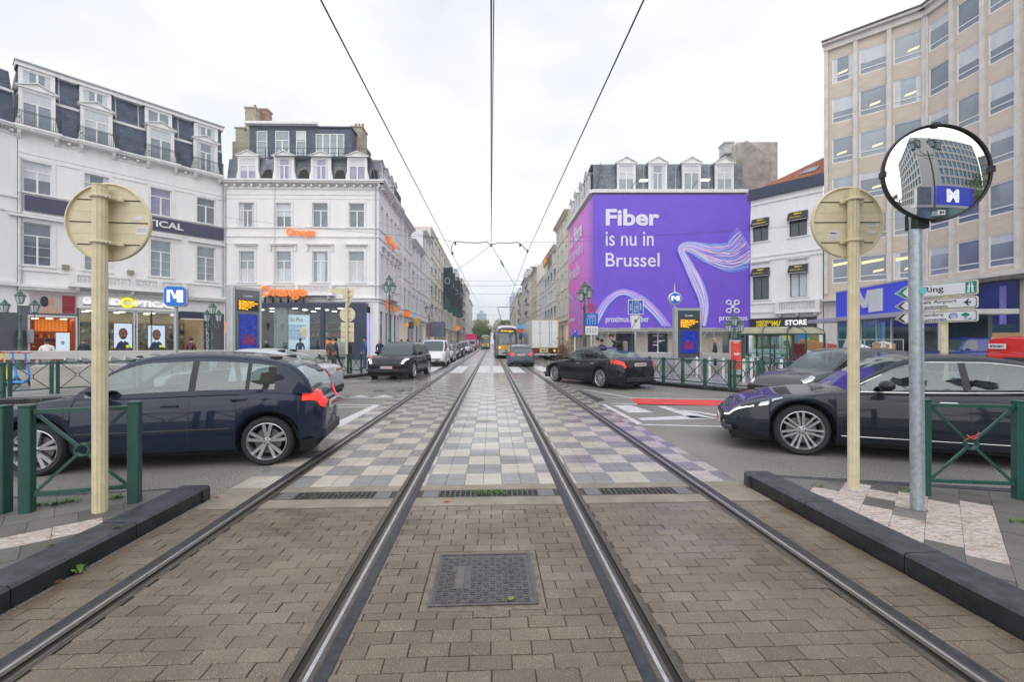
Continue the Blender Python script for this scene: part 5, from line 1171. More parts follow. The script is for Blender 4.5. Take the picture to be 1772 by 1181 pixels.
# ================================================================ houses down the avenue
TINTS = {'white': (.74, .74, .75), 'cream': (.68, .63, .54), 'beige': (.62, .56, .48), 'grey': (.58, .56, .54), 'pale': (.74, .72, .68), 'brick': (.46, .33, .27)}
def house(side, v0, v1, H, tint, u, lab, bays=None, floors=None, mans=0, style='cas', bal=False, glass=None, gable=None, flat=False, ww=.5):
    a, c = (U(-u, v0), U(-u, v1)) if side < 0 else (U(u, v1), U(u, v0))
    f = Fr(a, c); W = f.L; h = thing('townhouse', lab, 'townhouse', f.o, f.rz, 'houses lining the avenue')
    mt = M('house_' + tint, TINTS[tint], .85, var=.12, scale=.7, streak=.3); bays = bays or max(2, round(W / 2.6)); floors = floors or max(3, round((H - 5) / 3.5) + 1)
    fh = (H - 5.2) / (floors - 1); bw = W / bays; ops = []
    for i in range(bays):
        for k in range(floors - 1): z = 5.2 + fh * k + .5; ops.append((bw * (i + .5) - bw * ww / 2, bw * (i + .5) + bw * ww / 2, z, z + fh * .62))
        ops.append((bw * i + .25, bw * (i + 1) - .25, .4, 4.1, .35))
    wall(h, W, H, ops, mt, back=10, roofmat=ZINC)
    gl = glass or [GL[0], GL[2], GL[1]]
    for o_ in ops:
        if o_[2] > 1: window(h, *o_[:4], style, random.choice(gl), y=.15)
    b = B()
    for o_ in ops:
        if o_[2] < 1: b.poly([(o_[0], .3, .4), (o_[1], .3, .4), (o_[1], .3, 4.1), (o_[0], .3, 4.1)], random.choice([GL[2], GL[0], M('lit_shop_glass', (.55, .42, .25), .1, emit=.35, var=.5, scale=1.5)]))
    split_build(b, 'shop_window', h)
    b = B(); band(b, 0, W, 4.6, .25, .25, mt); 
    if flat: band(b, 0, W, H - .3, .45, .15, mt)
    else: cornice(b, 0, W, H, mt, 1.0)
    for k in range(floors - 1): band(b, 0, W, 5.2 + fh * k + .2, .12, .08, mt)
    b.build('moulding', h)
    if mans:
        b = B(); slope(b, 0, W, H, H + mans, .4, 1.2, SLATE2); b.poly([(0, .4, H), (0, 1.2, H + mans), (0, 9, H + mans), (0, 10, H)], mt); b.poly([(W, .4, H), (W, 1.2, H + mans), (W, 9, H + mans), (W, 10, H)], mt); b.poly([(0, 1.2, H + mans), (W, 1.2, H + mans), (W, 9, H + mans), (0, 9, H + mans)], ZINC); b.build('roof', h)
        for i in range(max(1, bays // 2 + 1)): dormer(h, W * (i + .5) / (bays // 2 + 1), 1.3, H + .1, H + mans * .8, .2, 1.2, gl[0], 'cas', .35, True, 0)
    if gable: b = B(); b.prism([(0, H), (10, H), (5, H + gable)], 0.01, W - .01, mt, 'x') if 0 else b.prism([(.3, H), (9.5, H), (4.9, H + gable)], 0, W, mt, 'x'); b.build('roof', h)
    if bal:
        for k in range(floors - 1):
            balcony(h, W * .5, W * .5, 5.2 + fh * k + .45, .8, True)
    b = B(); b.box(W * .2, W * .2 + .8, 4, 5, H, H + mans + 1.6, BRICKR); b.box(W * .75, W * .75 + .7, 4, 5, H, H + mans + 1.2, mt); split_build(b, 'chimney', h)
    return f, h
def Yl(px, u=9.9): return u * FPX / (850 - px)
uL = 9.92
house(-1, 49.25, 57.2, 15.7, 'white', uL, 'white stuccoed townhouse directly beyond the street wing of the phone shop', 3, 4)
house(-1, 57.25, 66.5, 14.6, 'white', uL, 'lower white townhouse with deep cornice beyond the first white townhouse on the left', 3, 4)
house(-1, 66.55, 75.0, 18.0, 'white', uL, 'taller white townhouse touching the beige department store on the left', 3, 5)
fd, dh = house(-1, 75.05, 117, 20.6, 'cream', uL, 'long beige modern store hung with dark green vertical banners', 8, 5, style='office', flat=True, ww=.72, glass=[GL[0]])
DG = M('banner_dark_teal', (.008, .03, .05), .5, var=.2, scale=.3); DG2 = M('banner_green', (.02, .12, .09), .5)
for i, (p, y0, y1) in enumerate(((764.5, 463, 536), (772, 473, 541), (781, 486, 547), (788, 492, 550))):
    x = fd.x(p); z1 = fd.z(p, y0); z0 = fd.z(p, y1) ; k = B(); k.box(-.05, .05, -2.2 if i % 2 == 0 else -2.0, -.3, 0, z1 - z0, DG); hgt = z1 - z0
    for a in (0, 1): k.prism([(-2.1, .2), (-.4, .2), (-.8 - .5 * a, hgt * (.35 - .1 * a))], -.07 - .005 * a, -.052, DG2, 'x')
    k.tube([(-.07, -1.15 + .5 * math.cos(t), hgt * .68 + .6 * math.sin(t)) for t in [q * .628 for q in range(10)]], .05, WHITEP, 4, True)
    k.build('hanging_banner', dh, loc=(x, 0, z0))
house(-1, 117.05, 131, 18.8, 'pale', uL, 'pale townhouse just beyond the store with the green banners', None, 5, 3)
house(-1, 131.05, 146, 20.5, 'brick', uL, 'brownish townhouse with slate attic halfway down the left side', None, 5, 3)
house(-1, 146.05, 162, 19.5, 'beige', uL, 'beige townhouse with balconies two doors beyond the brownish house', None, 6, 2.5, bal=True)
house(-1, 162.05, 182, 22.5, 'grey', uL, 'tall grey townhouse far down the left side', None, 6, 2.5)
house(-1, 182.05, 205, 23.5, 'pale', uL, 'tall pale townhouse beyond the grey one on the left', None, 6, 2)
house(-1, 205.05, 240, 21, 'white', uL, 'last white townhouse before the trees on the left', None, 5, 2)
uR = 10.35
vb = C2W(bx0, BY).y + 15.2
house(1, vb, 72, 19.6, 'cream', uR, 'cream stone townhouse with heavy cornice next to the pink sheet', 3, 5, ww=.38)
fw, hw_ = house(1, 72.05, 88.5, 17.3, 'white', uR + .05, 'white townhouse with green awnings and an orange sign beyond the cream one', 4, 5, bal=False, glass=[GL[2], GL[0]])
b = B()
for k in (0, 2):
    for i in range(4): x = 16.45 / 4 * (i + .5); z = 5.2 + (17.3 - 5.2) / 4 * k + .5 + 3.02 * .62; b.poly([(x - 1, -.05, z + .1), (x + 1, -.05, z + .1), (x + 1, -.7, z - .45), (x - 1, -.7, z - .45)], CM('1c7a60'))
split_build(b, 'awning', hw_); b = B(); b.box(5.5, 10.5, -.9, -.6, 15.3, 16.8, M('orange_red_sign', (.75, .16, .02), .5, var=.6, scale=1.2)); so = b.build('roof_sign', hw_); text('MISTER', YT, 4.2, .8, so, (5.9, -.9, 15.6), bold=.03)
house(1, 88.55, 103, 14.8, 'white', uR, 'low white townhouse beyond the green awnings on the right', 3, 4, flat=True)
house(1, 103.05, 118, 18.9, 'beige', uR, 'beige townhouse with a steep gable on the right side', 4, 5, gable=4.2)
house(1, 118.05, 134, 19.5, 'pale', uR, 'pale townhouse with projecting balconies beyond the gabled one', None, 5, 2.5, bal=True)
house(1, 134.05, 152, 21.0, 'grey', uR, 'grey stone townhouse with slate attic on the right', None, 5, 3)
house(1, 152.05, 170, 18.5, 'cream', uR, 'cream townhouse far down the right side', None, 5, 2, bal=True)
house(1, 170.05, 190, 20.5, 'pale', uR, 'pale townhouse beyond the far cream one on the right', None, 5, 2)
house(1, 190.05, 240, 20.5, 'beige', uR, 'last beige townhouse on the right before the trees', None, 5, 0, flat=True)
# far towers
def tower(px0, px1, pyt, Y, lab):
    x0, x1 = (px0 - CX) / FPX * Y, (px1 - CX) / FPX * Y; f = Fr((x0, Y), (x1, Y)); H = Zat(pyt, Y); t = thing('tower_block', lab, 'tower', f.o, f.rz); W = f.L
    b = B(); TG = M('tower_glass', (.13, .24, .42), .3, var=.2, scale=.05); b.box(0, W, 0, W * .8, 0, H, TG); b.build('tower_body', t)
    b = B(); n = 18; TB = M('tower_band', (.35, .44, .55), .5)
    for i in range(n): z = H * (i + 1) / n; b.box(-.2, W + .2, -.3, W * .8 + .3, z - 1.0, z, TB)
    for i in range(9): x = W * i / 8; b.box(x - .25, x + .25, -.4, -.301, 0, H, TB)
    b.box(W * .3, W * .7, W * .2, W * .5, H, H + 4, TB); b.build('facade_grid', t)
tower(825.5, 841, 543, 620, 'blue glass tower above the trees at the end of the avenue'); tower(882, 896, 499 + 14, 420, 'blue grey tower just showing above the last roofs on the right')
# ---- buildings behind the camera, seen in the convex mirror
PGR = M('pale_grid_stone', (.60, .57, .52), .8, var=.06); PGG = M('blue_grid_glass', (.13, .27, .40), .06, var=.3, scale=.3, spec=1)
def gridblock(a, c, H, nb, nf, lab, mat=PGR, sides='lr'):
    f = Fr(a, c); W = f.L; t = thing('office_block', lab, 'office block', f.o, f.rz); bw = W / nb; fh = (H - 5) / nf
    ops = [(bw * (i + .16), bw * (i + .88), 5 + fh * (k + .14), 5 + fh * (k + .88), .3) for i in range(nb) for k in range(nf)]
    wall(t, W, H, ops, mat, back=6, roofmat=ZINC, sides=sides)
    for o_ in ops: window(t, *o_[:4], 'plain', PGG, y=.3, frame=CM('3a4450'), fw=.07)
gridblock((37, -30), (13.5, -28), 27, 13, 8, 'pale office block of square windows reflected in the round mirror', PGR, 'l')
gridblock((13.45, -28.02), (11.4, -52), 27, 9, 8, 'side of the reflected office block receding behind it')
gridblock((44, -14), (37.2, -29.8), 22, 8, 6, 'ochre office block reflected at the right rim of the mirror', M('ochre_stone', (.42, .30, .14), .8))
f = Fr((24, -20), (14, -20)); k = thing('metro_pavilion', 'reflected metro pavilion with blue M board behind the camera', 'pavilion', f.o, f.rz)
b = B(); b.box(0, 10, 0, 3, 4.2, 8.2, BM); b.box(-.5, 14.5, -1, 4, 3.6, 4.1, METALG); b.build('blue_board', k); text('M', LETW, 3.2, 2.8, k, (4.5, -.02, 4.8), bold=.06, ext=.05, name='letter_m')
b = B(); b.box(0, 11, .3, .4, 0, 3.6, TEALG); b.box(11, 14, .3, .4, 0, 3.6, PGG); b.box(11.01, 14, .5, 3, 4.2, 8, GL[0]); b.build('glass_wall', k)
# ================================================================ vehicles
def interp(kp, x):                                     # smooth monotone interpolation through key points
    if x <= kp[0][0]: return kp[0][1]
    for i in range(len(kp) - 1):
        (xa, ya), (xb, yb) = kp[i], kp[i + 1]
        if x <= xb:
            h = xb - xa; s = (yb - ya) / h
            def sl(j):
                if j <= 0 or j >= len(kp) - 1: return (kp[min(j + 1, len(kp) - 1)][1] - kp[max(j - 1, 0)][1]) / (kp[min(j + 1, len(kp) - 1)][0] - kp[max(j - 1, 0)][0])
                s0 = (kp[j][1] - kp[j - 1][1]) / (kp[j][0] - kp[j - 1][0]); s1 = (kp[j + 1][1] - kp[j][1]) / (kp[j + 1][0] - kp[j][0])
                return 0 if s0 * s1 <= 0 else 2 * s0 * s1 / (s0 + s1)
            m0, m1 = sl(i), sl(i + 1); t = (x - xa) / h
            return (2 * t ** 3 - 3 * t * t + 1) * ya + (t ** 3 - 2 * t * t + t) * h * m0 + (-2 * t ** 3 + 3 * t * t) * yb + (t ** 3 - t * t) * h * m1
    return kp[-1][1]
CARG = glassy('car_glass', (.50, .62, .62), .16, .03)
CARGD = M('car_glass_dark', (.045, .065, .075), .03, var=0, spec=1.0)
PLASTIC = M('black_trim', (.022, .024, .027), .5, var=.1)
CHROME = M('chrome', (.62, .64, .66), .15, .9, var=0)
RIM = M('alloy_rim', (.60, .61, .63), .28, .75, var=.1, scale=10)
RIMD = M('dark_rim', (.10, .10, .11), .35, .6, var=.1)
TYRE = M('tyre_rubber', (.025, .025, .027), .75, var=.2, scale=12)
DISC = M('brake_disc', (.18, .17, .17), .4, .6, var=.1)
UNDER = M('underbody', (.010, .010, .011), .9, var=0)
LAMPW = M('headlamp_glass', (.55, .60, .64), .06, .3, var=.1, spec=1)
LAMPON = M('headlamp_lit', (1, 1, .95), .2, var=0, emit=1.7, emcol=(1, .97, .85))
TAILR = M('tail_lamp', (.42, .008, .008), .12, var=.1, spec=1)
TAILON = M('tail_lamp_lit', (.75, .02, .015), .2, var=0, emit=.55, emcol=(1, .06, .03))
INDON = M('indicator_lit', (1, .35, .02), .3, var=0, emit=2, emcol=(1, .38, .02))
PLATE = M('number_plate', (.70, .68, .66), .45, var=.03)
PLATEY = M('number_plate_yellow', (.75, .55, .05), .45, var=.03)
PRED = M('plate_red_text', (.45, .03, .03), .5, var=0)
SEATM = M('car_seat_fabric', (.03, .032, .036), .85, var=.2, scale=8)
def paint(name, c, metal=.35, rough=.28): return M('paint_' + name, c, .5, metal * .5, var=.04, scale=2, coat=.75, spec=.12)
WHC = {}
def wheel_mesh(r, w, style, rimm):
    key = (r, w, style, rimm.name)
    if key in WHC: return WHC[key]
    t = B(); R_ = r; ri = r * (.77 if style != 'small' else .64)
    t.lathe([(ri * .98, -w / 2 + .02), (ri, -w / 2), (R_ - .03, -w / 2 - .005), (R_ - .008, -w / 2 + .02), (R_, -w / 2 + .045), (R_, w / 2 - .045), (R_ - .008, w / 2 - .02), (R_ - .03, w / 2 + .005), (ri, w / 2), (ri * .98, w / 2 - .02)], TYRE, 40, axis='y')
    q = B()                                            # outer face of the rim points to -y
    q.lathe([(ri, -w / 2 + .002), (ri * .965, -w / 2 - .004), (ri * .93, -w / 2 + .012), (ri * .90, -w / 2 + .05), (ri * .88, w / 2 - .03)], rimm, 40, axis='y')
    q.lathe([(ri * .88, w / 2 - .05), (.001, w / 2 - .05)], UNDER, 24, axis='y'); q.lathe([(ri * .68, -w / 2 + .075), (.001, -w / 2 + .07)], DISC, 24, axis='y')
    n = {'five': 5, 'multi': 9, 'twin': 5, 'ten': 10, 'small': 7, 'x': 7}[style]; yo = -w / 2 + .012
    def spoke(a0, r0, a1, r1, w0, w1, dz=.022):
        p0 = Vector((r0 * math.cos(a0), 0, r0 * math.sin(a0))); p1 = Vector((r1 * math.cos(a1), 0, r1 * math.sin(a1))); d = (p1 - p0).normalized(); nn = Vector((-d.z, 0, d.x))
        A = [p0 + nn * w0, p0 - nn * w0, p1 - nn * w1, p1 + nn * w1]; ys = [yo - .002 + .012, yo - .002 + .012, yo, yo]
        fr = [(p.x, y_, p.z) for p, y_ in zip(A, ys)]; bk = [(p.x, y_ + dz * 1.6, p.z) for p, y_ in zip(A, ys)]
        q.poly(fr, rimm)
        for i in range(4): j = (i + 1) % 4; q.poly([fr[i], bk[i], bk[j], fr[j]], rimm)
    for k in range(n):
        a = 2 * math.pi * k / n + .3
        if style == 'five': spoke(a, ri * .14, a, ri * .94, .035, .048); 
        elif style == 'twin': [spoke(a + s * .10, ri * .14, a + s * .20, ri * .94, .016, .022) for s in (-1, 1)]
        elif style == 'x': [spoke(a + s * .05, ri * .16, a + s * .30, ri * .94, .012, .016) for s in (-1, 1)]
        else: spoke(a, ri * .14, a + .06, ri * .94, .016 if n > 7 else .022, .013 if n > 7 else .02)
    q.lathe([(ri * .22, yo + .02), (ri * .20, yo - .004), (ri * .1, yo - .008), (.001, yo - .008)], rimm, 16, axis='y')
    for k in range(5): a = 1.2566 * k; q.ball((ri * .15 * math.cos(a), yo - .006, ri * .15 * math.sin(a)), .011, PLASTIC, 6)
    WHC[key] = (t.mesh('tyre', 50), q.mesh('rim', 35)); return WHC[key]
def car(name, label, cat, centre, heading, sp, pm, rimm=None, lit=False, tail=False, seethru=False, plates='eu', group=None, lens=None):
    """centre: camera-plane ground point of the car's middle; heading: angle of the nose in the camera plane (0 = right, 90 = away)"""
    w = C2W(*centre); c = thing(name, label, cat, w, rad(heading) - ALPHA, group); rimm = rimm or RIM
    Lh, Wd, H = sp['L'] / 2, sp['W'] / 2, sp['H']; r = sp['r']; xf, xr = sp['xf'], sp['xr']; top = sp['top']; belt = lambda x: interp(top, x)
    sill = sp.get('sill', .22); Ra = r + .055; gl = CARG if seethru else CARGD
    def zlow(x):
        z = sill + max(0, (abs(x) - (Lh - .55)) / .55) * sp.get('rise', .06)
        for xw in (xf, xr):
            if abs(x - xw) < Ra: z = max(z, r + math.sqrt(Ra * Ra - (x - xw) ** 2))
        return z
    rn = sp.get('rn', .55)
    def hw(x):
        e = max(0, (abs(x) - (Lh - rn)) / rn); v = Wd * (1 - sp.get('taper', .30) * e ** 2.6)
        return v
    S_ = [(.93, 0), (.985, .12), (1, .30), (1.0, .50), (.985, .68), (.965, .80), (.935, .90), (.87, .965), (.70, 1.0), (.35, 1.018), (0, 1.024)]
    # stations, dense at the wheel arches
    xs = set(); x = -Lh
    while x < Lh: xs.add(round(x, 3)); x += .12
    for xw in (xf, xr):
        for k in range(17): a = math.pi * k / 16; xs.add(round(xw + Ra * math.cos(a) * .9999, 4))
        xs.add(round(xw + Ra + .004, 4)); xs.add(round(xw - Ra - .004, 4))
    for k in range(1, 9): xs.add(round(Lh - .02 * k * k / 8, 4)); xs.add(round(-Lh + .02 * k * k / 8, 4))
    xs.add(Lh); xs = sorted(xs)
    def section(x, inset=0, dx=0):
        zl, zt, hwv = zlow(x), belt(x), hw(x); o = []
        for k, (fw_, fz_) in enumerate(S_):
            z = zl + (zt - zl) * fz_; y = hwv * fw_
            fl = max(0, 1 - min(abs(x - xf), abs(x - xr)) / (Ra + .1)); y += .018 * fl if fz_ < .6 else 0
            y *= 1 - inset; zm = zl + (zt - zl) * .5; z = zm + (z - zm) * (1 - inset * 1.0)
            o.append((x + dx, y, z))
        return o
    rows = [section(x) for x in xs]
    nose = sp.get('nose', .05)
    pre = [section(-Lh, .30, -nose * 1.0), section(-Lh, .14, -nose * .8), section(-Lh, .04, -nose * .4)]; post = [section(Lh, .04, nose * .4), section(Lh, .14, nose * .8), section(Lh, .30, nose * 1.0)]
    rows = pre + rows + post; sx = [-Lh - .03, -Lh - .02, -Lh - .01] + xs + [Lh + .01, Lh + .02, Lh + .03]
    full = [[(x, -y, z) for x, y, z in q][:-1] + q[::-1] for q in [[(a, b_, c_) for a, b_, c_ in row] for row in rows]]
    b = B(); trim = sp.get('trim', 0)
    wx0, wx1, rx0, rx1 = sp['ws'][0], sp['ws'][1], sp['rw'][0], sp['rw'][1]    # windscreen base / top, rear glass base / top
    nf = len(full[0])
    def mf(a, k):
        kk = min(k, nf - 2 - k)
        if kk < trim: return PLASTIC
        if kk >= 7 and rx0 + .1 < (sx[a] + sx[a + 1]) / 2 < wx0 - .12 and sp.get('open', True): return None
        return pm
    b.grid(full, pm, matf=mf)
    for e in (0, -1):
        q = full[e]; mid = (q[0][0] + (nose * .15 if e else -nose * .15), 0, (q[0][2] + q[len(q) // 2][2]) / 2); n = len(q)
        for i in range(n - 1): b.poly([q[i], q[i + 1], mid] if e else [q[i + 1], q[i], mid], pm if min(i, n - 2 - i) >= trim + 1 else PLASTIC)
        b.poly([q[-1], q[0], mid], pm)
    b.build('body', c, smooth=38)
    # greenhouse
    roof = sp['roof']; zr = lambda x: interp(roof, x); wb = sp.get('wb', Wd * .90); wr = sp.get('wr', Wd * .66)
    gx = sorted({round(rx0 + (wx0 - rx0) * i / 44, 4) for i in range(45)} | {wx1, rx1} | {p_ for a in sp['pil'] for p_ in a})
    def gsec(x):
        zb = belt(x) - .035; zt = max(zr(x), zb + .01); o = []
        y = lambda z: wb - .0 - (wb - wr) * min(1, max(0, (z - zb) / (H - zb))) ** 1.25
        e = max(0, (x - (wx0 - .5)) / .5, ((rx0 + .35) - x) / .35); k_ = 1 - .10 * e ** 2
        h = zt - zb
        for fz_ in (0, .12, .45, .80): z = zb + h * fz_; o.append((x, y(z) * k_, z))
        o.append((x, (y(zb + h * .9) - .015) * k_, zb + h * .905)); o.append((x, (y(zt) - .07) * k_, zb + h * .972)); o.append((x, (y(zt)) * .62 * k_, zt - .004)); o.append((x, y(zt) * .3 * k_, zt + .006)); o.append((x, 0, zt + .01)); return o
    G_ = [gsec(x) for x in gx]; full = [[(x, -y, z) for x, y, z in q][:-1] + q[::-1] for q in G_]; nf = len(full[0]); gb = B(); gg = B(); tb = B()
    sw0, sw1 = sp['side']
    def put(a, k):
        xm = (gx[a] + gx[a + 1]) / 2; kk = min(k, nf - 2 - k); h = zr(xm) - belt(xm)
        if kk in (1, 2) and sw0 < xm < sw1 and h > .10 and not any(p0 < xm < p1 for p0, p1 in sp['pil']): return 'g'
        if kk >= 5 and (wx1 < xm < wx0 - .03 or rx0 + .02 < xm < rx1): return 'g'
        if kk in (1, 2) and any(p0 < xm < p1 for p0, p1 in sp['pil']) and sw0 < xm < sw1 and sp.get('bpil', True): return 't'
        return 'b'
    for a in range(len(gx) - 1):
        for k in range(nf - 1):
            q = [full[a][k], full[a][k + 1], full[a + 1][k + 1], full[a + 1][k]]; w_ = put(a, k)
            (gg if w_ == 'g' else gb).poly(q, gl if w_ == 'g' else (PLASTIC if w_ == 't' else (sp.get('roofm') or pm)))
    # join duplicate vertices so that the shading is smooth
    def weld(bb):
        d = {}; idx = []; nv = []
        for v in bb.v:
            k_ = tuple(round(q, 4) for q in v)
            if k_ not in d: d[k_] = len(nv); nv.append(v)
            idx.append(d[k_])
        bb.v = nv; f2 = []; m2 = []
        for f_, m_ in zip(bb.f, bb.m):
            g_ = []
            for i in f_:
                j = idx[i]
                if j not in g_: g_.append(j)
            if len(g_) > 2: f2.append(tuple(g_)); m2.append(m_)
        bb.f, bb.m = f2, m2
    weld(gb); weld(gg); gb.build('roof', c, smooth=35); split_build(gg, 'window_glass', c, smooth=35)
    ub = B(); ub.box(-Lh + .06, Lh - .06, -Wd + .26, Wd - .26, .16, sill + .32, UNDER)
    for a_, b_ in ((-Lh + .05, xr - Ra - .01), (xr + Ra + .01, xf - Ra - .01), (xf + Ra + .01, Lh - .05)): ub.box(a_, b_, -Wd + .12, Wd - .12, .17, sill + .08, UNDER)
    for xw in (xr, xf):                                # wheel wells
        for s in (-1, 1):
            ub.grid([[(xw + Ra * 1.0 * math.cos(math.pi * k / 10), s * (Wd - .03), r + Ra * math.sin(math.pi * k / 10)) for k in range(11)], [(xw + Ra * 1.0 * math.cos(math.pi * k / 10), s * (Wd - .36), r + Ra * math.sin(math.pi * k / 10)) for k in range(11)]], UNDER); ub.box(xw - Ra, xw + Ra, s * (Wd - .37), s * (Wd - .36), .2, r + Ra, UNDER)
    ub.build('underbody', c)
    # interior
    if seethru:
        it = B(); fl = sill + .2; xb = sp.get('xb', -.05)
        for sx_ in (sp.get('seatx', (xf * .05 + .1, xr * .45))):
            for s in (-1, 1):
                y0 = s * Wd * .42; it.bbox(sx_ - .25, sx_ + .28, y0 - .24, y0 + .24, fl, fl + .28, SEATM, .03)
                it.prism([(sx_ - .25, fl + .2), (sx_ - .10, fl + .2), (sx_ - .24, fl + .78), (sx_ - .36, fl + .78)], y0 - .23, y0 + .23, SEATM, 'y'); it.prism([(sx_ - .40, fl + .80), (sx_ - .30, fl + .80), (sx_ - .32, fl + 1.0), (sx_ - .41, fl + 1.0)], y0 - .13, y0 + .13, SEATM, 'y')
        it.box(wx0 - .55, wx0 - .05, -Wd * .8, Wd * .8, belt(wx0 - .3) - .35, belt(wx0 - .3) - .05, SEATM); it.tube([(wx0 - .68, Wd * .42 + .18 * math.cos(t), belt(wx0 - .3) - .06 + .18 * math.sin(t)) for t in [k * .5236 for k in range(12)]], .014, PLASTIC, 5, True)
        it.box(rx0 + .1, wx0, -Wd * .84, Wd * .84, fl - .02, fl, SEATM); it.build('seat', c)
    # wheels
    ty, rm = wheel_mesh(r, sp.get('tw', .22), sp.get('rim', 'five'), rimm)
    for xw in (xf, xr):
        for s in (-1, 1):
            t_ = obj('wheel', ty, c, (xw, s * (Wd - sp.get('tw', .22) / 2 - .012), r), (0, 0, 0 if s < 0 else math.pi)); obj('rim', rm, t_)
    # lamps as patches on the shell
    def samp(fi, fj):
        i = max(0, min(len(rows) - 2, int(fi))); j = max(0, min(len(S_) - 2, int(fj))); u, v = min(1, fi - i), min(1, fj - j)
        P_ = [Vector(rows[i][j]), Vector(rows[i + 1][j]), Vector(rows[i + 1][j + 1]), Vector(rows[i][j + 1])]
        return P_[0].lerp(P_[1], u).lerp(P_[3].lerp(P_[2], u), v)
    def ix(x):
        for i in range(len(sx) - 1):
            if sx[i] <= x <= sx[i + 1]: return i + (x - sx[i]) / (sx[i + 1] - sx[i])
        return len(sx) - 1.001
    def patch(nm, x0, x1, j0, j1, m, off=.006, n=8, both=True, skew=0):
        for s in ((-1, 1) if both else (-1,)):
            bb = B(); g = []
            for a in range(n + 1):
                row = []
                for k in range(5):
                    u = a / n; v = k / 4; i_ = ix(x0) + (ix(x1) - ix(x0)) * u; p = samp(i_, j0 + (j1 - j0) * v + skew * u * (1 - v))
                    cen = Vector((p.x * .55, 0, .55)); d = (p - cen); d.z *= .4; d.normalize(); p = p + d * off; row.append((p.x, s * p.y, p.z))
                g.append(row)
            bb.grid(g, m); bb.build(nm, c, smooth=True)
    hl, tl = sp['head'], sp['tail']
    patch('headlight', hl[0], hl[1], hl[2], hl[3], LAMPW, .007)
    if lit: patch('daylight_lamp', hl[0] + (hl[1] - hl[0]) * .25, hl[1], hl[2] + .12, hl[2] + (.62 if hl[3] - hl[2] > 1.2 else .4), LAMPON, .012)
    patch('tail_light', tl[0], tl[1], tl[2], tl[3], TAILON if tail else TAILR, .008)
    # front and rear trim
    ff = B(); zf = lambda k: zlow(Lh) + (belt(Lh) - zlow(Lh)) * k; X = Lh + nose * .75
    gw = sp.get('gw', .62); g0, g1 = sp.get('gz', (.52, .80)); ff.bbox(X - .06, X + .028, -gw, gw, zf(g0), zf(g1), PLASTIC, .015)
    for k in range(5): z = zf(g0) + (zf(g1) - zf(g0)) * (k + .5) / 5; ff.box(X + .0281, X + .036, -gw + .03, gw - .03, z - .006, z + .006, sp.get('grillm', PLASTIC))
    ff.bbox(X - .06, X + .03, -gw * .95, gw * .95, zf(.02), zf(.26), PLASTIC, .015)
    for s in (-1, 1): ff.bbox(X - .1, X + .012, s * gw * 1.12 - .14, s * gw * 1.12 + .14, zf(.05), zf(.32), PLASTIC, .015)
    ff.build('grille', c)
    def npl(x, z, s, nm='number_plate'):
        p = B(); p.box(x - .012, x + .012, -.26, .26, z - .055, z + .055, PLATE if plates != 'nl' else PLATEY)
        for k in range(7): y = -.17 + .062 * k; p.box(x + s * .0125, x + s * .015, y - .018, y + .018, z - .032, z + .032, PRED if plates == 'eu' else BLACKP)
        if plates == 'eu': p.box(x + s * .0125, x + s * .0142, -.255, -.215, z - .05, z + .05, BLUES)
        p.build(nm, c)
    npl(X + .05, zf(sp.get('npf', .38)), 1); npl(-Lh - nose * .75 - .03, sp.get('npr', .78), -1)
    rb = B(); Xr = -Lh - nose * .75; rb.bbox(Xr - .03, Xr + .06, -Wd * .62, Wd * .62, zlow(-Lh) + .0, zlow(-Lh) + .14, PLASTIC, .015); rb.build('rear_bumper_trim', c)
    # door seams, handles, mirrors
    se = B(); 
    for x in sp['seams']:
        for s in (-1, 1):
            pr = []; i_ = ix(x)
            for k in range(15): p = samp(i_, .8 + 6.2 * k / 14); pr.append((p.x, s * (p.y + .0015), p.z))
            se.grid([[(a + .005, b_, c_) for a, b_, c_ in pr], [(a - .005, b_, c_) for a, b_, c_ in pr]], PLASTIC)
    split_build(se, 'door_seam', c)
    for x in sp['handles']:
        for s in (-1, 1):
            p = samp(ix(x), 5.1); hb = B(); hb.bbox(-.10, .10, -.02 if s > 0 else -.025, .025 if s > 0 else .02, -.014, .014, sp.get('hm', pm), .008); hb.build('door_handle', c, loc=(p.x, s * p.y, p.z))
    mx_ = wx0 - .42; zz = belt(mx_) + .03
    for s in (-1, 1):
        mb = B(); y0 = wb * .98; mb.bbox(-.03, .03, s * .0, s * .10, -.02, .02, PLASTIC, .008) if s > 0 else mb.bbox(-.03, .03, -.10, 0, -.02, .02, PLASTIC, .008)
        mb.ball((0, s * .17, .06), .12, pm, 12, .75, .95, .62); mb.build('side_mirror', c, smooth=True, loc=(mx_, s * y0, zz))
    if sp.get('strip'):                                # rubbing strip or chrome line along the doors
        st = B()
        for jz, m_, t_ in sp['strip']:
            for s in (-1, 1):
                pr = [samp(ix(xr + Ra + .05 + (xf - xr - 2 * Ra - .1) * k / 20), jz) for k in range(21)]
                st.grid([[(p.x, s * (p.y + .006), p.z + t_) for p in pr], [(p.x, s * (p.y + .009), p.z) for p in pr], [(p.x, s * (p.y + .006), p.z - t_) for p in pr]], m_)
        split_build(st, 'side_strip', c)
    if sp.get('chromeline'):
        st = B()
        for s in (-1, 1):
            pr = [(x, s * (wb + .006), belt(x) - .01) for x in [sw0 + (sw1 - sw0) * k / 14 for k in range(15)]]
            st.tube(pr, .009, CHROME, 5)
            pr = []
            for k in range(25):
                x = sw0 + (sw1 - sw0) * k / 24; zb = belt(x) - .035; h = zr(x) - zb; z = zb + h * .81; e = max(0, (x - (wx0 - .5)) / .5, ((rx0 + .35) - x) / .35)
                pr.append((x, s * ((wb - (wb - wr) * min(1, (z - zb) / (H - zb)) ** 1.25) * (1 - .1 * e * e) + .004), z))
            st.tube(pr, .008, CHROME, 5)
        split_build(st, 'window_trim', c)
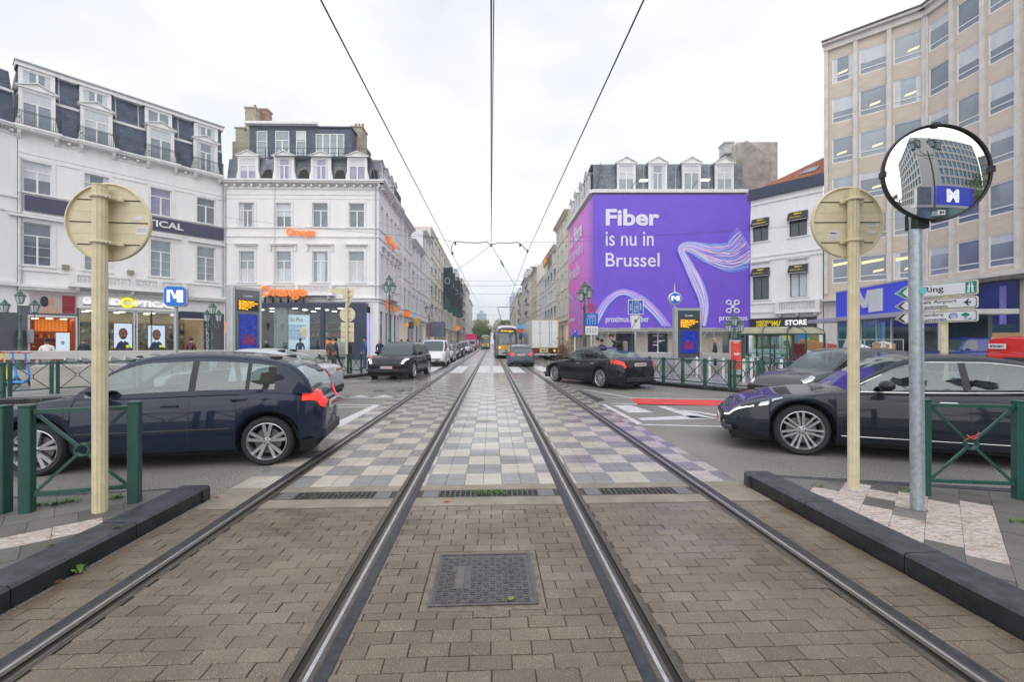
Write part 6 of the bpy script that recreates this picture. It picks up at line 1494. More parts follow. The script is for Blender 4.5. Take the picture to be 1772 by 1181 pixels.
    if sp.get('rails'):
        st = B(); [st.tube([(x, s * (wr - .03), zr(x) + .03) for x in (-1.3, -.8, 0, .5)], .018, PLASTIC, 6) for s in (-1, 1)]; split_build(st, 'roof_rail', c)
    if sp.get('wiper'):
        st = B(); st.bar((rx0 + .08, 0, belt(rx0) + .06), (rx0 + .13, .35, belt(rx0) + .14), .02, .02, PLASTIC); st.build('rear_wiper', c)
    return c
HATCH = dict(L=4.06, W=1.76, H=1.48, r=.32, xf=1.24, xr=-1.34, ws=(.98, .28), rw=(-1.94, -1.58), top=[(-2.03, .84), (-1.98, .94), (-1.86, .965), (-1.2, .975), (.2, .945), (.95, .93), (1.35, .87), (1.75, .76), (1.96, .66), (2.03, .55)],
    roof=[(-1.94, .95), (-1.84, 1.14), (-1.60, 1.34), (-1.2, 1.425), (-.5, 1.48), (.1, 1.455), (.35, 1.38), (.7, 1.15), (.98, .90)], pil=[(-.46, -.38), (-1.10, -1.05)], side=(-1.40, .80), head=(1.55, 2.04, 5.2, 7.3), tail=(-2.05, -1.68, 4.7, 7.6), seams=[.93, -.42, -1.12], handles=[-.2, -1.0], rim='twin', strip=[(2.4, PLASTIC, .012)], wiper=True, taper=.2, seatx=(.0, -.95), npr=.72)
SEDAN = dict(L=4.9, W=1.86, H=1.46, r=.345, xf=1.50, xr=-1.44, ws=(.98, .15), rw=(-1.72, -.92), top=[(-2.45, .86), (-2.40, .99), (-2.2, 1.05), (-1.7, 1.075), (-1.1, 1.01), (.2, .955), (.95, .94), (1.5, .87), (2.05, .76), (2.34, .66), (2.45, .54)],
    roof=[(-1.72, 1.05), (-1.4, 1.22), (-.95, 1.39), (-.5, 1.45), (0, 1.45), (.25, 1.39), (.65, 1.17), (.98, .92)], pil=[(-.38, -.30)], side=(-1.38, .82), head=(1.9, 2.46, 5.4, 7.0), tail=(-2.46, -2.0, 5.0, 6.6), seams=[.95, -.34, -1.15], handles=[-.12, -.98], rim='multi', chromeline=True, taper=.26, hm=CHROME, npr=.86)
SUV = dict(L=4.75, W=1.96, H=1.66, r=.385, xf=1.46, xr=-1.41, sill=.28, ws=(1.02, .30), rw=(-2.15, -1.75), top=[(-2.38, .90), (-2.33, 1.04), (-2.1, 1.08), (-1, 1.07), (.3, 1.05), (1.0, 1.06), (1.6, 1.02), (2.1, .95), (2.33, .86), (2.38, .74)],
    roof=[(-2.15, 1.08), (-1.95, 1.35), (-1.75, 1.55), (-1.2, 1.63), (-.3, 1.66), (.2, 1.62), (.5, 1.5), (1.02, 1.06)], pil=[(-.42, -.34), (-1.45, -1.36)], side=(-1.85, .85), head=(1.98, 2.39, 5.9, 7.4), tail=(-2.39, -2.0, 5.2, 6.4), seams=[.98, -.38, -1.25], handles=[-.15, -1.05], rim='x', trim=1, taper=.20, gz=(.58, .80), npf=.48, gw=.66, nose=.07)
VAN = dict(L=4.4, W=1.81, H=1.82, r=.31, xf=1.33, xr=-1.40, ws=(1.42, .62), rw=(-2.17, -2.08), top=[(-2.2, 1.0), (-2.17, 1.06), (-1, 1.07), (.6, 1.06), (1.4, 1.03), (1.8, .92), (2.1, .80), (2.2, .66)],
    roof=[(-2.17, 1.07), (-2.12, 1.6), (-2.0, 1.76), (-1, 1.81), (.2, 1.80), (.6, 1.72), (1.0, 1.40), (1.42, 1.03)], pil=[(-.4, -.3)], side=(-.3, 1.2), head=(1.75, 2.21, 5.6, 7.6), tail=(-2.2, -2.02, 5, 9.0), seams=[1.25, -.3, -1.2], handles=[.05], rim='small', trim=1, taper=.16, wb=.82, wr=.70, bpil=False, gz=(.5, .68))
DKBLUE = paint('midnight_blue', (.010, .018, .045), .05, .3); BLK = paint('black', (.008, .010, .014), .05, .3); DKG = paint('graphite', (.014, .020, .032), .15, .3); SILV = paint('silver', (.50, .52, .56), .6, .28); WHT = paint('white', (.72, .73, .75), 0, .25); GREYB = paint('blue_grey', (.11, .13, .17), .5, .28); PLG = paint('pale_green_grey', (.36, .38, .36), .5, .3); DGR = paint('dark_grey', (.06, .065, .07), .4, .3)
def mid(a, b): return ((a[0] + b[0]) / 2, (a[1] + b[1]) / 2)
def place(pf, pr, sp, side):                           # from the ground contact pixels of the near front and near rear wheel
    f_, r_ = G(*pf), G(*pr); d = (f_[0] - r_[0], f_[1] - r_[1]); h = math.atan2(d[1], d[0]); n = (-math.sin(h), math.cos(h)); m = mid(f_, r_)
    o = -side * (sp['W'] / 2 - .1); xm = (sp['xf'] + sp['xr']) / 2
    return (m[0] + n[0] * o - math.cos(h) * xm, m[1] + n[1] * o - math.sin(h) * xm), math.degrees(h)
# dark hatchback crossing on the left (its left flank faces the camera)
HN = dict(HATCH); HN.update(L=3.88, taper=.3, rn=.6, rw=(-1.86, -1.52), tail=(-1.965, -1.74, 5.1, 8.3), head=(1.5, 1.94, 5.2, 7.3), top=[(-1.94, .84), (-1.90, .94), (-1.8, .965), (-1.2, .975), (.2, .945), (.95, .93), (1.35, .87), (1.7, .76), (1.9, .66), (1.94, .55)], roof=[(-1.86, .95), (-1.78, 1.14), (-1.54, 1.34), (-1.15, 1.43), (-.5, 1.48), (.1, 1.455), (.35, 1.38), (.7, 1.15), (.98, .90)])
cc, hh = place((66, 823), (467, 804), HN, 1)
car('hatchback_car', 'midnight blue hatchback with red tail lamps crossing behind the left round sign', 'car', cc, hh, HN, DKBLUE, tail=True, seethru=True)
# silver saloon beyond it
cc = ((505 - CX) / FPX * 12.2, 12.2); S2 = dict(SEDAN); S2.update(L=4.55, xf=1.36, xr=-1.32, H=1.42, rim='ten', chromeline=False, tail=(-2.29, -1.95, 4.6, 6.8), top=[(-2.28, .80), (-2.22, .94), (-2.0, 1.0), (-1.6, 1.02), (-1.1, .98), (.2, .93), (.95, .91), (1.5, .83), (1.95, .72), (2.2, .62), (2.28, .50)], head=(1.8, 2.29, 5.4, 7.0), hm=SILV)
cc, hh = (-6.05, 12.4), 184
car('saloon_car', 'silver saloon passing behind the midnight blue hatchback', 'car', (cc[0] - 1.2, cc[1] + .3), hh, S2, SILV, seethru=True)
# dark saloon on the right, nose to the left
J = dict(SEDAN); J.update(L=4.95, W=1.88, xf=1.52, xr=-1.44, r=.36, rim='x', strip=[(1.1, CHROME, .006)], tw=.25, head=(1.75, 2.49, 5.5, 6.6))
cc, hh = place((1376, 786), (1893, 826), J, 1)
car('saloon_car', 'dark blue grey saloon with lit slim headlight entering from the right edge', 'car', cc, hh, J, DKG, lit=True, seethru=True)
H2 = dict(HATCH); H2.update(L=4.4, H=1.62, rim='ten')
car('crossover_car', 'dark grey crossover mostly hidden behind the saloon on the right', 'car', (8.65, 12.0), 190, H2, DGR, seethru=True, lit=True)
# black saloon turning into the avenue
cc, hh = place((962, 661), (1041, 672), dict(SEDAN, W=1.86), 1)
car('saloon_car', 'black saloon with orange tail lamps turning off in front of the purple sheet', 'car', cc, hh, SEDAN, BLK, tail=True, seethru=True)
# oncoming SUV and queue
car('sport_utility_car', 'black sport utility car with lit headlights first in the oncoming queue', 'car', (-5.3, 22.0), -92.5, SUV, BLK, lit=True)
def inline(u, v): return (u * CA - v * SA, u * SA + v * CA)
AH = -90 - math.degrees(-ALPHA) * 1.0
def street(nm, lab, u, v, sp, pm, toward=True, **k): return car(nm, lab, 'van' if 'van' in nm else 'car', U(u, v), (-90 if toward else 90) + math.degrees(ALPHA), sp, pm, **k)
street('small_van', 'white small van with grey bumper right behind the black sport utility car', -3.95, 32.3, VAN, WHT)
street('hatchback_car', 'pale green grey hatchback behind the white small van', -4.05, 40, HATCH, PLG, group='oncoming cars queueing')
street('hatchback_car', 'dark grey hatchback fourth in the oncoming queue', -4.05, 46.5, HATCH, DGR, group='oncoming cars queueing')
street('sport_utility_car', 'dark sport utility car with lit lamps fifth in the oncoming queue', -4.1, 53, SUV, DGR, lit=True, group='oncoming cars queueing')
street('small_van', 'white van further back in the oncoming queue', -4.05, 68, VAN, WHT, group='oncoming cars queueing')
street('saloon_car', 'small pale saloon behind the second white van', -4.0, 76, SEDAN, PLG, group='oncoming cars queueing')
C2 = dict(HATCH); C2.update(tail=(-2.05, -1.82, 5.2, 7.8), npr=.80, rim='ten')
street('hatchback_car', 'blue grey hatchback with lit brake lamps driving away beside the tram', 2.0, 31.9, C2, GREYB, False, tail=True)
# ---------------------------------------------------------------- trams
TG = M('tram_silver', (.40, .42, .42), .3, .4, var=.1); TGOLD = M('tram_gold', (.55, .37, .12), .3, .4, var=.05); TDK = M('tram_dark_mask', (.03, .03, .05), .15, var=.1, spec=1); TROOF = M('tram_roof', (.62, .63, .65), .5, var=.1)
def tram(lab, u, v, dest, flip=0, L_=30, pan=True):
    t = thing('tram', lab, 'tram', C2W(*U(u, v)), 0); b = B(); h = 1.15      # origin at the front, body runs along +y
    def ring(y, s, zt): return [(-h * s, y, .35), (-h * s - 0, y, 1.2), (-h * s, y, 2.9 * zt), (-h * s * .86, y, 3.2 * zt), (-h * s * .5, y, 3.32 * zt), (h * s * .5, y, 3.32 * zt), (h * s * .86, y, 3.2 * zt), (h * s, y, 2.9 * zt), (h * s, y, 1.2), (h * s, y, .35)]
    R_ = [ring(0, .84, .93), ring(.12, .92, .975), ring(.4, .98, .995), ring(.9, 1, 1), ring(L_, 1, 1)]
    b.grid(R_, TG, matf=lambda a, k: TROOF if k in (3, 4, 5) else TG); b.poly(R_[0], TDK); b.poly(R_[-1][::-1], TG); b.build('body', t, smooth=30)
    f = B(); f.box(-.86, .86, -.05, .0, .36, .86, TG); f.prism([(-.92, .86), (.92, .86), (.92, 1.30), (.60, 1.38), (-.60, 1.38), (-.92, 1.30)], -.08, .0, TGOLD, 'y'); f.box(-.5, .5, -.11, -.081, .5, .62, PLASTIC); f.build('front_panel', t)
    g = B(); g.prism([(-.80, 1.42), (.80, 1.42), (.82, 2.50), (-.82, 2.50)], -.055, -.002, M('tram_windscreen', (.09, .12, .15), .03, var=.4, scale=1.2, spec=1), 'y')
    g.build('windscreen', t); d = B(); d.box(-.70, .70, -.06, -.002, 2.58, 2.88, BLACKP); dd = d.build('destination_display', t); text(dest, AMBER, 1.25, .22, dd, (-.62, -.062, 2.62), bold=.03)
    w = B(); w.bar((-.5, -.07, 1.45), (-.15, -.07, 2.2), .03, .02, PLASTIC); w.bar((.55, -.07, 1.45), (.2, -.07, 2.2), .03, .02, PLASTIC); split_build(w, 'wiper', t)
    for s in (-1, 1): q = B(); q.ball((s * .72, -.08, 1.12), .09, LAMPON if s > 0 else INDON, 8, 1.2, .4, 1); q.build('headlight', t)
    for s in (-1, 1): q = B(); q.tube([(s * 1.0, .2, 2.6), (s * 1.28, -.05, 2.6), (s * 1.28, -.05, 2.0)], .02, PLASTIC, 5); q.bbox(s * 1.28 - .08, s * 1.28 + .08, -.1, 0, 1.9, 2.4, PLASTIC, .02); q.build('side_mirror', t)
    sw = B(); y = 1.2
    while y < L_ - 2:
        for s in (-1, 1): sw.box(s * 1.152, s * 1.165, y, y + 1.5, 1.35, 2.6, TDK)
        y += 1.7
    split_build(sw, 'side_window', t); k = B(); k.box(-.95, .95, .3, L_, .05, .36, UNDER); k.build('skirt', t)
    if pan:
        p = B(); y = 5
        for s in (-1, 1): p.tube([(s * .35, y, 3.35), (s * .75, y + .5, 4.2), (s * .55, y, 5.5)][:2] if 0 else [(s * .25, y + .6, 3.35), (s * .85, y, 5.42)], .03, IRON, 5)
        p.tube([(-1.0, y, 5.35), (-.85, y, 5.5), (.85, y, 5.5), (1.0, y, 5.35)], .03, IRON, 5); p.bar((-.45, y + .35, 4.0), (.45, y + .35, 4.0), .03, .03, IRON); p.box(-.5, .5, y - .2, y + 1, 3.33, 3.5, METALG); p.build('pantograph', t)
    return t
tram('silver and gold tram with amber destination display waiting beside the blue grey hatchback', 1.576, 45, '92 Fort-Jaco')
tram('smaller far silver and gold tram approaching on the left track', -1.45, 112, '93 Legrand')
# ---------------------------------------------------------------- lorry
WB = M('lorry_white', (.70, .71, .72), .4, var=.06, scale=2); LY_ = M('lorry_yellow_edge', (.62, .46, .03), .4, var=.1)
cx_ = (943 - CX) / FPX * 42.5; t = thing('lorry', 'white box lorry with yellow edged rear doors parked beyond the hatchback', 'lorry', C2W(cx_ , 42.5), 0)
b = B(); b.box(-1.26, 1.26, 0, 9, 1.12, 3.75, WB); b.build('box_body', t)
b = B(); [b.box(a, c_, -.045, -.002, d, e, LY_) for a, c_, d, e in ((-1.27, -1.225, 1.1, 3.76), (1.225, 1.27, 1.1, 3.76), (-1.224, 1.224, 3.72, 3.76), (-1.224, 1.224, 1.1, 1.14))]; b.build('edge_frame', t)
for a, c_ in ((-1.19, -.52), (-.5, .44), (.46, 1.19)):
    b = B(); b.bbox(a, c_, -.035, 0, 1.18, 3.68, WB, .008)
    for z in (1.45, 2.45, 3.4): b.box(a + .03, a + .22, -.05, -.036, z, z + .05, METALG); b.box(c_ - .22, c_ - .03, -.05, -.036, z, z + .05, METALG)
    b.build('rear_door', t)
b = B()
for x in (-.46, .40, .62): b.cyl((x, -.06, 1.2), (x, -.06, 3.65), .02, METALG, n=6)
split_build(b, 'lock_bar', t); b = B(); b.box(-1.2, 1.2, -.03, .1, .62, 1.1, PLASTIC); b.box(-1.2, 1.2, -.1, -.031, .42, .55, METALG); b.box(-.95, .95, .1, 8.5, .7, 1.1, UNDER); b.box(-.5, .3, -.04, -.031, .66, 1.06, METALG); b.build('chassis', t)
b = B(); b.box(-.42, .18, -.06, -.041, .74, .98, PLATEY); b.box(-.35, -.1, -.062, -.0605, .8, .92, BLACKP); b.box(-.04, .12, -.062, -.0605, .8, .92, BLACKP); b.build('number_plate', t)
for s, m_ in ((-1, TAILR), (1, INDON)): b = B(); b.box(s * .72, s * 1.2, -.06, -.031, .74, .98, TAILR); b.box(s * .82, s * .96, -.075, -.061, .78, .94, m_); b.build('tail_light', t)
wt, wm = wheel_mesh(.48, .3, 'small', RIMD)
for x in (-1.0, 1.0):
    for y in (1.3, 2.4, 7.6): q = obj('wheel', wt, t, (x, y, .48), (0, 0, -math.pi / 2 + math.pi / 2 * 0 if 0 else (math.pi / 2 if x > 0 else -math.pi / 2))); obj('rim', wm, q)
b = B(); b.box(-1.2, 1.2, 9.2, 11, .6, 2.9, WB); b.box(-1.0, 1.0, 11, 11.02, 1.6, 2.6, GL[2]); b.build('cab', t)
# far pink box lorry
q = U(-4.3, 96); t = thing('lorry', 'small white lorry with a bright pink box behind the queue', 'lorry', C2W(*q), 0)
b = B(); b.box(-1.1, 1.1, 1.6, 6.5, .9, 3.4, M('pink_box', (.75, .05, .22), .5)); b.build('box_body', t); b = B(); b.bbox(-1, 1, 0, 1.55, .5, 2.1, WHT, .08); b.box(-.85, .85, -.02, 0, 1.3, 1.95, GL[2]); b.box(-.9, .9, -.03, -.021, .45, .85, REDS); b.build('cab', t)
for x in (-.9, .9):
    for y in (.8, 5.2): obj('wheel', wt, t, (x, y, .42), math.pi / 2)
# red and blue vans beyond the saloon on the right
RED = paint('fire_red', (.60, .012, .010), 0, .25); VBL = paint('van_blue', (.01, .03, .25), .2, .25)
VR = dict(VAN); VR.update(L=5.2, H=1.92, xf=1.6, xr=-1.7, ws=(1.75, .95), rw=(-2.57, -2.565), top=[(-2.6, 1.1), (-2.57, 1.2), (-1, 1.2), (.9, 1.18), (1.75, 1.12), (2.2, 1.0), (2.5, .85), (2.6, .7)], roof=[(-2.57, 1.2), (-2.52, 1.7), (-2.4, 1.83), (-1, 1.90), (.5, 1.90), (.95, 1.80), (1.35, 1.5), (1.75, 1.12)], side=(.1, 1.5), pil=[], head=(2.1, 2.61, 5.6, 7.6), tail=(-2.6, -2.4, 5, 9), seams=[1.5, .1], handles=[.4])
rv = car('panel_van', 'bright red panel van with a white name label at the right edge', 'van', (23.9, 19.9), 5, VR, RED)
V3 = dict(VR); V3['H'] = 1.92
car('panel_van', 'blue van showing its windscreen left of the red van', 'van', (24.2, 24.6), 200, V3, VBL)
nm = B().box(0, .66, -.01, 0, 0, .22, WHITEP).build('name_label', rv); nm.location = (-2.63, .60, 1.34); nm.rotation_euler = (0, 0, -math.pi / 2); text('MTSOBAT', BLACKP, .54, .11, nm, (.06, -.012, .055), bold=.015)
# ================================================================ street furniture
def at(px, py, zg=.14): X, Y = G(px, py, zg); return C2W(X, Y, zg)
def ppl(px, Y, zg=.14): return C2W((px - CX) / FPX * Y, Y, zg)
SEC = M('enamel_back', (.72, .64, .45), .5, var=.09, scale=5, bump=.04)
STK = M('sticker_white', (.74, .74, .74), .5, var=.08, scale=20); BLKL = M('seam_black', (.03, .028, .02), .6, var=0)
def round_sign(lab, base, ztop, zc, dia, rot, stickers, pr, dy=.10):
    o = thing('round_traffic_sign', lab, 'traffic sign', base, -ALPHA, 'round signs seen from behind')
    b = B(); n = 24; H = ztop - .14; rows = []                    # fluted beige pole
    for z in (-.02, H): rows.append([((pr + (.0035 if k % 2 else -.002)) * math.cos(2 * math.pi * k / n), (pr + (.0035 if k % 2 else -.002)) * math.sin(2 * math.pi * k / n), z) for k in range(n)])
    b.grid(rows, BEIGE, True); b.poly(rows[1], BEIGE); b.cyl((0, 0, H), (0, 0, H + .012), pr + .004, BEIGE, n=20); b.build('pole', o, smooth=30)
    b = B(); r = dia / 2; b.lathe([(.001, .012), (r - .012, .012), (r, .004), (r + .004, -.012), (r, -.03), (r - .012, -.034), (r - .016, -.012)], SEC, 64, axis='y'); b.lathe([(r - .016, -.012), (.001, -.012)], SEC, 64, axis='y'); q = b.build('sign_disc', o, smooth=30, loc=(0, dy, zc - .14), rot=(0, 0, rot))
    off = (r * .055); b = B()
    for k, zz in enumerate((r * .57, 0, -r * .57)): w = math.sqrt(r * r - zz * zz) - .03; b.box(-w, w, -.0165, -.0121, zz - .004, zz + .004, BLKL)
    for zz in (r * .28, -r * .28): w = math.sqrt(r * r - zz * zz) - .03; b.box(-w, w, -.014, -.0121, zz - .0015, zz + .0015, BEIGE)
    b.build('seam', q)
    for sx, sz, sw, sh, a in stickers:
        b = B(); b.box(-sw / 2, sw / 2, -.0145, -.0122, -sh / 2, sh / 2, STK)
        if sh > .08 and sw > .08: b.box(sw * .28, sw * .36, -.0152, -.0146, -sh * .4, sh * .4, YELLOW); b.box(-sw * .42, sw * .2, -.0152, -.0146, sh * .12, sh * .26, CM('5a66b0')); [b.box(-sw * .42, sw * .15, -.0152, -.0146, -sh * (.1 + .12 * k), -sh * (.06 + .12 * k), CM('b8b8c0')) for k in range(3)]
        elif sh > .03: [b.box(-sw * .4, sw * .35, -.0152, -.0146, sh * (.2 - .25 * k) - .003, sh * (.2 - .25 * k) + .003, CM('9a9aa6')) for k in range(2)]
        b.build('sticker', q, loc=(sx, 0, sz), rot=(0, a, 0))
    for zz in (r * .57, -r * .57):                                 # clamps
        b = B(); z = zc - .14 + zz; b.tube([(pr + .012) * math.cos(t) * Vector((1, 0, 0)) + (pr + .012) * math.sin(t) * Vector((0, 1, 0)) + Vector((0, 0, z)) for t in [k * .5236 for k in range(12)]], .013, SEC, 6, True)
        b.bbox(-pr - .04, pr + .10, dy - .045, dy - .02, z - .018, z + .018, SEC, .006); b.bbox(pr + .005, pr + .05, -.02, dy - .02, z - .014, z + .014, SEC, .005); b.cyl((pr + .03, -.035, z), (pr + .03, -.015, z), .012, METALG, n=6); b.build('clamp', o)
    if stickers and len(stickers) == 3: b = B(); b.lathe([(.085, 0), (.08, .02), (.06, .03), (pr, .035)], M('mortar_collar', (.5, .45, .40), .9, var=.3, scale=20, bump=.5), 9); b.build('mortar_collar', o)
    return o
base = at(173, 885); round_sign('beige back of a round sign on a fluted pole before the midnight blue hatchback', base, Zat(320, 3.96), Zat(383, 4.04), .70, rad(7), [(.24, .045, .085, .03, rad(-8)), (.27, -.07, .10, .075, 0)], .052)
base = at(1477, 850); round_sign('beige back of a round sign on a fluted pole left of the convex mirror', base, Zat(328, 4.5), Zat(384, 4.6), .72, rad(-1), [(-.13, -.13, .10, .095, rad(8)), (.26, -.02, .10, .05, 0), (.25, -.10, .08, .03, 0)], .047)
# convex mirror
base = at(1588, 883); o = thing('traffic_mirror', 'round convex traffic mirror with black rim on a galvanised pole', 'traffic mirror', base, -ALPHA)
H = Zat(372, 3.99) - .14; b = B(); b.cyl((0, 0, -.02), (-.02, 0, H), .052, GALV, n=24); b.build('pole', o, smooth=40)
MIR = M('mirror_face', (.90, .92, .93), .0, 1.0, var=0); r = .41; Rc = 2.3; b = B(); prof = []
for k in range(15): a = math.asin(r / Rc) * (1 - k / 14.0); prof.append((max(.0005, Rc * math.sin(a)), -(Rc * math.cos(a) - math.sqrt(Rc * Rc - r * r))))
b.lathe(prof, MIR, 72, axis='y'); mzc = Zat(293, 3.85) - .14; mc = (.07 , -.10, mzc)
mq = b.build('mirror_face', o, smooth=True, loc=mc, rot=(rad(-1.5), 0, rad(-9)))
b = B(); b.lathe([(r - .010, -.010), (r + .002, -.022), (r + .008, -.014), (r + .010, .018), (r + .004, .035), (.05, .06), (.001, .06)], BLACKR, 64, axis='y'); b.build('rim', o, smooth=40, loc=mc, rot=(rad(-1.5), 0, rad(-9)))
for a in (0, 90, 180, 270):
    b = B(); ca, sa = math.cos(rad(a)), math.sin(rad(a)); b.v = []; b.box(-.026, .026, -.026, .034, r - .014, r + .016, BLACKR); b.v = [(x * ca + z * sa, y, -x * sa + z * ca) for x, y, z in b.v]; b.build('rim_clip', o, loc=mc, rot=(rad(-1.5), 0, rad(-9)))
b = B(); b.box(-.03, .03, -.012, -.006, -.02, .02, STK); b.box(-.018, .0, -.0135, -.0121, -.012, .012, BLACKP); b.box(.006, .02, -.0135, -.0121, -.008, .010, BLACKP); b.build('sticker', o, loc=(mc[0] - .0, mc[1] - .04, mc[2] - r + .05))
b = B(); b.cyl((-.02, -.02, H - .1), (mc[0] + .0, mc[1] + .05, mzc), .03, BLACKR, n=10); b.bbox(-.07, .05, -.07, .06, H - .12, H + .02, BLACKR, .01); b.build('bracket', o)
b = B(); b.poly([(-.05 + .035 * math.cos(t), -.0545 + .001, 2.12 - .14 + .03 * math.sin(t)) for t in [k * .7 for k in range(9)]], CM('6fc4cc')); b.build('sticker', o, loc=(.05, -.001, -.05))
b = B(); b.lathe([(.075, 0), (.07, .004), (.052, .006)], DIRT, 16); b.build('pole_foot', o)
# barriers: green post and rail panels with a ring in the crossed bars
def barrier(p, q, h=.93, pw=.085, ring=.05, lab='', posts=(1, 1), twist=None, group='green crossed barriers'):
    p, q = Vector(p), Vector(q); d = q - p; Ln = d.length; o = thing('barrier_panel', lab, 'barrier', p, math.atan2(d.y, d.x), group)
    for i, x in enumerate((0, Ln)):
        if not posts[i]: continue
        b = B(); b.bbox(x - pw / 2, x + pw / 2, -pw / 2, pw / 2, -.02, h, GREEN, .006); b.bbox(x - pw / 2 - .004, x + pw / 2 + .004, -pw / 2 - .004, pw / 2 + .004, h, h + .014, GREEN, .004); b.build('post', o)
    b = B(); a, c = pw / 2, Ln - pw / 2; z0, z1 = .15 * h / .93, h - .045; t = pw * .42
    b.bbox(a, c, -t / 2, t / 2, z1 - t / 2, z1 + t / 2, GREEN, .003); b.bbox(a, c, -t / 2, t / 2, z0 - t / 2, z0 + t / 2, GREEN, .003); split_build(b, 'rail', o)
    b = B(); cx, cz = Ln / 2, (z0 + z1) / 2
    for X_, Z_ in ((a, z0), (a, z1), (c, z0), (c, z1)):
        v = Vector((cx - X_, 0, cz - Z_)); u = v.normalized(); b.bar(Vector((X_, 0, Z_)), Vector((cx, 0, cz)) - u * ring, pw * .26, pw * .26, GREEN)
    split_build(b, 'cross_bar', o); b = B(); b.tube([(cx + ring * math.cos(k * .3927), 0, cz + ring * math.sin(k * .3927)) for k in range(16)], pw * .12, GREEN, 6, True) if ring < .03 else b.lathe([(ring - .008, -.02), (ring + .008, -.02), (ring + .008, .02), (ring - .008, .02), (ring - .008, -.02)], GREEN, 20, (cx, 0, cz), 'y'); b.build('ring', o)
    return o
p0, p1 = at(47, 886), at(233, 869); barrier(p0, p1, .92, .088, .052, 'green barrier panel in front of the left round sign pole')
d = (p1 - p0).normalized(); a_ = at(6, 887); barrier(a_ - Vector((.77, -.06, 0)), a_, .92, .088, .052, 'green barrier post cut by the left edge of the photo')
rbp = barrier(at(1600, 858), at(1763, 865), .92, .078, .05, 'green barrier panel with a red tape right of the mirror pole')
b = B(); b.tube([(.31, -.045, .55), (.34, -.06, .585), (.40, -.055, .60), (.43, -.05, .63)], .008, CM('b03a38'), 5); b.tube([(.33, -.04, .60), (.37, -.06, .57), (.41, -.05, .585)], .007, CM('c05a56'), 5); b.build('red_tape', rbp)
def chain(pts, lab, h=.93, zg=.14, pw=.085, gap=.0):
    for i in range(len(pts) - 1): barrier(at(*pts[i], zg), at(*pts[i + 1], zg), h, pw, .045, lab[i] if isinstance(lab, (list, tuple)) else lab)
for a, c, lb in (((-120, 703), (5, 689), 'green barrier panel at the far left kerb cut by the photo edge'), ((17, 687), (89, 682), 'green barrier panel before the blue electric scooters'), ((100, 681), (167, 677), 'green barrier panel in front of the concrete block'), ((168, 677), (232, 672.5), 'green barrier panel behind the left round sign pole'), ((242, 672), (318, 667), 'green barrier panel behind the roof of the midnight blue hatchback')): barrier(at(*a), at(*c), .93, .085, .045, lb)
for a, c, lb in (((552, 650), (579, 648.6), 'green barrier panel just right of the silver saloon'), ((580, 648.5), (602, 647), 'green barrier panel left of the beige sign cluster foot'), ((607, 646.8), (625, 646), 'green barrier panel right of the beige sign cluster foot')): barrier(at(*a), at(*c), .93, .085, .045, lb)
rl = [(1098, 659), (1124, 661), (1148.4, 663), (1181.5, 666.5), (1220, 670.5), (1263, 675)]
nm_ = ['green barrier panel left end behind the black saloon', 'second green barrier panel behind the tail of the black saloon', 'green barrier panel left of the information totem foot', 'green barrier panel in front of the information totem', 'green barrier panel between the totem and the red poster']
for i in range(5): barrier(at(*rl[i]), at(*rl[i + 1]), .93, .085, .045, nm_[i])
barrier(at(1271, 675.5), at(1312, 679), .93, .085, .045, 'green barrier panel in front of the red poster'); barrier(at(1320, 680), at(1366, 684), .93, .085, .045, 'green barrier panel before the parked bicycles'); barrier(at(1368, 684), at(1420, 689), .93, .085, .045, 'green barrier panel behind the dark crossover bonnet')
# direction signs
Yr, Yl_ = 8.0, 9.15; pR, pL = (806 / FPX * Yr, Yr), (662 / FPX * Yl_, Yl_); f = Fr(pL, pR); W = f.L
ds = thing('direction_sign', 'three stacked white direction arrows pointing left on a beige post', 'direction sign', f.o, f.rz)
SG = M('sign_green', (.0, .22, .14), .4, var=.03); SWH = M('sign_white', (.72, .72, .75), .35, var=.03); CREAMR = M('sign_cream_rim', (.70, .66, .52), .5, var=.05); INK = M('sign_ink', (.03, .03, .035), .5, var=0)
zs = [f.z(1690, 484), f.z(1690, 509), f.z(1690, 512), f.z(1690, 532.5), f.z(1690, 535.5), f.z(1690, 556.5)]
for k, (za, zb, colr) in enumerate(((zs[1], zs[0], SG), (zs[3], zs[2], INK), (zs[5], zs[4], INK))):
    h = zb - za; zm_ = (za + zb) / 2; tip = h * .75
    def ar(ins, y0, y1, m, bb): bb.prism([(ins * 1.6, zm_), (tip, za + ins), (W - ins - .02, za + ins), (W - ins, za + ins + .02), (W - ins, zb - ins - .02), (W - ins - .02, zb - ins), (tip, zb - ins)], y0, y1, m, 'y')
    b = B(); ar(0, 0, .03, CREAMR, b); ar(.014, -.002, -.0001, colr, b); ar(.024, -.004, -.0021, SWH, b); b.prism([(.055, zm_), (tip * .95, za + .03), (tip * 1.18, za + .03), (tip * .72, zm_), (tip * 1.18, zb - .03), (tip * .95, zb - .03)], -.006, -.0041, colr, 'y'); b.build('arrow_panel', ds)
fx = lambda p: f.x(p)
def st(s, p0, p1, y0, y1, m=INK, bold=.01): text(s, m, fx(p1) - fx(p0), f.z(p0, y0) - f.z(p0, y1), ds, (fx(p0), -.0065, f.z((p0 + p1) / 2, y1)), bold=bold, ext=.0015)
def sl(s, p0, p1, k, lo, hi, **kw):                    # a line of lettering between two heights of panel k
    za, h = zs[2 * k + 1], zs[2 * k] - zs[2 * k + 1]; text(s, INK, fx(p1) - fx(p0), h * (hi - lo), ds, (fx(p0), -.0065, za + h * lo), ext=.0015, **kw)
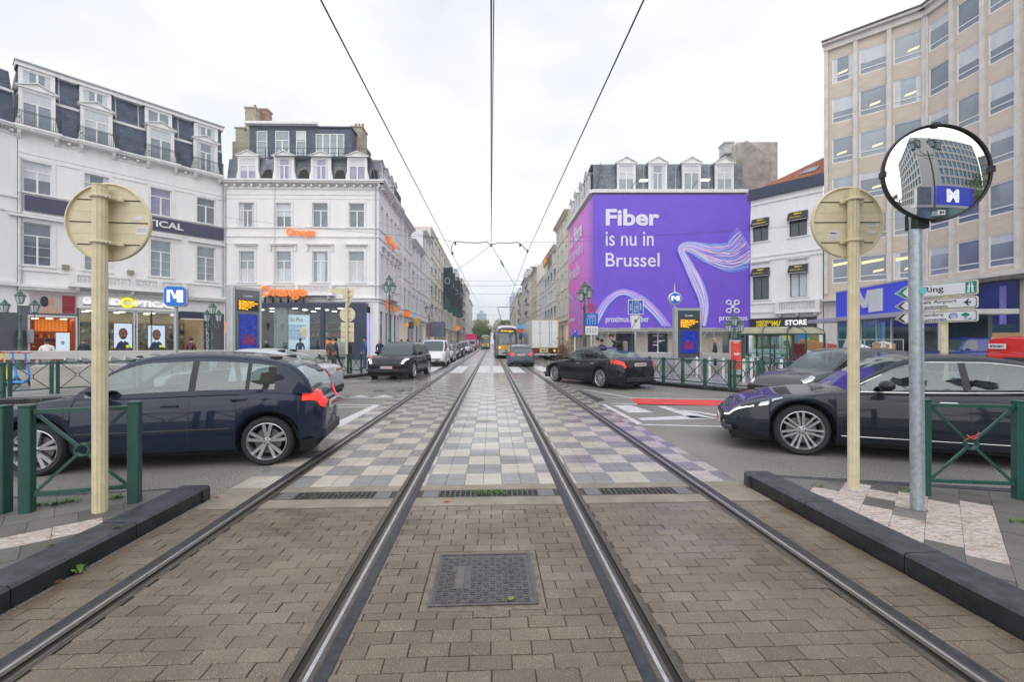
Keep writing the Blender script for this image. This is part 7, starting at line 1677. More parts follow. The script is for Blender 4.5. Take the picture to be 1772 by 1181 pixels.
sl('Ring', 1599, 1633, 0, .24, .78, bold=.012); sl('Brussels Airport', 1573, 1656, 1, .46, .86, bold=.006); sl('Zaventem', 1593, 1640, 1, .14, .42, bold=.006); sl('La Cambre', 1577, 1633, 2, .56, .86, bold=.006); sl('Ter Kameren', 1573, 1638, 2, .14, .44, bold=.006)
b = B(); x0, x1 = fx(1671), fx(1689); za, zb = zs[1] + .03, zs[0] - .03; b.box(x0, x1, -.0065, -.0041, za, zb, SG); xm = (x0 + x1) / 2; hh_ = zb - za
b.prism([(x0 + .02, za + .01), (xm - .012, za + .01), (xm - .008, zb - .015), (xm - .022, zb - .015)], -.008, -.0066, SWH, 'y'); b.prism([(x1 - .02, za + .01), (xm + .012, za + .01), (xm + .008, zb - .015), (xm + .022, zb - .015)], -.008, -.0066, SWH, 'y'); b.box(x0 + .02, x1 - .02, -.0095, -.0081, za + hh_ * .55, za + hh_ * .64, SWH)
zp = (zs[2] + zs[3]) / 2; xp0, xp1 = fx(1666), fx(1680); b.prism([(xp0, zp), (xp0 + .03, zp + .012), (xp1, zp + .009), (xp1, zp - .009), (xp0 + .03, zp - .012)], -.0065, -.0041, INK, 'y'); xq = (xp0 + xp1) / 2
for s in (-1, 1): b.prism([(xq - .03, zp), (xq + .02, zp + s * .065), (xq + .035, zp + s * .065), (xq + .012, zp)], -.0068, -.0041, INK, 'y')
b.prism([(xp1 - .012, zp - .025), (xp1, zp - .025), (xp1, zp + .025), (xp1 - .012, zp + .025)], -.0068, -.0041, INK, 'y')
zq = (zs[4] + zs[5]) / 2; xa = fx(1650); b.tube([(xa + .055 * math.cos(t), -.008, zq + .055 * math.sin(t)) for t in [-.5 + k * .38 for k in range(13)]], .009, BLUES, 4); b.tube([(xa + .025 * math.cos(t), -.008, zq + .025 * math.sin(t)) for t in [k * .63 for k in range(10)]], .003, BLUES, 4, True); b.box(xa - .01, xa + .012, -.0105, -.0041, zq - .07, zq - .05, YELLOW)
xt = fx(1671); [b.ball((xt + dx, -.006, zq + .02 + dz), .03, SG, 8, 1, .12, .8) for dx, dz in ((-.03, 0), (0, .015), (.03, 0), (.0, -.01))]; b.box(xt - .012, xt - .002, -.0085, -.0041, zq - .06, zq, SG); b.box(xt + .008, xt + .016, -.0085, -.0041, zq - .06, zq, SG); b.ball((xt + .06, -.006, zq - .055), .03, BLUES, 8, 1, .1, .35); b.build('pictogram', ds)
b = B()
for p in (1630,): b.cyl((fx(p), .08, .1), (fx(p), .08, zs[0] - .02), .055, BEIGE, n=14)
for z in ((zs[0] + zs[1]) / 2, (zs[2] + zs[3]) / 2, (zs[4] + zs[5]) / 2): b.box(fx(1630) - .08, fx(1630) + .08, .028, .06, z - .02, z + .02, SEC)
b.build('post', ds, smooth=40)
# beige sign cluster seen from behind
Y = 22.0; o = thing('traffic_sign_cluster', 'beige backs of an arrow, triangle, disc and plate on one pole by the phone shop', 'traffic signs', ppl(600, Y), -ALPHA); s_ = Y / FPX; zz = lambda py: Zat(py, Y) - .14; xx = lambda px: (px - 600) * s_
b = B(); b.cyl((0, 0, 0), (0, 0, zz(498)), .06, BEIGE, n=12); b.build('pole', o, smooth=40)
b = B(); b.prism([(xx(571), zz(499.5)), (xx(611.6), zz(499)), (xx(611.6), zz(508)), (xx(588), zz(508)), (xx(571), zz(506))], .07, .10, SEC, 'y'); b.build('arrow_plate', o)
b = B(); b.prism([(xx(589.5), zz(509)), (xx(611.8), zz(509)), (xx(603), zz(530)), (xx(601), zz(530))], .07, .10, SEC, 'y'); b.build('triangle_plate', o)
b = B(); b.prism([(xx(600.3) + 13.4 * s_ * math.cos(t), zz(544.6) + 13.1 * s_ * math.sin(t)) for t in [k * .2244 for k in range(28)]], .07, .10, SEC, 'y'); b.build('disc_plate', o)
b = B(); b.prism([(xx(589), zz(558.5)), (xx(611.4), zz(558.5)), (xx(611.4), zz(592)), (xx(589), zz(592))], .07, .10, SEC, 'y'); b.box(xx(591), xx(596), .065, .0699, zz(562), zz(560), STK); b.build('rectangular_plate', o)
b = B()
for py in (504, 514, 520, 537, 551, 563, 574, 587): b.box(-.12, .12, -.02, .069, zz(py) - .02, zz(py) + .02, BEIGE)
for py in (503, 514, 538, 551, 566, 575, 584): b.box(xx(590), xx(611), .062, .0699, zz(py) - .008, zz(py) + .004, BLKL) if py > 560 else b.box(-.2, .2, .062, .0699, zz(py) - .008, zz(py) + .004, BLKL)
b.build('clamp', o)
# metro M box on a pole (left)
Y = 19.0; o = thing('metro_sign', 'blue box with a white M on a pole before the optician', 'metro sign', ppl(305, Y), -ALPHA + rad(22)); s_ = Y / FPX; zz = lambda py: Zat(py, Y) - .14
b = B(); b.cyl((0, 0, 0), (0, 0, zz(530)), .07, GALV, n=12); b.build('pole', o, smooth=40)
b = B(); hw_ = .40; z0, z1 = zz(531), zz(496); c = .12; oct_ = [(-hw_ + c, z0), (hw_ - c, z0), (hw_, z0 + c), (hw_, z1 - c), (hw_ - c, z1), (-hw_ + c, z1), (-hw_, z1 - c), (-hw_, z0 + c)]
b.prism(oct_, -.16, .16, METALG, 'y'); b.prism([(x * .95, z0 + (z - z0) * .95 + .02) for x, z in oct_], -.175, -.161, M('metro_blue', (.01, .16, .62), .35, var=.04, emit=.1), 'y'); b.build('sign_box', o)
def mlogo(par, cx, cz, w, h, y, nm='letter_m'):
    b = B(); x0 = cx - w / 2; z0 = cz - h / 2
    for poly in ([(0, 0), (.2, 0), (.2, 1), (0, 1)], [(.2, 1), (.42, .3), (.58, .3), (.35, 1)][:4], [(.44, .3), (.58, .3), (.74, 1), (.62, 1)], [(.62, 0), (1, 0), (1, 1), (.62, 1)]): b.prism([(x0 + a * w, z0 + c * h) for a, c in poly], y - .012, y, LETW, 'y')
    return b.build(nm, par)
mlogo(o, 0, (z0 + z1) / 2, .56, .5, -.176)
# round metro sign (right)
Y = 20.6; o = thing('metro_sign', 'round blue M sign on a spiked pole left of the tall information totem', 'metro sign', ppl(1167.5, Y), -ALPHA); zz = lambda py: Zat(py, Y) - .14; s_ = Y / FPX
b = B(); b.cyl((0, 0, 0), (0, 0, zz(505)), .045, GALV, n=10); b.cyl((0, 0, zz(505)), (0, 0, zz(490)), .045, GALV, r1=.01, n=10); b.build('pole', o, smooth=40)
b = B(); b.lathe([(.001, -.1), (.25, -.1), (.29, -.08), (.29, .08), (.001, .08)], METALG, 28, (0, 0, zz(517)), 'y'); b.lathe([(.001, -.108), (.235, -.108), (.24, -.1)], M('metro_blue', (0, 0, 0)), 28, (0, 0, zz(517)), 'y'); b.build('sign_disc', o, smooth=30); mlogo(o, 0, zz(517), .36, .22, -.109)
# information totems
def totem(lab, base, rz, W_, D_, H_, head, grp='information totems'):
    o = thing('information_totem', lab, 'information totem', base, rz, grp); b = B(); b.bbox(-W_ / 2, -W_ / 2 + .16, 0, D_, 0, H_, METALG, .03); b.bbox(W_ / 2 - .10, W_ / 2, 0, D_, 0, H_, METALG, .03); b.box(-W_ / 2 + .161, W_ / 2 - .101, .02, D_ - .02, H_ - .12, H_ - .01, METALG); b.box(-W_ / 2 + .161, W_ / 2 - .101, .04, D_ - .04, .05, H_ * .26, METALG); b.build('frame', o)
    TF = M('totem_face', (.07, .085, .10), .12, var=.15, scale=1, spec=1); b = B(); b.box(-W_ / 2 + .162, W_ / 2 - .102, .01, D_ - .05, H_ * .262, H_ - .121, TF); b.build('face', o)
    t = text(head, WHITEP, .34, .075, o, (-.14, .008, H_ - .38), bold=.02)
    ad = B(); x0, x1 = -W_ / 2 + .22, W_ / 2 - .16; z1 = H_ - .5; ad.box(x0, x1, -.004, .009, z1 - .42, z1, IRON); q = ad.build('departure_display', o); text('Via Flagey Legrand\nMontgomery Churchill\n92 Fort-Jaco 4 min\n93 Stade 7 min\n97 Dieweg', AMBER, x1 - x0 - .06, .36, q, (x0 + .03, -.006, z1 - .39), bold=.03, line=.95)
    pb = B(); x0 += .05; x1 -= .04; m = M('backlit_blue_poster', (.01, .03, .3), .3, var=.9, scale=7, emit=.16, emcol=(.03, .06, .6)); pb.box(x0, x1, -.006, .009, H_ * .33, z1 - .55, m); m2 = M('backlit_red_poster', (.3, .03, .05), .3, var=.8, scale=12, emit=.05); [pb.box(x0 + .06 * k, x0 + .06 * k + .04, -.008, -.0061, H_ * .38 + .05 * R(), H_ * .38 + .25 + .2 * R(), m2) for k in range(2, 10)]; pb.build('backlit_poster', o)
    pb = B(); pb.box(W_ / 2 - .085, W_ / 2 - .06, -.006, -.001, H_ * .34, H_ * .42, WHITEP) if W_ > 1 else None; pb.prism([(-.22, H_ * .24), (.22, H_ * .24), (.1, H_ * .18), (-.1, H_ * .18)], .02, .039, GREEN, 'y'); pb.build('speaker_grille', o); return o
Yt = 20.4; totem('wide information totem with amber departures in front of the purple sheet', ppl(1191.5, Yt), -ALPHA, 1.22, .35, Zat(533, Yt) - .14, 'Louise')
Yt = 17.5; totem('tall information totem seen obliquely left of the phone shop window', ppl(428, Yt), -ALPHA + rad(58), 1.15, .42, Zat(497, Yt) - .14, 'Louise')
# lane sign, parking signs
Y = 19.5; o = thing('lane_sign', 'square blue lane sign above a white plate with a black slash', 'traffic sign', ppl(1099.5, Y), -ALPHA); zz = lambda py: Zat(py, Y) - .14; s_ = Y / FPX
b = B(); b.cyl((0, 0, 0), (0, 0, zz(520)), .05, GALV, n=10); b.build('pole', o, smooth=40)
b = B(); z0, z1 = zz(544.5), zz(519); b.bbox(-.33, .33, -.06, -.04, z0, z1, STK, .01); b.box(-.30, .30, -.064, -.0601, z0 + .03, z1 - .03, BLUES)
for x in (-.13, .13): b.box(x - .008, x + .008, -.068, -.0641, z0 + .03, z1 - .03, STK)
for x, s in ((-.21, -1), (-.04, -1), (.05, 1), (.21, 1)): zc_ = (z0 + z1) / 2 - (.08 if abs(x) < .1 else 0); b.box(x - .012, x + .012, -.068, -.0641, zc_ - .14, zc_ + .14, STK); b.prism([(x - .035, zc_ + s * .09), (x + .035, zc_ + s * .09), (x, zc_ + s * .17)], -.069, -.0641, STK, 'y')
q = b.build('lane_plate', o); text('TRAM', STK, .16, .05, q, (-.08, -.0645, z1 - .11)); text('TAXI', STK, .16, .05, q, (-.08, -.0645, z1 - .20))
b = B(); z0, z1 = zz(570), zz(546); b.bbox(-.19, .19, -.06, -.04, z0, z1, STK, .008); b.bar((-.17, -.064, z0 + .03), (.17, -.064, z1 - .03), .006, .02, INK); b.box(-.06, .06, -.064, -.0601, (z0 + z1) / 2 - .0, (z0 + z1) / 2 + .12, CM('7a8088')); b.build('end_plate', o)
Y = 22.5; o = thing('parking_sign', 'no stopping disc above blue and white plates beside the right lantern post', 'traffic sign', ppl(1023.5, Y), -ALPHA); zz = lambda py: Zat(py, Y) - .14
b = B(); b.cyl((0, .0, 0), (0, 0, zz(527)), .04, BEIGE, n=10); b.build('pole', o, smooth=40)
b = B(); zc_ = zz(533); b.lathe([(.001, -.06), (.23, -.06), (.235, -.04), (.001, -.03)], REDS, 28, (0, 0, zc_), 'y'); b.lathe([(.001, -.064), (.17, -.064), (.17, -.06)], BLUES, 28, (0, 0, zc_), 'y'); [b.bar((-.13, -.067, zc_ - s * .13), (.13, -.067, zc_ + s * .13), .006, .045, REDS) for s in (-1, 1)]; b.build('no_stopping_disc', o)
b = B(); b.box(-.31, .31, -.06, -.04, zz(564), zz(542.5), BLUES); [b.box(-.2, .2, -.063, -.0601, zz(545.5 + 1.6 * k), zz(545 + 1.6 * k), STK) for k in range(4)]; [b.box(-.24 + .13 * i, -.19 + .13 * i, -.063, -.0601, zz(553.5 + 3.6 * k), zz(552 + 3.6 * k), STK) for k in range(3) for i in range(4)]; b.build('blue_plate', o)
b = B(); b.box(-.31, .31, -.06, -.04, zz(580), zz(565), STK); [b.box(-.24 + .13 * i, -.16 + .13 * i, -.063, -.0601, zz(570 + 3.2 * k), zz(568.8 + 3.2 * k), CM('50555c')) for k in range(3) for i in range(4)]; b.build('white_plate', o)
Y = 27; o = thing('parking_sign', 'small blue parking sign below the pink sheet', 'traffic sign', ppl(995, Y), -ALPHA); zz = lambda py: Zat(py, Y) - .14
b = B(); b.cyl((0, 0, 0), (0, 0, zz(583)), .04, BEIGE, n=8); b.build('pole', o); b = B(); b.box(-.13, .13, -.05, -.03, zz(583), zz(570.5), BLUES); q = b.build('plate', o); text('P', STK, .09, .13, q, (-.04, -.052, zz(576)), bold=.03)
# lantern posts
def lantern(o, x, y, z, s=1.0):
    b = B(); GLZ = M('lantern_glass', (.50, .55, .55), .15, var=.1, spec=1)
    b.lathe([(.07 * s, 0), (.10 * s, .02 * s), (.12 * s, .05 * s)], LGREEN, 6); b.lathe([(.115 * s, .05 * s), (.20 * s, .42 * s)], GLZ, 6)
    for k in range(6): a = 1.0472 * k; b.bar((.12 * s * math.cos(a), .12 * s * math.sin(a), .05 * s), (.205 * s * math.cos(a), .205 * s * math.sin(a), .42 * s), .02 * s, .02 * s, LGREEN)
    b.lathe([(.24 * s, .42 * s), (.25 * s, .45 * s), (.16 * s, .55 * s), (.10 * s, .57 * s), (.11 * s, .62 * s), (.05 * s, .68 * s), (.02 * s, .76 * s), (.001, .78 * s)], LGREEN, 6); b.build('lantern', o, loc=(x, y, z))
def lamp_post(lab, base, H_, heads, rz=0, s=1.0, grp='green lantern posts'):
    o = thing('lantern_post', lab, 'street lamp', base, rz - ALPHA, grp); b = B()
    b.lathe([(.22, 0), (.22, .25), (.17, .3), (.15, .7), (.18, .74), (.18, .8), (.11, .9), (.085, 1.6), (.11, 1.64), (.11, 1.7), (.075, 1.78), (.055, H_ - .5), (.08, H_ - .46), (.05, H_ - .4), (.045, H_)], LGREEN, 14); b.build('post', o, smooth=40)
    for dx, dz in heads:
        if dx:
            a = B(); a.tube([(0, 0, H_ - .35), (dx * .5, 0, H_ - .45 + dz * .5), (dx * .95, 0, H_ - .38 + dz), (dx, 0, H_ + dz)], .022, LGREEN, 6); a.tube([(0, 0, H_ - .7), (dx * .4, 0, H_ - .62), (dx * .6, 0, H_ - .45 + dz * .5)], .014, LGREEN, 5); a.build('bracket', o)
        lantern(o, dx, 0, H_ + dz, s)
    return o
Y = 25.0; lamp_post('green three lantern post before the optician near the left edge', ppl(35, Y), Zat(531, Y) - .14, [(0, .15), (-.85, -.35), (.8, -.35)], 0, 1.0)
Y = 27.0; lamp_post('green three lantern post between the optician and the phone shop', ppl(368, Y), Zat(549, Y) - .14, [(0, .15), (-.33, -.3), (.36, -.3)], 0, 1.0)
Y = 31.0; lamp_post('green triple lantern post at the white building corner behind the black sport utility car', ppl(674, Y), Zat(500, Y) - .14, [(-.02, .15), (-.22, -.25), (.24, -.30)], 0, 1.05)
Y = 23.0; lamp_post('green triple lantern post beside the no stopping disc', ppl(1011.5, Y), Zat(514, Y) - .14, [(.02, .1), (-.18, -.25), (.22, -.1)], 0, .95)
Y = 19.4; lamp_post('green triple lantern post rising beside the bus shelter roof', ppl(1271, Y), Zat(567, Y) - .14, [(0, .05), (-.26, -.22), (.27, -.2)], 0, .75)
Y = 46.0; lamp_post('distant lantern post along the left side of the avenue', ppl(742.5, Y), Zat(540, Y) - .14, [(-.25, 0), (.25, 0)], 0, .9)
q = C2W(5.0, -1.6, 0); lp = lamp_post('lantern post behind the camera reflected in the round mirror', Vector((6.3, -3.2, .1)), 7.0, [(-.9, .1), (.9, .1), (-.5, .3), (.5, .3)], 0, 1.3)
# bus shelters with curved roofs
SHR = M('shelter_roof', (.32, .30, .20), .5, var=.25, scale=2); 
def shelter(lab, pa, pb, d=1.9, poster=False):
    f = Fr(pa, pb); W = f.L; o = thing('bus_shelter', lab, 'shelter', f.o + Vector((0, 0, .14)), f.rz, 'green bus shelters'); z = 1.86; b = B(); n = 10
    rows = [[(x, d * (.5 - .5 * math.cos(math.pi * k / n)), z + .34 * math.sin(math.pi * k / n)) for k in range(n + 1)] for x in (0, W)]
    b.grid(rows, SHR); b.grid([[(x, y, z_ - .04) for x, y, z_ in r_] for r_ in rows], SHR); b.build('roof', o, smooth=60)
    b = B()
    for i in range(3):
        x = W * i / 2; b.tube([(x, d * (.5 - .5 * math.cos(math.pi * k / n)), z + .35 * math.sin(math.pi * k / n)) for k in range(n + 1)], .025, GREEN, 6); b.bar((x, .02, 0), (x, .02, z + .02), .05, .05, GREEN); b.bar((x, d - .02, 0), (x, d - .02, z + .02), .05, .05, GREEN)
    for y in (0, d): b.bar((0, y, z), (W, y, z), .05, .06, GREEN)
    b.build('frame', o); b = B(); b.box(.05, W - .05, d - .03, d - .02, .4, z - .1, SHOPG); b.build('glass_wall', o); return o
shelter('green framed shelter with arched roof behind the red poster', ((1279 - CX) / FPX * 21.0, 21.0), ((1362 - CX) / FPX * 19.8, 19.8)); shelter('second arched green shelter nearer the office block', ((1363 - CX) / FPX * 20.2, 20.2), ((1428 - CX) / FPX * 20.6, 20.6))
Y = 17.4; o = thing('poster_panel', 'upright red illuminated poster panel on a green post', 'poster panel', ppl(1273, Y), -ALPHA + rad(8)); zz = lambda py: Zat(py, Y) - .14; b = B(); b.bbox(-.26, .22, -.05, .05, .25, zz(589), METALG, .02); b.bbox(.225, .36, -.06, .06, 0, zz(585), GREEN, .01); b.build('frame', o)
b = B(); b.box(-.24, .20, -.056, -.0501, .45, zz(591), M('red_orange_poster', (.60, .07, .06), .35, var=.55, scale=3, emit=.12)); b.box(-.1, .12, -.06, -.0561, 1.0, 1.08, STK); b.build('poster', o); text('Sale', STK, .22, .12, o, (-.13, -.057, 1.45))
# metro stair parapets
PARM = M('parapet_metal', (.47, .46, .45), .5, .15, var=.12, scale=1.2)
def parapet(lab, pa, pb, ztop, h, d=1.2, posts=6):
    f = Fr(pa, pb); W = f.L; o = thing('stair_parapet', lab, 'parapet', f.o, f.rz); b = B(); b.bbox(0, W, 0, .16, ztop - h, ztop, PARM, .02); b.build('handrail', o); b = B()
    for i in range(posts + 1): x = W * i / posts; b.bbox(x - .05, x + .05, .03, .13, .1, ztop - h, PARM, .01)
    b.box(0, W, .25, .3, .14, .5, CONC); b.build('post', o); return o
parapet('long grey metal parapet of the metro stairs before the optician', (-21.0, 17.5), (-8.7, 21.3), Zat(606, 20.5), .34)
parapet('grey parapet of the metro stairs behind the black saloon and totem', ((1030 - CX) / FPX * 24, 24), ((1262 - CX) / FPX * 21.5, 21.5), Zat(611, 22.5), .26); 
o = thing('concrete_block', 'long low concrete block behind the green barriers on the left', 'concrete block', at(52, 672), math.atan2((at(288, 664) - at(52, 672)).y, (at(288, 664) - at(52, 672)).x)); b = B(); Lc = (at(288, 664) - at(52, 672)).length; b.bbox(0, Lc, 0, .5, 0, .72, CONC, .03); b.build('block', o)
b = B()
for k in range(12): b.bar((Lc * .1 + k * .42, 1.6, .9), (Lc * .1 + k * .42 + .9, 3.0, .25), .05, .12, METALG)
e_ = b.build('escalator_balustrade', o)
# far street signs and screens
Y = 34.0; o = thing('street_screen', 'dark blue square screen on a post beside the avenue', 'screen', ppl(757, Y), -ALPHA); zz = lambda py: Zat(py, Y) - .14; b = B(); b.bbox(-.55, .55, 0, .25, zz(583.5), zz(557), M('screen_navy', (.015, .02, .07), .2, var=.3, spec=1), .03); b.box(-.85, -.56, .05, .2, zz(583), zz(560), M('screen_brown', (.12, .07, .06), .4, var=.3)); b.build('panel', o); b = B(); b.cyl((-.3, .12, 0), (-.3, .12, zz(583)), .05, METALG, n=8); b.build('post', o)
for px, Yp, y0, y1, w, m, lb in ((721, 38, 551, 565, .62, CM('9a8440'), 'olive square shop sign standing off the left house fronts'), (711, 36, 557, 569, .38, CM('0a4040'), 'dark green small sign left of the olive shop sign'), (707.5, 40, 559, 565, .5, ORANGE, 'small orange hanging shop sign further along the left side')):
    o = thing('hanging_sign', lb, 'shop sign', ppl(px, Yp), -ALPHA); b = B(); b.bbox(-w / 2, w / 2, 0, .12, Zat(y1, Yp) - .14, Zat(y0, Yp) - .14, m, .01); b.build('panel', o); b = B(); b.cyl((0, .06, 0), (0, .06, Zat(y1, Yp) - .14), .03, IRON, n=6); b.build('post', o)
o = thing('street_sign', 'orange round sign hanging along the left side of the avenue', 'shop sign', ppl(792, 60), -ALPHA); b = B(); b.lathe([(.001, 0), (.28, 0), (.28, .1), (.001, .1)], ORANGE, 20, (0, 0, Zat(568, 60) - .14), 'y'); b.build('disc', o); b = B(); b.cyl((0, .05, 0), (0, .05, 3.0), .04, IRON, n=6); b.build('post', o)
o = thing('street_sign', 'pale blue and red signs on a post between the tram and the lorry', 'traffic sign', ppl(902.5, 40), -ALPHA); b = B(); b.box(-.28, .28, 0, .05, Zat(569, 40) - .14, Zat(562, 40) - .14, CM('5aa0d0')); b.box(-.2, .2, -.01, .04, Zat(576, 40) - .14, Zat(570.5, 40) - .14, CM('d84a20')); b.box(.05, .25, 0, .05, Zat(584, 40) - .14, Zat(577, 40) - .14, BLUES); b.build('plate', o); b = B(); b.cyl((0, .08, 0), (0, .08, Zat(565, 40)), .04, IRON, n=6); b.build('post', o)
# planter
Y = 33.0; o = thing('planter', 'brown planter with a reddish shrub between the lorry and the scaffold', 'planter', ppl(975, Y), 0); b = B(); b.bbox(-.5, .5, -.4, .4, 0, .6, CM('3a2420'), .03); b.build('box', o); b = B()
RB = M('red_leaf', (.20, .06, .04), .7, var=.5, scale=30); RG = M('dull_green_leaf', (.07, .10, .03), .7, var=.4, scale=30)
for _ in range(500):
    p = Vector((random.gauss(0, .28), random.gauss(0, .25), .62 + abs(random.gauss(.35, .38)))); d = Vector((R() - .5, R() - .5, R() - .5)).normalized() * .07; e = d.orthogonal().normalized() * .035; b.poly([p - d, p + e, p + d, p - e], RB if R() < .65 else RG)
b.build('shrub', o)
# rubbish heap behind mesh fence
Y = 22.0; o = thing('rubbish_cage', 'steel mesh cage heaped with cardboard and rubbish bags by the metro pavilion', 'rubbish cage', ppl(1490, Y), -ALPHA + rad(-10)); b = B(); 
for i in range(5): x = -1.5 + 3.3 * i / 4; b.cyl((x, 0, 0), (x, 0, 1.62), .02, METALG, n=6)
for z in (.1, .8, 1.62): b.cyl((-1.5, 0, z), (1.8, 0, z), .015, METALG, n=6)
for i in range(34): x = -1.5 + .1 * i; b.box(x, x + .004, -.002, .002, .1, 1.6, METALG)
b.build('mesh_fence', o); cm = [CM('a98058'), CM('c8c8cc'), CM('d8dade'), CM('3d5fa8'), CM('b04a48'), CM('c2a27c'), CM('8a8f98')]
for k in range(22):
    b = B(); w, h, d = .25 + .5 * R(), .15 + .35 * R(), .3 + .3 * R(); b.bbox(-w / 2, w / 2, -d / 2, d / 2, 0, h, random.choice(cm[:3] if w > .5 else cm), .02)
    b.build('rubbish', o, loc=(-1.3 + 2.9 * R(), .35 + .5 * R(), .2 + 1.0 * R() ** .7), rot=((R() - .5) * .9, (R() - .5) * .9, R() * 3))
b = B(); b.bbox(-.55, .5, -.1, .4, 0, .5, cm[0], .02); b.build('cardboard_box', o, loc=(-1.9, .4, 1.05), rot=(.1, .15, .2)); b = B(); b.bbox(-.3, .3, -.3, .3, 0, 1.3, CM('6a1420'), .03); b.build('red_bin', o, loc=(-2.6, .5, .14))
o = thing('mesh_fence', 'light steel mesh fence panel in front of the red van', 'fence', ppl(1716, 20.5), -ALPHA + rad(-20)); b = B(); [b.cyl((x, 0, 0), (x, 0, 1.7), .02, METALG, n=6) for x in (0, .08, 2.4)]; [b.cyl((0, 0, z), (2.4, 0, z), .015, METALG, n=6) for z in (.15, .85, 1.65)]; b.build('frame', o)
o = thing('hoarding_board', 'plywood board leaning behind the blue van', 'board', ppl(1702, 27), -ALPHA + rad(-30)); b = B(); b.box(-1.4, 1.6, 0, .05, .1, 2.05, CM('b08a5c')); b.build('panel', o)
# bicycles
def bicycle(lab, base, rz, fc, grp='bicycles parked by the shelters'):
    o = thing('bicycle', lab, 'bicycle', base, rz, grp); r = .34
    for x in (-.52, .52):
        b = B(); b.tube([(r * math.cos(k * .2618), 0, r * math.sin(k * .2618)) for k in range(24)], .018, BLACKR, 6, True); [b.bar((0, 0, 0), (r * math.cos(k * .5236), 0, r * math.sin(k * .5236)), .004, .004, METALG) for k in range(12)]; b.build('wheel', o, loc=(x, 0, r))
    b = B(); H_, S2_, BB, RA, FA = (.36, 0, .88), (-.18, 0, .86), (-.08, 0, .30), (-.52, 0, r), (.52, 0, r)
    for a, c in ((H_, S2_), (H_, BB), (S2_, BB), (BB, RA), (S2_, RA), (H_, FA), (H_, (.33, 0, 1.0))): b.cyl(a, c, .016, fc, n=6)
    b.build('frame', o); b = B(); b.tube([(.25, -.28, 1.0), (.34, -.2, 1.02), (.34, .2, 1.02), (.25, .28, 1.0)], .012, IRON, 6); b.build('handlebar', o)
    b = B(); b.ball((-.2, 0, .95), .13, BLACKR, 8, 1, .5, .3); b.cyl((-.18, 0, .84), (-.2, 0, .95), .013, METALG, n=6); b.build('saddle', o); b = B(); b.lathe([(.09, -.01), (.09, .01), (.001, .01)], METALG, 12, (-.08, 0, .3), 'y'); b.bar((-.08, -.08, .3), (.03, -.08, .16), .015, .02, IRON); b.bar((-.08, .08, .3), (-.19, .08, .44), .015, .02, IRON); b.build('crank', o); return o
MINT = CM('6ec4b0'); bx = [(1292, 19.2, 95, MINT, 'mint green bicycle nearest the red poster'), (1308, 19.0, 78, CM('dfe3e4'), 'white bicycle second from the red poster'), (1330, 18.6, 100, CM('30343a'), 'dark bicycle in the middle of the parked row'), (1350, 18.4, 84, CM('4a6ea8'), 'blue bicycle fourth from the red poster'), (1371, 18.0, 97, CM('7a2a30'), 'dark red bicycle near the bonnet of the crossover'), (1392, 17.9, 80, CM('2d4038'), 'last dark green bicycle half behind the crossover')]
for p, Y, a, m, lb in bx: bicycle(lb, ppl(p, Y), rad(a), m)
bicycle('bicycle leaning on the metro stair parapet by the optician', ppl(253, 17.0), rad(60), CM('c0c4c8'), None)
def scooter(lab, base, rz, c1):
    o = thing('electric_scooter', lab, 'scooter', base, rz, 'electric scooters at the left edge'); LBm = c1
    for x in (-.45, .45): b = B(); b.lathe([(.06, -.03), (.12, -.03), (.13, 0), (.12, .03), (.06, .03)], BLACKR, 18, axis='y'); b.build('wheel', o, loc=(x, 0, .13))
    b = B(); b.bbox(-.42, .28, -.08, .08, .13, .19, LBm, .02); b.bar((.28, 0, .17), (.42, 0, .32), .10, .06, LBm); b.build('deck', o); b = B(); b.cyl((.45, 0, .15), (.32, 0, .55), .035, LBm, n=10); b.cyl((.32, 0, .55), (.20, 0, 1.12), .028, LBm, n=10); b.bar((.29, -.031, .7), (.24, -.031, .95), .01, .05, REDS); b.build('stem', o)
    b = B(); b.tube([(.14, -.26, 1.15), (.20, -.1, 1.13), (.20, .1, 1.13), (.14, .26, 1.15)], .016, REDS, 6); b.cyl((.14, -.26, 1.15), (.13, -.36, 1.15), .02, IRON, n=8); b.build('handlebar', o); return o
SB = M('scooter_blue', (.03, .28, .75), .35, var=.05)
scooter('bright blue electric scooter closest to the left barrier', ppl(34, 15.2), rad(-8), SB); scooter('second bright blue electric scooter behind the first', ppl(14, 15.9), rad(-15), SB); scooter('yellow electric scooter cut by the left edge', ppl(-8, 15.3), rad(5), YELLOW)
# white bollards
for i, (p, Y, lb) in enumerate(((1206, 19.5, 'white bollard right of the totem foot'), (1228, 18.9, 'white bollard second from the totem'), (1252, 18.0, 'white bollard before the red poster'), (1287, 16.8, 'white bollard right of the red poster'), (1300, 17.6, 'white bollard among the bicycles'), (1352, 16.4, 'white bollard at the end of the bicycle row'))):
    o = thing('bollard', lb, 'bollard', ppl(p, Y), 0, 'white bollards'); b = B(); b.lathe([(.05, 0), (.05, .82), (.035, .87), (.001, .88)], STK, 12); b.build('shaft', o, smooth=40); b = B(); b.lathe([(.056, .68), (.056, .76)], METALG, 12); b.build('band', o)
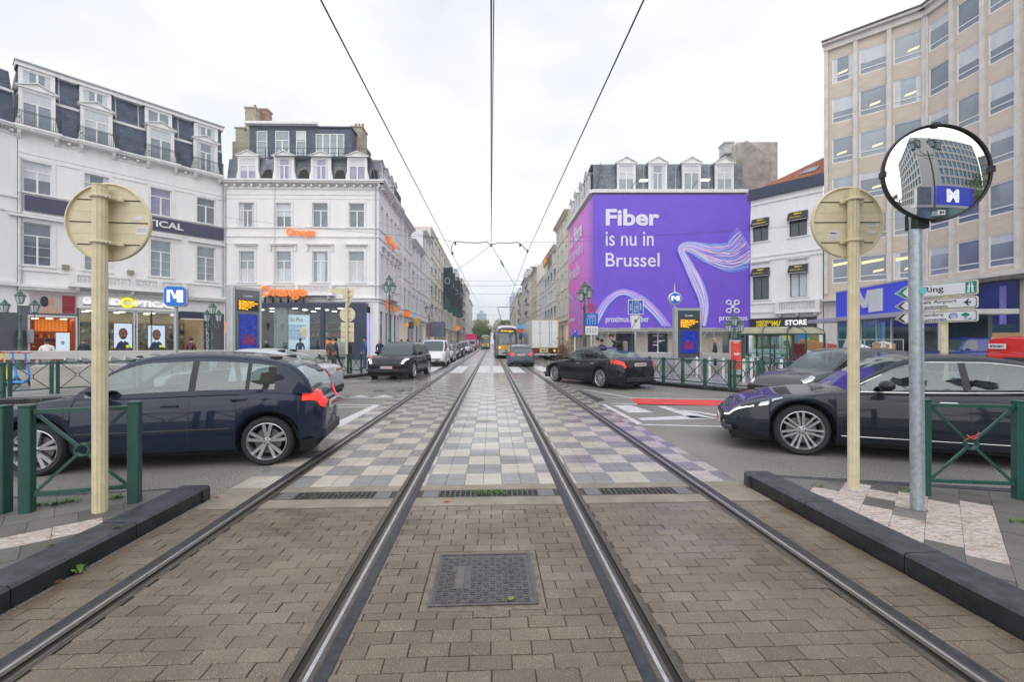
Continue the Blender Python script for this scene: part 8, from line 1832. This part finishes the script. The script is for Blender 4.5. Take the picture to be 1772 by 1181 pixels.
# ================================================================ overhead line
WIR = M('copper_wire_dark', (.05, .055, .07), .5, .3, var=0)
def cable(name, lab, pts, r, sag=0, grp='overhead cables'):
    b = B(); P_ = []
    for (a, c) in zip(pts, pts[1:]):
        a, c = Vector(a), Vector(c)
        for k in range(8): t = k / 8; p = a.lerp(c, t); p.z -= sag * 4 * t * (1 - t); P_.append(p)
    P_.append(Vector(pts[-1])); b.tube(P_, r, WIR, 6); return b.build(name, label=lab, category='cable', group=grp)
cw = 5.62; sp = 20.0
cable('contact_wire', 'left tram contact wire running down the avenue', [(-1.85, -14, cw + .05), (-1.99, 5, cw), (-1.78, sp, cw), (-1.35, 45, cw), (-1.75, 75, cw), (-1.5, 110, cw), (-1.63, 300, cw)], .011)
cable('contact_wire', 'right tram contact wire running down the avenue', [(1.8, -14, cw + .05), (1.78, 5, cw), (1.60, sp, cw), (1.75, 45, cw), (1.45, 75, cw), (1.6, 110, cw), (1.6, 300, cw)], .011)
cable('feeder_cable', 'thick vertical looking feeder cable over the middle of the tracks', [(-.02, -14, 5.98), (0, 5, 5.96), (.0, sp, 5.90)], .012); cable('feeder_cable', 'thin second feeder cable twisted beside the thick one', [(.03, -14, 6.0), (.035, 5, 5.98), (.0, sp, 5.92)], .008)
pj = P(850, 424, sp); b = B(); pl = [P(783, 440, sp), P(781, 428, sp), P(785, 419, sp), P(794, 418, sp), P(806, 420, sp), P(830, 420.5, sp), P(842, 418.5, sp), pj, P(865, 420, sp), P(880, 421, sp), P(896, 419.5, sp), P(902, 423, sp), P(910, 432, sp), P(913, 434, sp)]
b.tube(pl, .02, WIR, 6); b.build('jumper_cable', label='drooping thick jumper cable linking both contact wires', category='cable', group='overhead cables')
b = B(); [b.bbox(p.x - .04, p.x + .04, p.y - .04, p.y + .04, p.z - .08, p.z + .04, WIR, .01) for p in (pj, P(783, 438, sp), P(913, 434, sp), P(788, 421, sp), P(900, 424, sp))]; b.build('clamp_set', label='small clamps where the jumper cable meets the wires', category='clamp')
def span(lab, a, c, r=.009, sag=.15): cable('span_wire', lab, [a, c], r, sag)
span('span wire from the feeder joint to the left house fronts', pj, P(740, 500, 52), .012); span('span wire from the feeder joint to the right contact wire', pj, P(891, 494, 31), .012, 0); bb_ = B(); p0_ = pj.lerp(P(891, 494, 31), .30); p1_ = pj.lerp(P(891, 494, 31), .42); bb_.cyl(p0_, p1_, .04, WIR, n=6); bb_.build('insulator', label='dark insulator on the slanting span wire', category='insulator')
q0 = C2W(-12.2, 40.2, 12.0); span('span wire between facades over the near clamps', Vector((-9.9, 40.5, 12.2)), P(783, 418, sp)); span('span wire from the right clamp to the wrapped corner building', P(905, 419, sp), P(1040, 412, 45.5), .009)
span('span wire crossing in front of the phone shop windows', P(388, 376, 39), P(760, 412, 30)); span('lower span wire in front of the phone shop windows', P(388, 422, 39), P(720, 462, 44)); span('span wire in front of the purple sheet', P(990, 410, 45), P(1420, 384, 41), .009, .4); span('lower span wire in front of the purple sheet', P(925, 497, 60), P(1180, 438, 45.4), .009, .2)
span('first far span wire across the avenue', P(768, 491, 31), P(915, 492, 31)); span('second far span wire across the avenue', Vector((-9.9, 46, 8.2)), Vector((10, 46, 8.2)), .01, .4); span('third far span wire across the avenue', Vector((-9.9, 62, 8.6)), Vector((10, 62, 8.6)), .012, .4); span('fourth far span wire across the avenue', Vector((-9.9, 84, 8.6)), Vector((10, 84, 8.6)), .014, .4); span('fifth far span wire across the avenue', Vector((-9.9, 110, 8.8)), Vector((10, 110, 8.8)), .016, .5)
span('thin wire from the office block towards the left', P(1040, 412, 45), P(1772, 360, 30), .008, .2)
# ================================================================ trees
LF = [M('leaf_green', (.14, .22, .06), .7, var=.35, scale=2), M('leaf_dark', (.08, .15, .045), .7, var=.3, scale=2), M('leaf_autumn', (.34, .29, .10), .7, var=.3, scale=2), M('leaf_brown', (.28, .19, .09), .7, var=.3, scale=2)]
BARK = M('bark', (.10, .08, .06), .9, var=.3, scale=8)
def tree(lab, base, H_, rw, mix, n=900, ls=.45, grp='trees at the end of the avenue'):
    o = thing('street_tree', lab, 'tree', base, R() * 6, grp); b = B(); b.tube([(0, 0, 0), (.05, 0, H_ * .25), (0, .1, H_ * .5), (.1, 0, H_ * .8)], [.28, .22, .15, .05], BARK, 8)
    for k in range(6): a = k * 1.05; b.tube([(0, 0, H_ * (.28 + .07 * k)), (rw * .45 * math.cos(a), rw * .45 * math.sin(a), H_ * (.45 + .07 * k))], [.1, .03], BARK, 5)
    b.build('trunk', o); b = B(); cl = [(Vector((random.gauss(0, rw * .42), random.gauss(0, rw * .42), H_ * (.35 + .62 * R()))), rw * (.22 + .22 * R()), random.choices(LF, mix)[0]) for _ in range(26)]
    for _ in range(n):
        c, r_, m = random.choice(cl); d = Vector((random.gauss(0, 1), random.gauss(0, 1), random.gauss(0, .8))).normalized(); p = c + d * r_ * (.55 + .5 * R()); a = Vector((R() - .5, R() - .5, R() - .5)).normalized() * ls * (.5 + R()); e = a.cross(d); e = (e.normalized() if e.length > .01 else Vector((0, 0, 1))) * ls * .45
        b.poly([p - a, p + e, p + a, p - e], m if R() < .8 else random.choice(LF))
    b.build('crown', o); return o
for u, v, H_, rw, mix, lb in ((-6.5, 248, 12.5, 5, (3, 2, 2, 0), 'tall green tree at the left end of the avenue houses'), (-5.0, 232, 9.5, 4, (5, 3, 0, 0), 'round dark green tree left of the far tram'), (-6, 275, 15, 6, (1, 1, 4, 2), 'autumn yellow tree behind the dark green one'), (-4.5, 300, 14, 5.5, (1, 1, 3, 4), 'brownish tree closest to the vanishing point'), (7.5, 255, 13.5, 5, (2, 2, 4, 1), 'green yellow tree above the near tram roof'), (6.6, 300, 13, 5, (1, 2, 3, 3), 'autumn tree right of the vanishing point'), (-9, 330, 17, 7, (1, 1, 4, 2), 'tall pale tree furthest along on the left'), (10.5, 320, 17, 7, (1, 1, 4, 2), 'tall pale tree furthest along on the right')): tree(lb, Vector((u, v, 0)), H_, rw, mix, 1400, .62)
tree('tree behind the camera reflected at the mirror rim', Vector((27, -22, 0)), 12, 4.2, (4, 3, 1, 0), 1600, .32, 'trees seen in the mirror'); tree('small tree behind the camera left in the mirror', Vector((9, -62, 0)), 14, 5, (4, 3, 1, 0), 900, .45, 'trees seen in the mirror')
# ================================================================ people
def person(lab, base, rz, top, legs, hair, pose='stand', skin=None, h=1.72, bag=None, coat=False, hood=None):
    o = thing('person', lab, 'person', base, rz, 'pedestrians'); s = h / 1.75; skin = skin or SKIN
    st_ = {'stand': .06, 'walk': .26, 'cycle': .1}[pose]; ln = .5 if pose == 'cycle' else .04
    me = bpy.data.meshes.new('body'); V = []; E = []; Rr = []
    def v(x, y, z, r, p=None):
        V.append((x * s, y * s, z * s)); Rr.append(r * s)
        if p is not None: E.append((p, len(V) - 1))
        return len(V) - 1
    hip = v(0, 0, .94, .15); wst = v(ln * .2, 0, 1.10, .135, hip); ch = v(ln * .5, 0, 1.30, .165, wst); nk = v(ln * .9, 0, 1.47, .075, ch); jw = v(ln * 1.05 + .01, 0, 1.56, .07, nk); hd = v(ln * 1.05 + .015, 0, 1.66, .098, jw); tp = v(ln * 1.05, 0, 1.73, .06, hd)
    for q in (-1, 1):
        d = q * st_; th = v(0, q * .10, .88, .105, hip); kn = v(d * .55 + .02, q * .11, .50, .066, th); an = v(d - (.05 if pose == 'walk' and q < 0 else 0), q * .11, .09, .045, kn); v(d + .12, q * .12, .04, .04, an)
        sh = v(ln * .6, q * .19, 1.40, .068, ch); el = v(ln * .6 - d * .5 + (.15 if pose == 'cycle' else 0), q * .25, 1.13, .05, sh); wr = v(ln * .6 - d * .6 + (.40 if pose == 'cycle' else .10), q * .23, .93 if pose != 'cycle' else 1.05, .033, el); hn = v(V[wr][0] / s + .04, q * .22, V[wr][2] / s - .07, .036, wr); v(V[wr][0] / s + .05, q * .215, V[wr][2] / s - .15, .018, hn); v(V[wr][0] / s + .07, q * .19, V[wr][2] / s - .10, .013, hn)
    me.from_pydata(V, E, []); me.skin_vertices or None
    ob = bpy.data.objects.new('tmp', me); COL.objects.link(ob); sk = ob.modifiers.new('s', 'SKIN'); sk.use_smooth_shade = True
    for i, r_ in enumerate(Rr): ob.data.skin_vertices[0].data[i].radius = (r_, r_ * (1.0 if i > 3 else .8)) if i not in (0, 1, 2) else (r_ * .72, r_)
    ob.data.skin_vertices[0].data[0].use_root = True
    sb = ob.modifiers.new('b', 'SUBSURF'); sb.levels = 1; sb.render_levels = 1
    bpy.context.view_layer.update(); m2 = bpy.data.meshes.new_from_object(ob.evaluated_get(bpy.context.evaluated_depsgraph_get())); bpy.data.objects.remove(ob); m2.name = 'body'
    m2.materials.clear(); [m2.materials.append(m) for m in (skin, top, legs, BLACKR)]
    for p in m2.polygons:
        z = p.center.z / s; y = abs(p.center.y) / s; p.use_smooth = True
        p.material_index = 0 if (z > 1.49) else (0 if (y > .185 and z < .93 and z > .7) else (3 if z < .10 else (1 if z > (.60 if coat else .92) or (y > .17 and z > .8) else 2)))
    obj('body', m2, o)
    b = B(); cx = (ln * 1.05 + .015) * s; b.ball((cx - .012 * s, 0, 1.685 * s), .115 * s, hair, 12, .98, .82, .92)
    if hair.name.endswith('long') or hood: b.ball((cx - .05 * s, 0, 1.58 * s), .10 * s, hood or hair, 10, .8, 1.0, 1.4)
    b.build('hair', o, smooth=True)
    b = B(); fx_ = cx + .086 * s; [b.ball((fx_, q * .032 * s, 1.655 * s), .011 * s, BLACKP, 6) for q in (-1, 1)]; b.ball((fx_ + .014 * s, 0, 1.625 * s), .016 * s, skin, 6, 1, .7, 1.2); b.ball((fx_ - .004 * s, 0, 1.585 * s), .02 * s, CM('8a4a44'), 6, .5, 1.2, .3); [b.ball((cx, q * .098 * s, 1.64 * s), .022 * s, skin, 6, .6, .3, 1.2) for q in (-1, 1)]; b.build('face', o)
    if bag:
        kind, m = bag; b = B()
        if kind == 'back': b.bbox(-.34 * s + ln * .5, -.12 * s + ln * .4, -.15 * s, .15 * s, 1.05 * s, 1.45 * s, m, .05)
        else: b.bbox(-.1, .22, .22, .32, .75, 1.0, m, .04); b.tube([(0, .25, 1.0), (.05, .05, 1.45), (.12, .27, 1.0)], .012, m, 5)
        b.build('bag', o)
    return o
HB = CM('241a14'); HBL = M('hair_blond_long', (.45, .33, .18), .7); HG = CM('5a5048'); HK = CM('101012')
DEN = CM('35507a'); NV = CM('1e2a44'); KH = CM('5a5140'); BKc = CM('17181c'); TEALC = CM('2a5a86')
def pp(px, Y, *a, **k): return person(a[0], ppl(px, Y), a[1], *a[2:], **k)
pp(632, 25.2, 'person in a blue jacket and jeans standing at the shop corner', rad(200), TEALC, DEN, HB, h=1.8)
pp(657, 29, 'blond woman in dark jacket left of the black sport utility car', rad(-60), NV, BKc, HBL, h=1.68)
pp(570, 24.5, 'person in a brown coat walking before the orange stand', rad(10), KH, BKc, HB, pose='walk', h=1.72, coat=True)
pp(582, 25.5, 'person in dark coat carrying a pink bag behind the beige sign cluster', rad(185), NV, BKc, HK, pose='walk', h=1.7, bag=('side', CM('b07880')))
pp(604, 25.0, 'person in black padded jacket right behind the beige sign cluster pole', rad(170), BKc, BKc, HK, h=1.72)
pp(519, 31, 'person in navy jacket at the window of the phone shop', rad(90), NV, BKc, HB, h=1.75)
pp(462, 31, 'person in dark coat passing left of the phone poster', rad(170), BKc, BKc, HG, h=1.68, coat=True)
pp(330, 26, 'person in a maroon coat facing the optician entrance', rad(80), CM('4a1c2a'), BKc, HB, h=1.72, coat=True)
pp(145, 24, 'grey haired person in navy coat looking at the optician posters', rad(150), NV, BKc, HG, h=1.66, coat=True)
pp(82, 18.5, 'masked person in a fluffy white coat near the left edge', rad(-70), CM('e6e0dc'), BKc, HK, h=1.64, coat=True, skin=SKIND)
pp(1238, 27, 'blond person in blue jacket right of the tall information totem', rad(160), NV, BKc, HBL, h=1.7)
pp(1081, 19.2, 'leaning cyclist with a large grey backpack behind the black saloon', rad(170), BKc, BKc, CM('3a2418'), pose='cycle', h=1.85, bag=('back', CM('8a8478')))
pp(1034, 22, 'person in pale jacket and cap near the scaffold', rad(-90), CM('9a948c'), BKc, HK, h=1.7)
pp(1041, 20.5, 'person with dark cap and straps seen over the black saloon roof', rad(-90), BKc, BKc, HK, h=1.62, bag=('back', BKc))
for i, (px, Y, m, lb) in enumerate(((694, 40, NV, 'pedestrian in navy far along the left pavement'), (727, 52, BKc, 'pedestrian in black beyond the white small van'), (782, 60, KH, 'pedestrian in khaki beside the queue of cars'), (790, 70, NV, 'second distant pedestrian in navy by the queue'), (705, 37, CM('8a2020'), 'pedestrian in red behind the black sport utility car'))): pp(px, Y, lb, R() * 6, m, BKc, HB, pose='walk')
# ================================================================ damp autumn air
hz = B(); hz.box(-155, 155, -125, 705, -1.0, 47, M('haze_air', (1, 1, 1), var=0)); hzo = hz.build('haze', kind='stuff', label='thin damp haze filling the avenue', category='haze')
hm = MATS['haze_air'].node_tree; hm.nodes.clear(); ho = hm.nodes.new('ShaderNodeOutputMaterial'); hv = hm.nodes.new('ShaderNodeVolumePrincipled'); hv.inputs['Color'].default_value = (.93, .95, 1, 1); hv.inputs['Density'].default_value = .0009; hv.inputs['Anisotropy'].default_value = .2; hm.links.new(hv.outputs[0], ho.inputs['Volume'])
